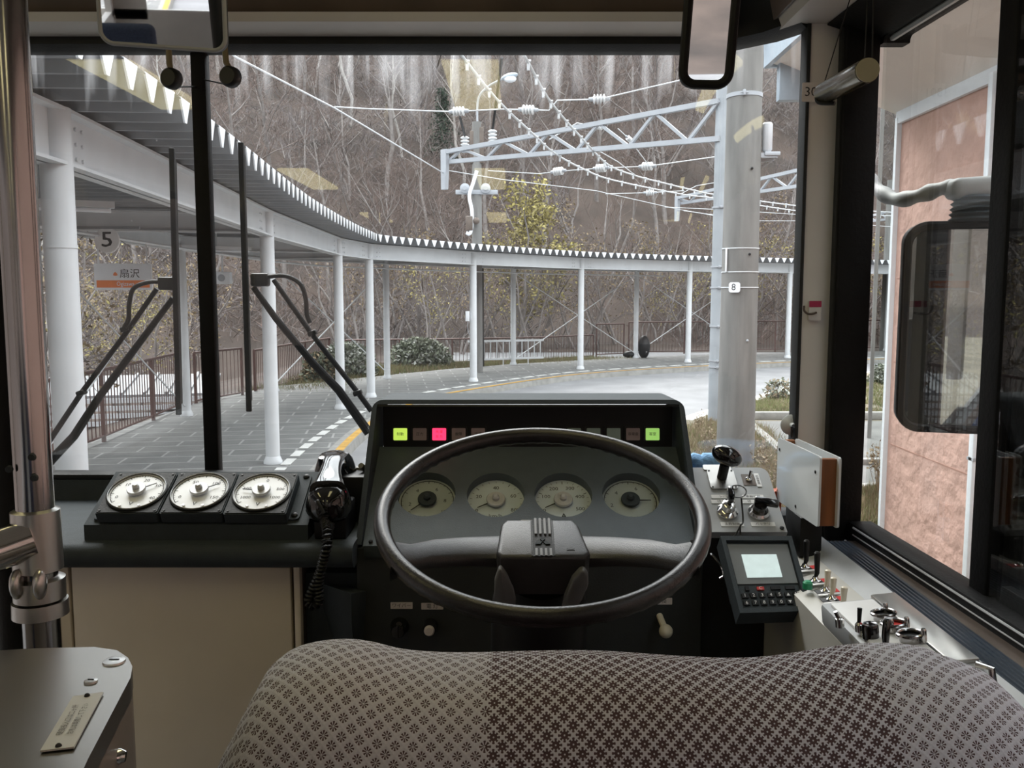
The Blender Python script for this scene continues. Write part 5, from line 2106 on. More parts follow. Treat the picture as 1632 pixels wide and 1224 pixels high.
# lower panel
mb = MB()
zl = at_y(830, 873, 1.552).z
mb.box((BC, 1.60, (1.15 + zB - 0.006) / 2), (2 * wb, 0.10, zB - 0.006 - 1.15), None, 0.004)
mb.build('lower_panel', 'dash_lower', ip)
mb = MB()
mb.box((BC, 1.548, zB - 0.012), (2 * wb - 0.03, 0.004, 0.022), None, 0.001)
mb.build('joint_strip', 'dash', ip)
for px in (590, 720, 980, 1104):
    c = at_y(px, 858, 1.555)
    mb = MB()
    mb.lathe([(0.004, 0), (0.004, 0.002), (0.002, 0.0035), (0, 0.0035)], ff @ V(((fi @ c).x, 0.010, 0)), nf, 12)
    mb.build('screw', 'black', ip)
# controls on the lower panel
YL = 1.549


def front_frame(px, py, y=YL):
    return frame(at_y(px, py, y), (1, 0, 0), (0, 0, 1))


def label_plate(parent, fr, w, h, body, size, mat='label_pink', ink='ink', name='label_plate', sx=1.0):
    mb = MB()
    mb.plate(fr, rrect(w, h, min(w, h) * 0.08), 0.0, 0.0012)
    o_ = mb.build(name, mat, parent)
    if body:
        lettering([(body, size, fr, 0.0016, sx)], 'lettering', ink, o_)
    return o_


label_plate(ip, front_frame(640, 965), 0.040, 0.012, 'ワイパー', 0.0088)
label_plate(ip, front_frame(689, 966), 0.040, 0.012, '電 灯', 0.0095)
label_plate(ip, front_frame(1058, 958), 0.030, 0.012, '換', 0.0095)
kc = at_y(637, 998, YL)
mb = MB()
mb.lathe([(0.0, 0.030), (0.011, 0.030), (0.013, 0.026), (0.0145, 0.004), (0.017, 0.0), ], kc, (0, -1, 0), 24)
mb.box(kc + V((0, -0.032, 0.002)), (0.004, 0.006, 0.024), None, 0.001)
mb.build('rotary_knob', 'gloss_black', ip)
kc = at_y(686, 998, YL)
mb = MB()
mb.lathe([(0.013, 0.0), (0.012, 0.02), (0, 0.02)], kc + V((0, 0, 0.003)), (0, -1, 0), 24)
kb = mb.build('push_switch', 'black', ip)
mb = MB()
mb.lathe([(0.0095, 0.020), (0.0095, 0.024), (0.007, 0.027), (0, 0.027)], kc + V((0, 0, 0.0)), (0, -1, 0), 24)
mb.build('button', 'label_pink', kb, label='pale pink button')
kc = at_y(1056, 993, YL)
mb = MB()
mb.tube([kc + V((-0.006, 0.0, 0.014)), kc + V((-0.004, -0.018, 0.008)), kc + V((0, -0.03, 0))], 0.006, 10)
mb.ball(kc + V((0, -0.034, -0.002)), 0.0125, 16, 10)
mb.build('pull_knob', 'ivory', ip)
# announcement label above the wheel hub
fl = frame(ff @ V(((fi @ on_plane(847, 834, ff.translation, nf)).x, (fi @ on_plane(847, 834, ff.translation, nf)).y - 0.006, 0)), (1, 0, 0), ff.to_3x3() @ V((0, 1, 0)))
label_plate(ip, fl, 0.040, 0.026, None, 0, 'label')
lettering([('案内放送', 0.0092, fl @ Matrix.Translation((0, 0.004, 0)), 0.0018)], 'announcement_lettering', 'red_ink', ip)

# =================================================================== STEERING WHEEL
WC = at_y(863.5, 815, 1.25)
WT = R(19.5)
wf = frame(WC, (1, 0, 0), (0, math.cos(WT), math.sin(WT)))
wn_ = wf.to_3x3() @ V((0, 0, 1))
RM, RT = 0.2300, 0.0118
sw = thing('steering_wheel', 'large black two spoke steering wheel in front of the instrument panel', 'steering wheel', WC)
mb = MB()
NU, NV = 180, 18
vs_, fs = [], []
for i in range(NU):
    a = 2 * PI * i / NU
    for k in range(NV):
        b = 2 * PI * k / NV
        r_ = RT
        cb, sb = math.cos(b), math.sin(b)
        if sb < 0.1:                      # finger bumps on the underside
            r_ *= 1.0 + 0.13 * (0.5 + 0.5 * math.cos(a * 60)) * min(1, (0.1 - sb))
        vs_.append(wf @ V(((RM + cb * r_) * math.cos(a), (RM + cb * r_) * math.sin(a), sb * r_ * 1.12)))
for i in range(NU):
    j = (i + 1) % NU
    for k in range(NV):
        l = (k + 1) % NV
        fs.append([i * NV + k, j * NV + k, j * NV + l, i * NV + l])
mb.add(vs_, fs)
mb.build('rim', 'wheel', sw, 60)
# spokes: dropping from the rim to the recessed hub
HD = -0.066


def spoke(sx):
    mb = MB()
    st = [(0.060, -0.012, 0.030, HD + 0.004, 0.012), (0.110, -0.020, 0.028, HD + 0.010, 0.011), (0.155, -0.044, 0.026, HD + 0.024, 0.011), (0.186, -0.080, 0.026, -0.024, 0.010), (0.203, -0.108, 0.038, -0.008, 0.010)]
    vs_ = []
    n = 12
    for x, y, w, z, h in st:
        for k in range(n):
            a = 2 * PI * k / n
            ca, sa = math.cos(a), math.sin(a)
            vs_.append(wf @ V((sx * x, y + w * math.copysign(abs(ca) ** .6, ca), z + h * math.copysign(abs(sa) ** .6, sa))))
    fs = []
    for i in range(len(st) - 1):
        for k in range(n):
            l = (k + 1) % n
            fs.append([i * n + k, i * n + l, (i + 1) * n + l, (i + 1) * n + k])
    fs += [list(range(n)), list(range((len(st) - 1) * n, len(st) * n))]
    mb.add(vs_, fs)
    return mb.build('spoke', 'wheel_pad', sw, 50)


spoke(-1)
spoke(1)
# hub pad
mb = MB()
hp_ = [(-0.052, 0.050), (0.048, 0.050), (0.056, 0.036), (0.068, -0.032), (0.060, -0.044), (-0.060, -0.044), (-0.066, -0.032), (-0.060, 0.036)]
cyo = -0.016
bm_ = bmesh.new()
vv = [bm_.verts.new(V((x, y + cyo, HD + 0.030 + (0.0 if y > 0 else 0.0)))) for x, y in hp_]
bt = [bm_.verts.new(V((x * 0.96, (y + cyo) * 0.98 - 0.006, HD - 0.032))) for x, y in hp_]
bm_.faces.new(vv)
bm_.faces.new(bt[::-1])
for i in range(8):
    j = (i + 1) % 8
    bm_.faces.new([vv[j], vv[i], bt[i], bt[j]])
bmesh.ops.bevel(bm_, geom=[e for e in bm_.edges if e.verts[0].co.z > HD and e.verts[1].co.z > HD], offset=0.006, segments=3, profile=0.5, affect='EDGES')
bm_.verts.index_update()
mb.add([wf @ p.co for p in bm_.verts], [[q.index for q in f_.verts] for f_ in bm_.faces])
bm_.free()
hub = mb.build('hub_pad', 'wheel_pad', sw, 40)
PZ = HD + 0.030
M['stalk_grey'] = pm('grey stalk plastic', (0.13, 0.13, 0.135), 0.45, var=0.08)
# emblem strip: two grooves, bars above, three lozenges, bars below
mb = MB()
ex = 0.001


def chip(pts, z0_, z1_):
    mb.ext([wf @ V((x + ex, y + cyo, z0_)) for x, y in pts], wn_ * (z1_ - z0_))


for gx in (-0.0165, 0.0155):
    chip([(gx, -0.043), (gx + 0.0012, -0.043), (gx + 0.0012, 0.048), (gx, 0.048)], PZ, PZ + 0.0012)
chip([(-0.0145, -0.043), (0.0145, -0.043), (0.0145, 0.048), (-0.0145, 0.048)], PZ, PZ + 0.0006)
mb.build('emblem_strip', 'dash_dark', hub, 0)
mb = MB()
for k in range(4):
    bx = -0.0112 + k * 0.0068
    mb = MB()
    chip([(bx, 0.008), (bx + 0.0034, 0.008), (bx + 0.0034, 0.048), (bx, 0.048)], PZ + 0.0006, PZ + 0.003)
    mb.build('emblem_bar', 'stalk_grey', hub, 0)
for k in range(4):
    bx = -0.0112 + k * 0.0068
    mb = MB()
    chip([(bx, -0.043), (bx + 0.0034, -0.043), (bx + 0.0034, -0.026), (bx, -0.026)], PZ + 0.0006, PZ + 0.002)
    mb.build('emblem_bar', 'stalk_grey', hub, 0)
mb = MB()
cyE = -0.010
for ang in (90, 210, 330):
    a = R(ang)
    d = V((math.cos(a), math.sin(a)))
    s = V((-d.y, d.x))
    L, Wd = 0.0125, 0.0036
    chip([(q.x, q.y + cyE) for q in (d * 0.0006, d * L * 0.5 + s * Wd, d * L, d * L * 0.5 - s * Wd)], PZ + 0.0006, PZ + 0.0022)
mb.build('emblem', 'dash', hub, 0)
mb = MB()
hn = [(0.034, -0.030), (0.034, -0.024), (0.037, -0.0255), (0.043, -0.0255), (0.045, -0.024), (0.045, -0.030), (0.043, -0.0285), (0.037, -0.0285)]
chip(hn, PZ, PZ + 0.0008)
mb.build('horn_mark', 'black', hub, 0)
# column shroud and stalk ends
mb = MB()
ca_, cb_ = WC + wn_ * (HD - 0.035) + V((0, 0.0, 0)), WC + wn_ * (HD - 0.42) + V((0, 0.10, 0))
mb.tube([ca_, ca_.lerp(cb_, 0.2), cb_], [0.060, 0.075, 0.085], 28)
mb.build('column_shroud', 'black', sw, 50)
for pd in ([(795, 908), (800, 909), (809, 922), (818, 944), (823, 962), (812, 985), (790, 985), (787, 958), (788, 928)],
           [(925, 911), (932, 910), (938, 918), (938, 935), (928, 955), (912, 985), (893, 985), (900, 955), (912, 925)]):
    mb = MB()
    q_ = [at_y(x, y, 1.19 + (y - 908) * 0.0004) for x, y in pd]
    bm_ = bmesh.new()
    v1 = [bm_.verts.new(p) for p in q_]
    v2 = [bm_.verts.new(p + V((0, 0.014, 0.004))) for p in q_]
    bm_.faces.new(v1)
    bm_.faces.new(v2[::-1])
    for i in range(len(q_)):
        j = (i + 1) % len(q_)
        bm_.faces.new([v1[j], v1[i], v2[i], v2[j]])
    bmesh.ops.bevel(bm_, geom=list(bm_.edges), offset=0.0035, segments=3, profile=0.5, affect='EDGES')
    bm_.verts.index_update()
    mb.add([p.co.copy() for p in bm_.verts], [[q.index for q in f_.verts] for f_ in bm_.faces])
    bm_.free()
    mb.build('stalk', 'stalk_grey', sw, 50)

# =================================================================== SWITCH CONSOLE RIGHT OF THE PANEL
sa = R(33)
c_bl, c_br = at_y(1128, 848, 1.56), at_y(1255, 848, 1.56)
zS = c_bl.z
cX0, cX1 = BX1 + 0.004, c_br.x
sf = frame(((cX0 + cX1) / 2, 1.56, zS), (1, 0, 0), (0, math.cos(sa), math.sin(sa)))
si = sf.inverted()
ns = sf.to_3x3() @ V((0, 0, 1))
sH = (si @ on_plane(1180, 745, sf.translation, ns)).y
hw = (cX1 - cX0) / 2
sc_ = thing('switch_console', 'grey sloping switch console between the instrument panel and the side window', 'console', (sf.translation.x, 1.6, zS - 0.3))


def on_s(px, py, dz=0.0):
    p = si @ on_plane(px, py, sf @ V((0, 0, dz)), ns)
    return p


def s_frame(px, py, dz=0.0, rot=0.0):
    p = on_s(px, py, dz)
    return sf @ Matrix.Translation((p.x, p.y, dz)) @ Matrix.Rotation(rot, 4, 'Z')


mb = MB()
ol = [(-hw, 0), (hw, 0)]
for k in range(5):
    a = R(90 * k / 4)
    ol.append((hw - 0.018 + 0.018 * math.cos(a), sH - 0.018 + 0.018 * math.sin(a)))
ol.append((-hw, sH))
mb.plate(sf, ol, -0.016, 0.0)
mb.build('top_plate', 'grey_console', sc_)
mb = MB()
mb.ext([(cX0, 1.575, zS - 0.012), (cX1 - 0.004, 1.575, zS - 0.012), (cX1 - 0.004, 1.575, zS - 0.30), (cX0, 1.575, zS - 0.30)], (0, 0.20, 0))
mb.build('body', 'dash_dark', sc_)
# reverser lever
lf = s_frame(1150, 763)
mb = MB()
mb.plate(lf, rrect(0.052, 0.052, 0.006, cx=0.0, cy_=-0.004), 0.0, 0.004)
mb.plate(lf, rrect(0.054, 0.014, 0.003, cx=-0.004, cy_=0.030), 0.0, 0.002)
lv = mb.build('lever', 'satin', sc_)
mb = MB()
mb.tube([lf @ V((0, 0, 0.003)), lf @ V((0.002, 0.004, 0.036))], 0.0095, 16)
mb.build('stem', 'black', lv)
mb = MB()
kc = lf @ V((0.004, 0.010, 0.052))
mb.ball(kc, (0.030, 0.019, 0.019), 28, 16, Matrix.Rotation(R(24), 3, 'Y') @ Matrix.Rotation(R(-10), 3, 'Z'))
mb.build('knob', 'gloss_black', lv)
for sx in (-1, 1):
    for sy in (-1, 1):
        mb = MB()
        mb.lathe([(0.0018, 0), (0.0018, 0.001), (0, 0.001)], lf @ V((sx * .022, sy * .022 - .004, .004)), ns, 8)
        mb.build('screw', 'black', lv)
# toggle with plate
tf = s_frame(1193, 765)
mb = MB()
mb.plate(tf, rrect(0.024, 0.030, 0.001), 0.0, 0.001)
tgp = mb.build('toggle_switch', 'brown_wood', sc_)
mb = MB()
mb.plate(tf, rrect(0.009, 0.036, 0.001, cx=0.0175, cy_=-0.001), 0.0, 0.0015)
mb.build('label_plate', 'label', tgp)
mb = MB()
mb.lathe([(0.006, 0), (0.006, 0.004), (0.004, 0.006), (0, 0.006)], tf.translation, ns, 12)
mb.tube([tf @ V((0, 0, 0.005)), tf @ V((0.004, 0.008, 0.017))], [0.0022, 0.0036], 10)
mb.build('bat', 'chrome', tgp)
lettering([('前\n進\n後\n進', 0.0062, tf @ Matrix.Translation((0.0175, -0.001, 0)), 0.002)], 'lettering', 'ink', tgp)
# ignition key with ring and cord, rotary switch
kf = s_frame(1159, 817)
mb = MB()
mb.lathe([(0.020, 0), (0.0195, 0.006), (0.015, 0.010), (0.0125, 0.011), (0.012, 0.024), (0.009, 0.026), (0, 0.026)], kf.translation, ns, 32)
ky = mb.build('key_switch', 'chrome', sc_)
mb = MB()
mb.box(kf @ V((0.001, 0.006, 0.042)), (0.011, 0.024, 0.026), sf.to_3x3(), 0.004)
mb.box(kf @ V((0.001, 0.003, 0.028)), (0.004, 0.010, 0.01), sf.to_3x3())
mb.build('key', 'gloss_black', ky)
mb = MB()
rc_ = kf @ V((0.014, 0.010, 0.046))
rp = [rc_ + V((0.016 * math.cos(2 * PI * k / 28), 0.006 * math.sin(2 * PI * k / 28), 0.010 * math.sin(2 * PI * k / 28))) for k in range(28)]
mb.tube(rp, 0.0013, 6, closed=True)
mb.build('key_ring', 'chrome', ky)
mb = MB()
mb.tube(catmull([rc_ + V((0.006, -0.004, -0.012)), rc_ + V((0.006, -0.02, -0.05)), at_y(1180, 838, 1.545), at_y(1180, 852, 1.54), at_y(1181, 860, 1.53)], 6), 0.0016, 6)
mb.tube(catmull([at_y(1181, 836, 1.545), at_y(1176, 846, 1.545), at_y(1170, 856, 1.54)], 5), 0.0016, 6)
mb.build('cord', 'black', ky)
rf = s_frame(1209, 818)
mb = MB()
mb.lathe([(0.020, 0), (0.0195, 0.006), (0.016, 0.010), (0, 0.010)], rf.translation, ns, 32)
rk = mb.build('rotary_switch', 'chrome', sc_)
mb = MB()
mb.lathe([(0.012, 0.008), (0.0115, 0.022), (0, 0.023)], rf.translation, ns, 24)
mb.box(rf @ V((0.011, 0.004, 0.026)), (0.044, 0.013, 0.013), sf.to_3x3() @ Matrix.Rotation(R(-14), 3, 'Z'), 0.003)
mb.build('grip', 'gloss_black', rk)
label_plate(sc_, s_frame(1152, 792), 0.044, 0.009, 'レバ', 0.0072, 'label')
label_plate(sc_, s_frame(1200, 792), 0.040, 0.009, '車軸切替', 0.0070, 'label')
label_plate(sc_, s_frame(1152, 800), 0.044, 0.009, '切　入', 0.0072, 'label')
label_plate(sc_, s_frame(1200, 800), 0.044, 0.009, '切　入', 0.0072, 'label')
label_plate(sc_, s_frame(1167, 836), 0.042, 0.010, '主幹制御', 0.0072, 'label')
label_plate(sc_, s_frame(1216, 836), 0.044, 0.010, 'バッテリ', 0.0072, 'label')
for px in (1246, 1124):
    mb = MB()
    f_ = s_frame(px, 842)
    mb.lathe([(0.004, 0), (0.004, 0.002), (0, 0.003)], f_.translation, ns, 10)
    mb.build('screw', 'black', sc_)
# blue cloth roll behind the console
mb = MB()
a, b = at_y(1098, 737, 1.84), at_y(1152, 737, 1.84)
pts = [a.lerp(b, k / 8) + V((0, 0, 0.003 * math.sin(k * 1.7))) for k in range(9)]
mb.tube(pts, [0.014, 0.018, 0.019, 0.018, 0.020, 0.019, 0.018, 0.019, 0.015], 16)
mb.box((a + b) / 2 - V((0, 0, 0.10)), (0.1, 0.05, 0.17))
tag(mb.build('cloth_roll', pm('pale blue cloth', (0.22, 0.42, 0.68), 0.8, var=0.3, scale=30, bump=0.4), None, 50), 'rolled pale blue cloth behind the switch console', 'cloth')

# =================================================================== CARD TERMINAL
pT = [at_y(1146, 859, 1.50), at_y(1259, 859, 1.50)]
da = R(42)
df = frame((pT[0] + pT[1]) / 2, (1, 0.0, 0), (0, math.cos(da), math.sin(da)))
di = df.inverted()
nd_ = df.to_3x3() @ V((0, 0, 1))


def on_d(px, py):
    return di @ on_plane(px, py, df.translation, nd_)


q = [on_d(*p) for p in ((1147, 858), (1260, 858), (1293, 977), (1178, 981))]
skw = frame(df.translation, (1, 0, 0), df.to_3x3() @ V((0, 1, 0)))
tm = thing('fare_terminal', 'grey fare terminal with a small screen and number keys below the switch console', 'terminal', df.translation - V((0, 0, 0.12)))
mb = MB()


def inset(qs, d):
    c = sum((V((p.x, p.y, 0)) for p in qs), V()) / 4
    out = []
    for p in qs:
        v_ = V((p.x, p.y, 0)) - c
        k_ = 1 - d / v_.length * 1.3
        out.append(c + v_ * k_)
    return out


def plate_q(mb, qs, z0_, z1_):
    mb.ext([df @ V((p.x, p.y, z0_)) for p in qs], nd_ * (z1_ - z0_))


plate_q(mb, q, -0.030, 0.0)
tb_ = mb.build('case', 'dash', tm)
q2 = inset(q, 0.009)
mb = MB()
for i in range(4):
    j = (i + 1) % 4
    a0, a1, b1, b0 = q[i], q[j], q2[j], q2[i]
    plate_q(mb, [a0, a1, b1, b0], 0.0, 0.008)
mb.build('bezel', 'dash', tm)


def dq(u, v):
    """Bilinear point on the terminal face; u across, v down."""
    a = V((q2[0].x, q2[0].y, 0)).lerp(V((q2[1].x, q2[1].y, 0)), u)
    b = V((q2[3].x, q2[3].y, 0)).lerp(V((q2[2].x, q2[2].y, 0)), u)
    return a.lerp(b, v)


def patch(mb, u0, u1, v0, v1, z0_, z1_):
    plate_q(mb, [dq(u0, v0), dq(u1, v0), dq(u1, v1), dq(u0, v1)], z0_, z1_)


mb = MB()
patch(mb, 0.02, 0.98, 0.04, 0.64, 0.0, 0.003)
gp_ = mb.build('glass_panel', pm('grey glass panel', (0.22, 0.235, 0.245), 0.06, var=0.02, coat=0.5), tm)
mb = MB()
patch(mb, 0.20, 0.76, 0.20, 0.55, 0.003, 0.0038)
mb.build('screen', pm('pale lcd screen', (0.50, 0.60, 0.60), 0.15, var=0.05, scale=60, emit=0.35), gp_)
mb = MB()
patch(mb, 0.02, 0.98, 0.66, 0.98, 0.0, 0.002)
kp = mb.build('keypad', 'dash', tm)
yax = (dq(0.5, 0) - dq(0.5, 1)).normalized()
keys = []
for r_, row in enumerate((['1', '2', '3', '4', '5', '▲', 'M'], ['6', '7', '8', '9', '0', '▼', '■'])):
    for c_, s_ in enumerate(row):
        keys.append((0.085 + c_ * 0.137, 0.815 + r_ * 0.105, 0.095, 0.062, s_, 'green_plastic' if s_ == '■' else 'black'))
keys += [(0.15, 0.715, 0.06, 0.06, '', 'black'), (0.36, 0.715, 0.11, 0.045, 'C', 'red_plastic'), (0.60, 0.715, 0.15, 0.045, '', 'black'), (0.83, 0.715, 0.15, 0.045, '', 'black')]
for u, v, w, h, s_, mt in keys:
    mb = MB()
    patch(mb, u - w / 2, u + w / 2, v - h / 2, v + h / 2, 0.002, 0.0055)
    kk = mb.build('key', mt, kp)
    if s_ and s_ not in '■':
        p = dq(u, v)
        f_ = df @ Matrix.Translation((p.x, p.y, 0.0055))
        mb = MB()
        if s_ in '▲▼':
            sg_ = 1 if s_ == '▲' else -1
            mb.add([f_ @ V((-0.0028, -0.0024 * sg_, 0.0004)), f_ @ V((0.0028, -0.0024 * sg_, 0.0004)), f_ @ V((0, 0.0028 * sg_, 0.0004))], [[0, 1, 2]])
        else:
            mb.add(*text_verts(s_, 0.0085, f_, 0.0004))
        mb.build('lettering', 'label', kk, 0)
mb = MB()
mb.tube([df @ V((0, 0.0, -0.03)), df @ V((-0.02, 0.02, -0.12)), df @ V((-0.02, 0.05, -0.2))], 0.02, 12)
mb.box(df @ V((0.0, -0.06, -0.05)), (0.09, 0.06, 0.05), df.to_3x3(), 0.005)
mb.build('bracket', 'black', tm)
mb = MB()
mb.tube(catmull([at_y(1132, 884, 1.50), at_y(1136, 885, 1.50), at_y(1150, 904, 1.49), at_y(1153, 917, 1.48), at_y(1147, 922, 1.48)], 5), 0.0022, 6)
mb.build('wire_hook', 'chrome', tm)

# =================================================================== SIDE CONSOLE WITH TOGGLES, RIBBED MAT
ZC = 1.925
cxa, cxb = 0.468, 0.552
sd = thing('side_console', 'pale beige side console with a row of toggle switches below the window sill', 'console', (0.45, 1.2, FLOOR))
mb = MB()
mb.ext([(cxa, 1.60, ZC - 0.02), (cxb, 1.60, ZC + 0.0), (cxb, 1.60, 1.0), (cxa, 1.60, 1.0)], (0, -1.4, 0))
mb.build('body', 'beige_panel', sd)
mb = MB()
mb.ext([(cxb, 1.62, ZC), (cxb + 0.03, 1.62, ZC + 0.022), (cxb + 0.03, 1.62, ZC - 0.2), (cxb, 1.62, ZC - 0.2)], (0, -1.5, 0))
mb.build('edge_strip', 'grey_console', sd)
cn = V((-0.02, 0, 0.185)).normalized()


def on_c(px, py, dz=0.0):
    return on_plane(px, py, V((cxb, 1.2, ZC + dz)), V((-0.108, 0, 1)).normalized())


cfx, cfy = V((1, 0, 0.108)).normalized(), V((0, 1, 0))
tog = [(1283, 906, 'black', 'big'), (1300, 927, 'black', 'big'), (1316, 943, 'ivory', ''), (1325, 956, 'ivory', ''), (1342, 972, 'ivory', '')]
for px, py, mt, big in tog:
    c = on_c(px, py)
    f_ = frame(c, cfx, cfy)
    mb = MB()
    mb.plate(f_, rrect(0.026, 0.017, 0.001, cx=-0.003), 0.0, 0.0012)
    tg_ = mb.build('toggle_switch', 'ink', sd)
    mb = MB()
    mb.plate(f_, rrect(0.010, 0.017, 0.001, cx=0.015), 0.0, 0.0013)
    mb.build('red_mark', 'red_plastic', tg_)
    mb = MB()
    mb.plate(f_, rrect(0.034, 0.007, 0.001, cx=0.0, cy_=-0.0145), 0.0, 0.0013)
    mb.build('label_plate', 'label', tg_)
    mb = MB()
    mb.lathe([(0.009, 0), (0.009, 0.003), (0.006, 0.005), (0.004, 0.009), (0, 0.009)], c, cfx.cross(cfy), 14)
    mb.build('nut', 'chrome', tg_)
    mb = MB()
    k_ = 1.45 if big else 1.0
    mb.tube([f_ @ V((0, 0, 0.007)), f_ @ V((0.004, 0.002, 0.014)), f_ @ V((0.008, 0.006, 0.032 * k_)), f_ @ V((0.0085, 0.0062, 0.034 * k_))], [0.0028, 0.004, 0.0052, 0.003], 12)
    mb.build('bat', mt, tg_)
c = on_c(1287, 938)
mb = MB()
mb.lathe([(0.008, 0), (0.008, 0.010), (0.005, 0.013), (0, 0.013)], c, (0, 0, 1), 14)
mb.build('push_button', 'green_plastic', sd)
# lower grey unit with knobs
gu = thing('radio_unit', 'grey announcement unit with knobs on the side console, partly hidden by the seat', 'control unit', (0.44, 1.1, ZC))
a = on_c(1318, 982, 0.0)
y1 = a.y
cm_ = Matrix((cfx, cfy, cfx.cross(cfy))).transposed()
mb = MB()
mb.box((0.521, y1 - 0.13, ZC + 0.002), (0.112, 0.26, 0.034), cm_, 0.006)
mb.build('case', 'grey_console', gu)
mb = MB()
mb.box((0.505, y1 - 0.135, ZC + 0.019), (0.064, 0.235, 0.006), cm_, 0.002)
mb.build('face', 'label', gu)
mb = MB()
mb.box((0.556, y1 - 0.125, ZC + 0.026), (0.036, 0.24, 0.006), cm_, 0.001)
mb.build('side_plate', 'satin', gu)


def on_g(px, py):
    return on_plane(px, py, V((cxb, 1.2, ZC + 0.037)), V((-0.108, 0, 1)).normalized())


upg = cfx.cross(cfy)
for px, py, kind in ((1338, 988, 'bat0'), (1369, 995, 'bat'), (1387, 1003, 'knob'), (1412, 1026, 'lever'), (1408, 977, 'ring'), (1424, 993, 'ring_red'), (1450, 1010, 'ring'), (1420, 998, 'cap'), (1445, 995, 'cap'), (1411, 972, 'cap'), (1472, 1014, 'cap')):
    c = on_g(px, py) if kind not in ('cap',) else on_g(px, py) + V((0, 0, 0.004))
    mb = MB()
    if kind == 'bat0':
        mb.lathe([(0.006, -0.01), (0.006, 0.002), (0, 0.004)], c, upg, 12)
        mb.tube([c, c + V((-0.006, 0.0, 0.012))], 0.003, 8)
        mb.build('latch', 'chrome', gu)
    elif kind == 'bat':
        mb.lathe([(0.0055, -0.01), (0.0055, 0.0), (0.003, 0.003), (0, 0.003)], c, upg, 12)
        o_ = mb.build('toggle', 'chrome', gu)
        mb = MB()
        mb.tube([c, c + V((0.001, 0.002, 0.022))], [0.0025, 0.0035], 8)
        mb.build('bat', 'black', o_)
    elif kind == 'knob':
        mb.lathe([(0.0108, -0.012), (0.0108, 0.005), (0.0095, 0.008), (0.008, 0.0072), (0, 0.0072)], c, upg, 28)
        mb.build('knob', 'gloss_black', gu)
        mb = MB()
        mb.ball(c + V((-0.006, 0.018, 0.0)), 0.0028, 10, 6)
        mb.build('pilot_lamp', 'red_plastic', gu)
    elif kind == 'lever':
        mb.lathe([(0.0115, -0.012), (0.0115, -0.007), (0.008, -0.004), (0, -0.004)], c, upg, 20)
        o_ = mb.build('lever', 'black', gu)
        mb = MB()
        mb.tube([c + V((0, 0, -0.004)), c + V((0, 0.002, 0.008)), c + V((0.001, 0.003, 0.028)), c + V((0.001, 0.003, 0.031))], [0.0035, 0.0048, 0.0050, 0.003], 12)
        mb.build('grip', 'gloss_black', o_)
    elif kind.startswith('ring'):
        n_ = 28
        mb.tube([c + cfx * (0.0155 * math.cos(2 * PI * k / n_)) + cfy * (0.0135 * math.sin(2 * PI * k / n_)) for k in range(n_)], 0.0026, 8, closed=True)
        mb.lathe([(0.0135, -0.012), (0.0135, 0.0)], c, upg, 24)
        o_ = mb.build('guard_ring', 'post_steel', gu)
        mb = MB()
        mb.lathe([(0, -0.003), (0.0125, -0.003), (0.0125, -0.012)], c, upg, 24)
        mb.build('button', 'red_plastic' if 'red' in kind else 'black', o_)
    else:
        mb.lathe([(0.0035, -0.012), (0.0035, 0.004), (0.0025, 0.0065), (0, 0.0065)], c, upg, 12)
        mb.build('post', 'chrome', gu)

# ribbed mat along the sill
mt_ = thing('sill_mat', 'blue black ribbed mat along the ledge under the side window', 'mat', (0.62, 1.2, ZC))
mb = MB()
xa, xb = 0.577, xr(1.4) - 0.055
mb.ext([(xa, 1.66, ZC + 0.0), (xb, 1.66, ZC - 0.005), (xb, 1.66, ZC - 0.03), (xa, 1.66, ZC - 0.03)], (0, -1.9, 0))
for k in range(9):
    x = xa + (xb - xa) * (0.10 + 0.09 * k)
    mb.tube([(x, 1.65, ZC + 0.001), (x, -0.2, ZC + 0.001)], 0.0030, 6)
mb.build('mat', 'blue_mat', mt_, 50)
mb = MB()
mb.box((xr(1.3) - 0.05, 0.73, ZC - 0.03), (0.09, 1.9, 0.05))
tag(mb.build('sill_ledge', 'brown_wood', None), 'dark ledge between the ribbed mat and the chrome window rails', 'ledge')

# =================================================================== DOCUMENT BOX, HOOK, MIRRORS, ROLLER BLIND
bq = [at_y(1243, 697, 1.71), at_y(1311, 718, 1.50)]
dd = V((bq[1].x - bq[0].x, bq[1].y - bq[0].y, 0)).normalized()
bx0 = V((bq[0].x, bq[0].y, 0))
Lb = V((bq[1].x - bq[0].x, bq[1].y - bq[0].y, 0)).length
zt0 = at_y(1243, 697, 1.71).z
zb0 = at_y(1243, 796, 1.71).z
bfr = frame(V((bq[0].x, bq[0].y, zb0)), dd, (0, 0, 1))
hB = zt0 - zb0
dpb = -0.022 * 1.5
db = thing('document_box', 'white faced wooden document box on the ledge beside the window pillar', 'box', V((bx0.x, bx0.y, zb0)))


def bplate(name, mat, x0, x1, y0, y1, z0_, z1_, r_=0.006):
    mb = MB()
    mb.plate(bfr, rrect(x1 - x0, y1 - y0, r_, cx=(x0 + x1) / 2, cy_=(y0 + y1) / 2), z0_, z1_)
    return mb.build(name, mat, db)


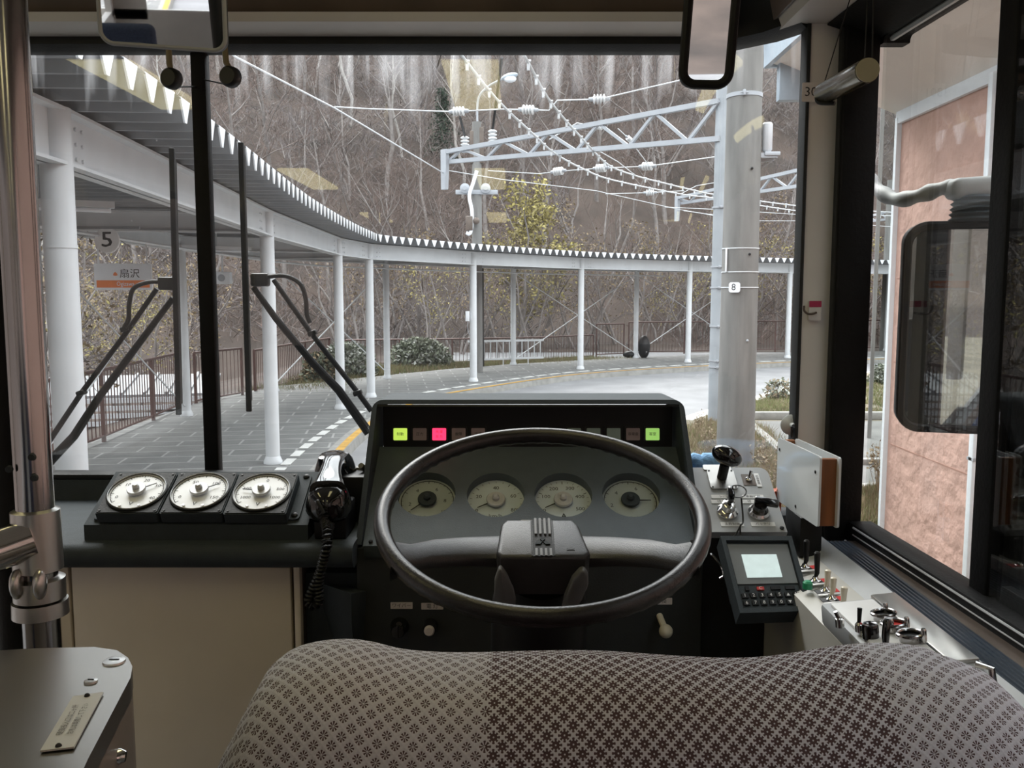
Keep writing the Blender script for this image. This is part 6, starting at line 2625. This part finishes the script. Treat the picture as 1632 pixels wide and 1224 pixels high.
wd_ = 0.026
bplate('front_board', 'box_white', 0, Lb, 0, hB, 0.0, 0.004)
bplate('rear_board', 'box_white', 0.012, Lb + 0.01, 0, hB, -wd_ - 0.004, -wd_)
bplate('side', 'wood', Lb - 0.012, Lb, 0.002, hB - 0.004, -wd_, 0.0, 0.001)
bplate('side', 'wood', 0.0, 0.012, 0.002, hB - 0.004, -wd_, 0.0, 0.001)
bplate('bottom', 'wood', 0.012, Lb - 0.012, 0.002, 0.014, -wd_, 0.0, 0.001)
for x, y in ((0.012, hB - 0.022), (Lb - 0.018, hB - 0.03), (Lb * 0.5, 0.012)):
    mb = MB()
    mb.lathe([(0.003, 0), (0.003, 0.001), (0, 0.0015)], bfr @ V((x, y, 0.004)), bfr.to_3x3() @ V((0, 0, 1)), 10)
    mb.build('screw', 'black', db)
mb = MB()
fB = bfr @ V((Lb / 2, 0, -wd_ / 2))
mb.box((fB.x, fB.y, (zb0 + ZC) / 2 - 0.002), (0.04, 0.08, max(0.01, zb0 - ZC + 0.004)), None, 0.002)
mb.build('foot', 'dash_dark', db)
# small orange red frame and a rod beside the box
mb = MB()
a = at_y(1236, 800, 1.70)
mb.box(a + V((0.004, 0.02, -0.01)), (0.02, 0.03, 0.06), None, 0.003)
mb.tube([a + V((0, 0, 0.02)), at_y(1241, 770, 1.72)], 0.002, 6)
tag(mb.build('reflector', pm('orange red plastic', (0.55, 0.10, 0.03), 0.4), None), 'small orange red reflector block left of the document box', 'reflector')
# suction cup knob standing above the box
c = at_y(1262, 680, 1.74)
t = thing('suction_cup', 'clear suction cup with a small dark stem on the windscreen corner by the document box', 'suction cup', c)
mb = MB()
mb.lathe([(0.004, -0.012), (0.006, -0.004), (0.020, 0.004), (0.021, 0.006)], c + V((0.006, 0.02, 0)), (0, 1, 0), 24)
mb.build('cup', pm('clear plastic', (0.6, 0.62, 0.62), 0.1, var=0.02), t)
mb = MB()
mb.tube([c, c - V((0, 0, 0.022))], 0.0022, 8)
mb.build('stem', 'black', t)
# hook with red and white backing
c = at_y(1298, 495, 1.745)
t = thing('wall_hook', 'brown metal hook on a red and white pad on the beige pillar', 'hook', c)
fr = frame(c, (1, 0, 0), (0, 0, 1))
mb = MB()
mb.plate(fr, rrect(0.024, 0.038, 0.002), -0.004, 0.004)
mb.build('pad', 'label', t)
mb = MB()
mb.plate(fr, rrect(0.024, 0.012, 0.001, cy_=0.013), 0.004, 0.0045)
mb.build('red_band', pm('crimson sticker', (0.40, 0.02, 0.09), 0.5), t)
mb = MB()
mb.tube(catmull([fr @ V((0.002, -0.004, 0.004)), fr @ V((-0.006, -0.006, 0.010)), fr @ V((-0.018, -0.006, 0.016)), fr @ V((-0.026, 0.000, 0.018)), fr @ V((-0.027, 0.010, 0.018))], 6), 0.0022, 8)
mb.build('hook', 'brown_wood', t)
# number sticker on the pillar
c = at_y(1297, 147, 1.742)
fr = frame(c, (1, 0, 0), (0, 0, 1))
mb = MB()
mb.plate(fr, rrect(0.046, 0.036, 0.002), 0.0, 0.001)
t = mb.build('number_sticker', pm('pale sticker', (0.70, 0.69, 0.68), 0.5), None)
tag(t, 'pale sticker with the number 301 on the beige pillar behind the roller blind', 'sticker')
lettering([('301', 0.025, fr, 0.0016)], 'numeral', 'ink', t)

# roller blind
ra, rb = at_y(1313, 149, 1.66), at_y(1382, 112, 1.44)
rbl = thing('roller_blind', 'rolled up shiny sun blind hanging on cords before the window pillar', 'blind', (ra + rb) / 2)
mb = MB()
ax = (rb - ra)
mb.lathe([(0, 0), (0.017, 0), (0.0195, 0.004), (0.0195, ax.length), (0.017, ax.length + 0.003), (0, ax.length + 0.003)], ra, ax, 32)
mb.build('roll', pm('bronze reflective film', (0.10, 0.085, 0.045), 0.18, 0.6, var=0.15, scale=6, stretch=(1, 1, 1)), rbl)
mb = MB()
mb.lathe([(0, -0.001), (0.0185, -0.001), (0.0185, 0.004), (0, 0.004)], rb, ax, 24)
mb.build('end_cap', pm('yellowed end cap', (0.42, 0.40, 0.27), 0.4), rbl)
mb = MB()
for dx in (-0.006, 0.006):
    mb.tube([rb + V((dx, -0.004, 0.018)), V((rb.x + dx * 0.6, rb.y, oc.z))], 0.0012, 6)
    mb.build('cord', 'dash_dark', rbl)
    mb = MB()
mb.tube([ra + V((0.0, 0, 0.018)), V((ra.x + 0.02, ra.y - 0.06, oc.z))], 0.0010, 6)
mb.build('cord', 'dash_dark', rbl)
mb = MB()
mb.tube(catmull([ra + V((0, 0, 0.016)), ra + V((-0.012, 0.0, 0.0)), ra + V((-0.012, -0.01, -0.018)), ra + V((0.01, -0.03, -0.024))], 6), 0.004, 8)
mb.build('bracket', 'dash_dark', rbl)


def mirror(name, label, c, w, h, r_, nrm_, up_, edge_mat, arm=None, depth=0.02, edge_w=0.005):
    t = thing(name, label, 'mirror', c)
    z = V(nrm_).normalized()
    y = V(up_)
    y = (y - z * y.dot(z)).normalized()
    x = y.cross(z)
    m = Matrix((x, y, z)).transposed().to_4x4()
    m.translation = c
    mb = MB()
    mb.plate(m, rrect(w, h, r_, 8), -depth, -0.001)
    mb.build('back', 'dash_dark', t)
    mb = MB()
    mb.tube([m @ V((p[0], p[1], -0.001)) for p in rrect(w - edge_w, h - edge_w, r_, 8)], edge_w * 0.75, 8, closed=True)
    mb.build('frame', edge_mat, t)
    mb = MB()
    mb.plate(m, rrect(w - edge_w * 2, h - edge_w * 2, r_ * 0.9, 8), -0.001, 0.0)
    mb.build('mirror_glass', 'mirror', t, 0)
    return t, m


c = (at_y(162, 0, 1.45) + at_y(356, 76, 1.45)) / 2
w1 = at_y(357, 40, 1.45).x - at_y(161, 40, 1.45).x
hm = 0.155
ct = V((at_y(259, 40, 1.45).x, 1.45, at_y(259, 75, 1.45).z + hm / 2))
mr, mm = mirror('interior_mirror', 'wide interior mirror with a grey rim at the top left of the windscreen', ct, w1, hm, 0.02, (0.15, -1, -0.21), (0.03, 0, 1), 'grey_steel')
mb = MB()
mb.tube([ct + V((0.02, 0.03, 0)), ct + V((0.02, 0.30, 0.16))], 0.008, 10)
mb.build('arm', 'chrome', mr)
w2 = at_y(1176, 60, 1.40).x - at_y(1092, 60, 1.40).x
zb2 = at_y(1132, 137, 1.40).z
c2 = V((at_y(1134, 60, 1.40).x, 1.40, zb2 + 0.13))
mr2, _ = mirror('interior_mirror', 'tall narrow interior mirror with a dark rim above the right of the windscreen', c2, w2, 0.26, 0.02, (-0.12, -1, -0.17), (0.05, 0, 1), 'rubber', edge_w=0.010)
mb = MB()
mb.tube([c2 + V((0.02, 0.03, 0.05)), c2 + V((0.03, 0.24, 0.20))], 0.008, 10)
mb.build('arm', 'chrome', mr2)

# two black discs hanging on stems at the centre bar
for px, py, tx, ty, lab in ((272, 125, 268, 72, 'black round disc on a stem left of the windscreen centre bar'), (366, 122, 355, 72, 'black round disc on a stem right of the windscreen centre bar')):
    c = at_y(px, py, 1.78)
    t = thing('round_disc', lab, 'disc', c, 'black round discs at the windscreen bar')
    mb = MB()
    mb.lathe([(0, -0.010), (0.016, -0.010), (0.0195, -0.006), (0.0205, 0.0), (0.0205, 0.010), (0.017, 0.014), (0, 0.014)], c, V((0.25, 1, 0)), 32)
    mb.build('disc', 'black', t)
    mb = MB()
    mb.tube([c + V((0.0, 0.004, 0.016)), at_y((px + tx) / 2, (py + ty) / 2 + 3, 1.78), V((at_y(tx, ty, 1.80).x, 1.80, z1 + 0.01))], [0.0055, 0.006, 0.005], 10)
    mb.build('stem', pm('brass brown stem', (0.16, 0.13, 0.07), 0.4, var=0.2), t)
    mb = MB()
    s_ = 1 if px < 320 else -1
    mb.tube([c + V((0.006 * s_, 0.01, -0.014)), at_y(px + 40 * s_, py + (13 if s_ > 0 else 5), 1.93)], 0.0018, 6)
    mb.build('wire', 'dash_dark', t)

# =================================================================== WIPERS (outside the glass)
YWP = 2.02


def wiper(label, blade, arm, link, hose, clips_, head):
    t = thing('windscreen_wiper', label, 'wiper', at_y(*arm[-1], YWP), 'windscreen wipers')
    mb = MB()
    a, b = at_y(*blade[0], YWP - 0.02), at_y(*blade[1], YWP - 0.02)
    mb.bar(a, b, 0.012, 0.010, up=(0, 1, 0), bev=0.002)
    mb.bar(a.lerp(b, 0.04) + V((0, 0.012, 0)), a.lerp(b, 0.96) + V((0, 0.012, 0)), 0.006, 0.012, up=(0, 1, 0))
    mb.build('blade', 'rubber', t)
    for pts, nm, rs in ((arm, 'arm', (0.0065, 0.011)), (link, 'link_arm', (0.0055, 0.0065))):
        mb = MB()
        p = [at_y(x, y, YWP) for x, y in pts]
        n_ = len(p)
        mb.tube(p, [rs[0] + (rs[1] - rs[0]) * k / (n_ - 1) for k in range(n_)], 10)
        mb.build(nm, 'rubber', t)
    mb = MB()
    mb.tube(catmull([at_y(x, y, YWP - 0.012) for x, y in hose], 8), 0.0052, 10)
    mb.build('washer_hose', 'black', t)
    mb = MB()
    for x, y in clips_:
        p = at_y(x, y, YWP)
        mb.box(p, (0.020, 0.02, 0.012), Matrix.Rotation(R(-20), 3, 'Y'), 0.003)
    mb.build('clips', 'black', t)
    mb = MB()
    mb.box(at_y(*head, YWP - 0.006), (0.040, 0.028, 0.030), None, 0.005)
    mb.build('head', 'black', t)
    return t


wiper('left black wiper with an upright blade parked before the left windscreen pane', ((274, 236), (285, 661)), ((276, 475), (230, 536), (160, 630), (118, 695), (64, 752)), ((250, 460), (205, 525), (130, 626), (62, 728)),
      ((262, 449), (236, 450), (213, 460), (206, 485), (205, 508), (198, 522)), ((200, 524), (130, 626)), (268, 452))
wiper('right black wiper with an upright blade parked beside the windscreen bar', ((384, 227), (397, 656)), ((404, 458), (440, 508), (500, 580), (540, 622), (588, 690)), ((436, 446), (495, 530), (572, 628), (592, 655)),
      ((425, 441), (455, 440), (478, 452), (487, 475), (489, 500), (494, 515)), ((498, 531), (570, 626)), (415, 446))

# =================================================================== OUTSIDE MIRROR
YM = 1.62
om = thing('outside_mirror', 'large outside mirror with a grey corrugated arm beyond the side window', 'mirror', at_y(1520, 520, YM))
qm = [(1458, 372), (1600, 352), (1600, 690), (1466, 668)]
c = V((at_y(1530, 520, YM).x, YM, (at_y(1530, 355, YM).z + at_y(1530, 688, YM).z) / 2))
wM = at_y(1612, 520, YM).x - at_y(1457, 520, YM).x
hM = at_y(1530, 353, YM).z - at_y(1530, 688, YM).z
nm_ = V((-0.28, -1, -0.02)).normalized()
x_ = V((0, 0, 1)).cross(nm_).normalized()
m = Matrix((x_, nm_.cross(x_), nm_)).transposed().to_4x4()
m.translation = c
mb = MB()
mb.plate(m, rrect(wM + 0.02, hM, 0.035, 8), -0.05, -0.004)
mb.build('housing', 'black', om)
mb = MB()
mb.tube([m @ V((p[0], p[1], 0)) for p in rrect(wM + 0.012, hM - 0.010, 0.035, 8)], 0.008, 8, closed=True)
mb.build('frame', 'rubber', om)
mb = MB()
mb.plate(m, rrect(wM - 0.004, hM - 0.026, 0.03, 8), -0.003, 0.0)
mb.build('mirror_glass', 'mirror', om, 0)
mb = MB()
armp = catmull([at_y(1370, 255, 1.90), at_y(1384, 282, 1.86), at_y(1403, 305, 1.81), at_y(1430, 318, 1.75), at_y(1465, 312, 1.69), at_y(1500, 301, 1.65), at_y(1530, 298, YM)], 6)
mb.tube(armp, [0.014 + 0.002 * math.sin(k) for k in range(len(armp))], 14)
mb.build('arm', 'bellows', om, 60)
mb = MB()
mb.box(at_y(1548, 300, YM), (0.085, 0.05, 0.038), Matrix.Rotation(R(-4), 3, 'Y'), 0.014, 3)
mb.build('arm_elbow', 'bellows', om)
mb = MB()
pr = []
za, zc_ = at_y(1550, 312, YM).z, at_y(1550, 354, YM).z
for k in range(11):
    f = k / 10
    pr.append((0.032 + (0.006 if k % 2 else 0) + 0.004 * f, za + (zc_ - za) * f))
mb.lathe([(0, za)] + pr + [(0, zc_)], V((at_y(1552, 330, YM).x, YM, 0)), (0, 0, 1), 24)
mb.build('bellows', 'dash', om, 20)

# =================================================================== HANDRAIL, FARE BOX, DRIVER'S SEAT
XP, YP_ = at_y(44, 600, 0.80).x, 0.80
hr_ = thing('handrail_post', 'polished steel handrail post with clamps at the left edge', 'handrail', (XP, YP_, FLOOR))
mb = MB()
mb.lathe([(0.0, 0), (0.0165, 0), (0.0165, CEIL - FLOOR), (0, CEIL - FLOOR)], (XP, YP_, FLOOR), n=28)
mb.build('post', 'post_steel', hr_)
mb = MB()
mb.lathe([(0.0, FLOOR), (0.019, FLOOR), (0.019, CEIL), (0.0, CEIL)], (XP - 0.035, YP_ + 0.025, 0), n=20)
mb.build('rear_post', 'dash_dark', hr_)
z_a = at_y(45, 860, YP_).z
mb = MB()
mb.lathe([(0.0165, 0.03), (0.021, 0.028), (0.0215, -0.028), (0.0165, -0.03)], (XP, YP_, z_a), n=28)
mb.lathe([(0.0165, -0.058), (0.0225, -0.056), (0.0225, -0.037), (0.0165, -0.035)], (XP, YP_, z_a), n=28)
cl_ = mb.build('clamp', 'satin', hr_)
for sx in (-0.009, 0.012):
    mb = MB()
    mb.ball((XP + sx, YP_ - 0.021, z_a - 0.036), (0.006, 0.008, 0.014), 14, 10)
    mb.build('clamp_lug', 'satin', cl_)
mb = MB()
mb.lathe([(0.0165, -0.003), (0.024, -0.003), (0.0245, -0.017), (0.0165, -0.017)], (XP, YP_, z_a - 0.055), n=28)
mb.build('collar', 'satin', cl_)
mb = MB()
mb.tube([(XP, YP_ - 0.008, z_a + 0.004), (XP - 0.10, YP_ - 0.08, z_a - 0.030), (XP - 0.35, YP_ - 0.28, z_a - 0.115)], 0.0155, 18)
mb.tube([(XP, YP_ - 0.008, z_a + 0.004), (XP - 0.034, YP_ - 0.032, z_a - 0.0065)], 0.019, 18)
mb.build('rail', 'chrome', hr_)
mb = MB()
for f in (0.2, 0.45):
    p = V((XP, YP_ - 0.012, z_a + 0.004)).lerp(V((XP - 0.10, YP_ - 0.10, z_a - 0.022)), f)
    mb.ball(p + V((0.004, -0.010, 0.011)), 0.0026, 8, 6)
mb.build('rivet', 'brushed', hr_)
for dz in (0.07, -0.115):
    for k, (sx, sz) in enumerate(((-0.012, 0), (0.009, 0.011), (0.010, -0.008))):
        mb = MB()
        mb.lathe([(0.0035, 0), (0.003, 0.003), (0, 0.0035)], (XP + sx, YP_ - 0.0155, z_a + dz + sz), (sx * 8, -1, 0), 10)
        mb.build('screw', 'dash', hr_)
mb = MB()
mb.lathe([(0.0168, -0.30), (0.0168, -0.155)], (XP, YP_, z_a), n=28)
mb.build('red_tape', pm('red brown band', (0.42, 0.08, 0.03), 0.3, var=0.2), hr_)

# fare box
fz = 2.10
pts_px = [(-60, 1040), (60, 1033), (150, 1031), (186, 1036), (204, 1048), (211, 1062), (208, 1080), (140, 1210), (100, 1300), (-300, 1300)]
fp_ = [at_z(x, y, fz) for x, y in pts_px]
fb = thing('fare_box', 'grey metal fare box with rounded top corner at the lower left', 'fare box', (fp_[1].x, fp_[1].y, FLOOR))
mb = MB()
mb.ext([(p.x, p.y, fz - 0.018) for p in fp_], (0, 0, 0.018))
mb.build('top_plate', 'fare_top', fb, 30)
mb = MB()
cxm = sum(p.x for p in fp_) / len(fp_)
cym = sum(p.y for p in fp_) / len(fp_)
mb.ext([(cxm + (p.x - cxm) * 0.99, cym + (p.y - cym) * 0.99, FLOOR) for p in fp_], (0, 0, fz - 0.018 - FLOOR))
mb.build('body', pm('grey brown fare box paint', (0.27, 0.235, 0.20), 0.4, var=0.05), fb, 30)
for px, py, r_, nm in ((182, 1055, 0.0090, 'lock'), (145, 1087, 0.0052, 'screw')):
    c = at_z(px, py, fz)
    mb = MB()
    mb.lathe([(r_, 0), (r_ * 0.95, 0.0015), (r_ * 0.5, 0.002), (0, 0.002)], c, (0, 0, 1), 24)
    o_ = mb.build(nm, 'brushed', fb)
    mb = MB()
    mb.box(c + V((0, 0, 0.002)), (r_ * 0.9, r_ * 0.18, 0.001))
    mb.build('slot', 'black', o_)
pq = [at_z(x, y, fz + 0.001) for x, y in ((64, 1199), (116, 1112), (165, 1105), (118, 1193))]
mb = MB()
mb.ext(pq, (0, 0, 0.0012))
np_ = mb.build('name_plate', 'label', fb)
cpl = sum(pq, V()) / 4 + V((0, 0, 0.0016))
ydir = (pq[1] - pq[0]).normalized()
xdir = V((ydir.y, -ydir.x, 0))
lf_ = frame(cpl, ydir, V((-ydir.y, ydir.x, 0)))
lettering([('硬貨投入口は二ヶ所', 0.0050, lf_ @ Matrix.Translation((0, 0.0033, 0)), 0.0003, 1.0), ('お札は両替して下さい', 0.0050, lf_ @ Matrix.Translation((0, -0.0033, 0)), 0.0003, 0.92)], 'lettering', pm('worn grey print', (0.12, 0.12, 0.12), 0.6), np_)
for p in (pq[1].lerp(pq[2], 0.5), pq[0].lerp(pq[3], 0.5)):
    mb = MB()
    mb.ball(cpl.lerp(p, 0.92) + V((0, 0, 0.001)), 0.0022, 10, 6)
    mb.build('rivet', 'ink', np_)
c = at_z(168, 1185, 2.07)
mb = MB()
mb.lathe([(0.006, 0), (0.006, 0.006), (0.004, 0.01), (0, 0.01)], c + V((0.004, 0, -0.01)), (1, 0.2, -0.1), 12)
mb.build('latch', 'chrome', fb)

# driver's seat with lace cover
M['lace'] = bpy.data.materials.new('open work lace cover')
nt, out = nodes_of(M['lace'])
N, L = nt.nodes, nt.links
bs = N.new('ShaderNodeBsdfPrincipled')
L.new(bs.outputs[0], out.inputs[0])
bs.inputs['Roughness'].default_value = 0.95
bs.inputs['Specular IOR Level'].default_value = 0.15
uv = N.new('ShaderNodeUVMap')
sp = N.new('ShaderNodeSeparateXYZ')
L.new(uv.outputs[0], sp.inputs[0])


def mnode(op, a, b=None, c=None):
    n_ = N.new('ShaderNodeMath')
    n_.operation = op
    for i, s_ in enumerate((a, b, c)):
        if s_ is None:
            continue
        if isinstance(s_, (int, float)):
            n_.inputs[i].default_value = s_
        else:
            L.new(s_, n_.inputs[i])
    return n_.outputs[0]


su, sv = sp.outputs['X'], sp.outputs['Y']          # metres along and down the cloth
F = 74.0
pa_ = mnode('ADD', mnode('MULTIPLY', su, F), mnode('MULTIPLY', sv, F))
pb_2 = mnode('SUBTRACT', mnode('MULTIPLY', su, F), mnode('MULTIPLY', sv, F))
s1 = mnode('ABSOLUTE', mnode('SINE', mnode('MULTIPLY', pa_, PI)))
s2 = mnode('ABSOLUTE', mnode('SINE', mnode('MULTIPLY', pb_2, PI)))
net = mnode('MULTIPLY', s1, s2)                    # open cells between crossing threads
lp_ = mnode('SUBTRACT', mnode('FRACT', pa_), 0.5)
lq_ = mnode('SUBTRACT', mnode('FRACT', pb_2), 0.5)
ang_ = mnode('ARCTAN2', lq_, lp_)
rad_ = mnode('SQRT', mnode('ADD', mnode('MULTIPLY', lp_, lp_), mnode('MULTIPLY', lq_, lq_)))
ray_ = mnode('GREATER_THAN', mnode('COSINE', mnode('MULTIPLY', ang_, 8.0)), -0.25)     # threads radiating in each cell
val = mnode('MULTIPLY', mnode('MULTIPLY', net, mnode('MULTIPLY_ADD', ray_, 0.75, 0.25)), mnode('GREATER_THAN', rad_, 0.07))
# the open pattern fills the middle field; the borders are closer knit
nzl = N.new('ShaderNodeTexNoise')
nzl.inputs['Scale'].default_value = 6
tcl = N.new('ShaderNodeTexCoord')
L.new(tcl.outputs['Object'], nzl.inputs['Vector'])
mid = N.new('ShaderNodeMapRange')
L.new(mnode('ABSOLUTE', mnode('SUBTRACT', su, 0.138)), mid.inputs['Value'])
mid.inputs['From Min'].default_value = 0.155
mid.inputs['From Max'].default_value = 0.165
mid.inputs['To Min'].default_value = 0.15
mid.inputs['To Max'].default_value = 0.42
hole = mnode('GREATER_THAN', val, mid.outputs[0])
mixc = N.new('ShaderNodeMixRGB')
mixc.inputs['Color1'].default_value = (0.60, 0.605, 0.69, 1)
mixc.inputs['Color2'].default_value = (0.10, 0.066, 0.074, 1)
L.new(hole, mixc.inputs['Fac'])
L.new(mixc.outputs[0], bs.inputs['Base Color'])
bmp = N.new('ShaderNodeBump')
bmp.inputs['Strength'].default_value = 0.6
bmp.inputs['Distance'].default_value = 0.002
bmp.invert = True
L.new(val, bmp.inputs['Height'])
L.new(bmp.outputs[0], bs.inputs['Normal'])

YS = 0.70
seat = thing('driver_seat', 'driver seat with a grey open work lace cover over its broad backrest, in the foreground', 'seat', (0.12, 0.85, FLOOR))
# top outline of the backrest in pixels, left to right
top_px = [(345, 1230), (352, 1190), (375, 1145), (400, 1095), (428, 1052), (470, 1030), (530, 1019), (580, 1021), (640, 1031), (760, 1037), (880, 1040), (1000, 1042), (1150, 1043), (1250, 1040), (1340, 1033), (1430, 1027), (1500, 1030), (1545, 1045), (1585, 1060), (1612, 1085), (1640, 1120), (1665, 1170), (1690, 1230)]
tops = [at_y(x, y + 22, YS) for x, y in top_px]
tl_ = catmull(tops, 4)
nu = len(tl_)
rows = []
# cross section from the front of the roll over the top, down the rear face towards the camera
sec = [(0.085, -0.10), (0.082, -0.05), (0.068, -0.022), (0.044, -0.006), (0.016, 0.0), (-0.012, -0.002), (-0.036, -0.010), (-0.054, -0.024), (-0.068, -0.046), (-0.080, -0.080), (-0.092, -0.130), (-0.104, -0.190), (-0.120, -0.280), (-0.135, -0.40)]
vs_, fs, uvs = [], [], []
acc = [0.0]
for a, b in zip(sec, sec[1:]):
    acc.append(acc[-1] + math.hypot(a[0] - b[0], a[1] - b[1]))
xc_mid = (tl_[0].x + tl_[-1].x) / 2
for i, p in enumerate(tl_):
    for j, (dy, dz) in enumerate(sec):
        wob = 0.006 * noise.noise(V((p.x * 7, dz * 9, dy * 5)))
        sp_ = 1 + 0.16 * max(0, -dz)           # backrest widens slightly lower down
        # keep the shoulders rounded: less depth at the ends
        e_ = min(1.0, min(i, nu - 1 - i) / 14.0)
        dd_ = 0.35 + 0.65 * math.sin(e_ * PI / 2)
        vs_.append(V((xc_mid + (p.x - xc_mid) * sp_, p.y + dy * dd_ + wob * 0.5, p.z + dz + wob)))
        uvs.append((p.x, acc[j]))
m_ = len(sec)
for i in range(nu - 1):
    for j in range(m_ - 1):
        fs.append([i * m_ + j, i * m_ + j + 1, (i + 1) * m_ + j + 1, (i + 1) * m_ + j])
me = bpy.data.meshes.new('lace_cover')
off = world_of(seat)
me.from_pydata([tuple(v - off) for v in vs_], [], fs)
ul = me.uv_layers.new(name='UVMap')
for lp in me.loops:
    ul.data[lp.index].uv = uvs[lp.vertex_index]
me.materials.append(M['lace'])
me.shade_smooth()
lo = bpy.data.objects.new('lace_cover', me)
COL.objects.link(lo)
lo.parent = seat
lo['label'] = 'grey lace cover with diamond openings'
sm_ = lo.modifiers.new('thickness', 'SOLIDIFY')
sm_.thickness = 0.004
sm_.offset = -1
# the seat under the cover
mb = MB()
mb.box((xc_mid, YS - 0.01, 1.72), (0.52, 0.13, 0.58), None, 0.05, 4)
mb.build('backrest', 'seat_red', seat)
mb = MB()
mb.box((xc_mid, YS + 0.30, 1.42), (0.50, 0.46, 0.12), None, 0.04, 3)
mb.build('seat', 'seat_red', seat)
mb = MB()
mb.box((xc_mid, YS + 0.28, 1.13), (0.34, 0.34, 0.46), None, 0.02)
mb.build('pedestal', 'black', seat)
# chrome lever end by the seat edge at the right
c = at_y(1560, 1058, 0.95)
mb = MB()
mb.tube([c + V((-0.004, 0, 0)), c + V((0.010, -0.008, -0.002)), c + V((0.014, -0.012, -0.03))], 0.004, 10)
tag(mb.build('grab_handle', 'chrome', None), 'small chrome handle end between the seat and the ribbed mat', 'handle')
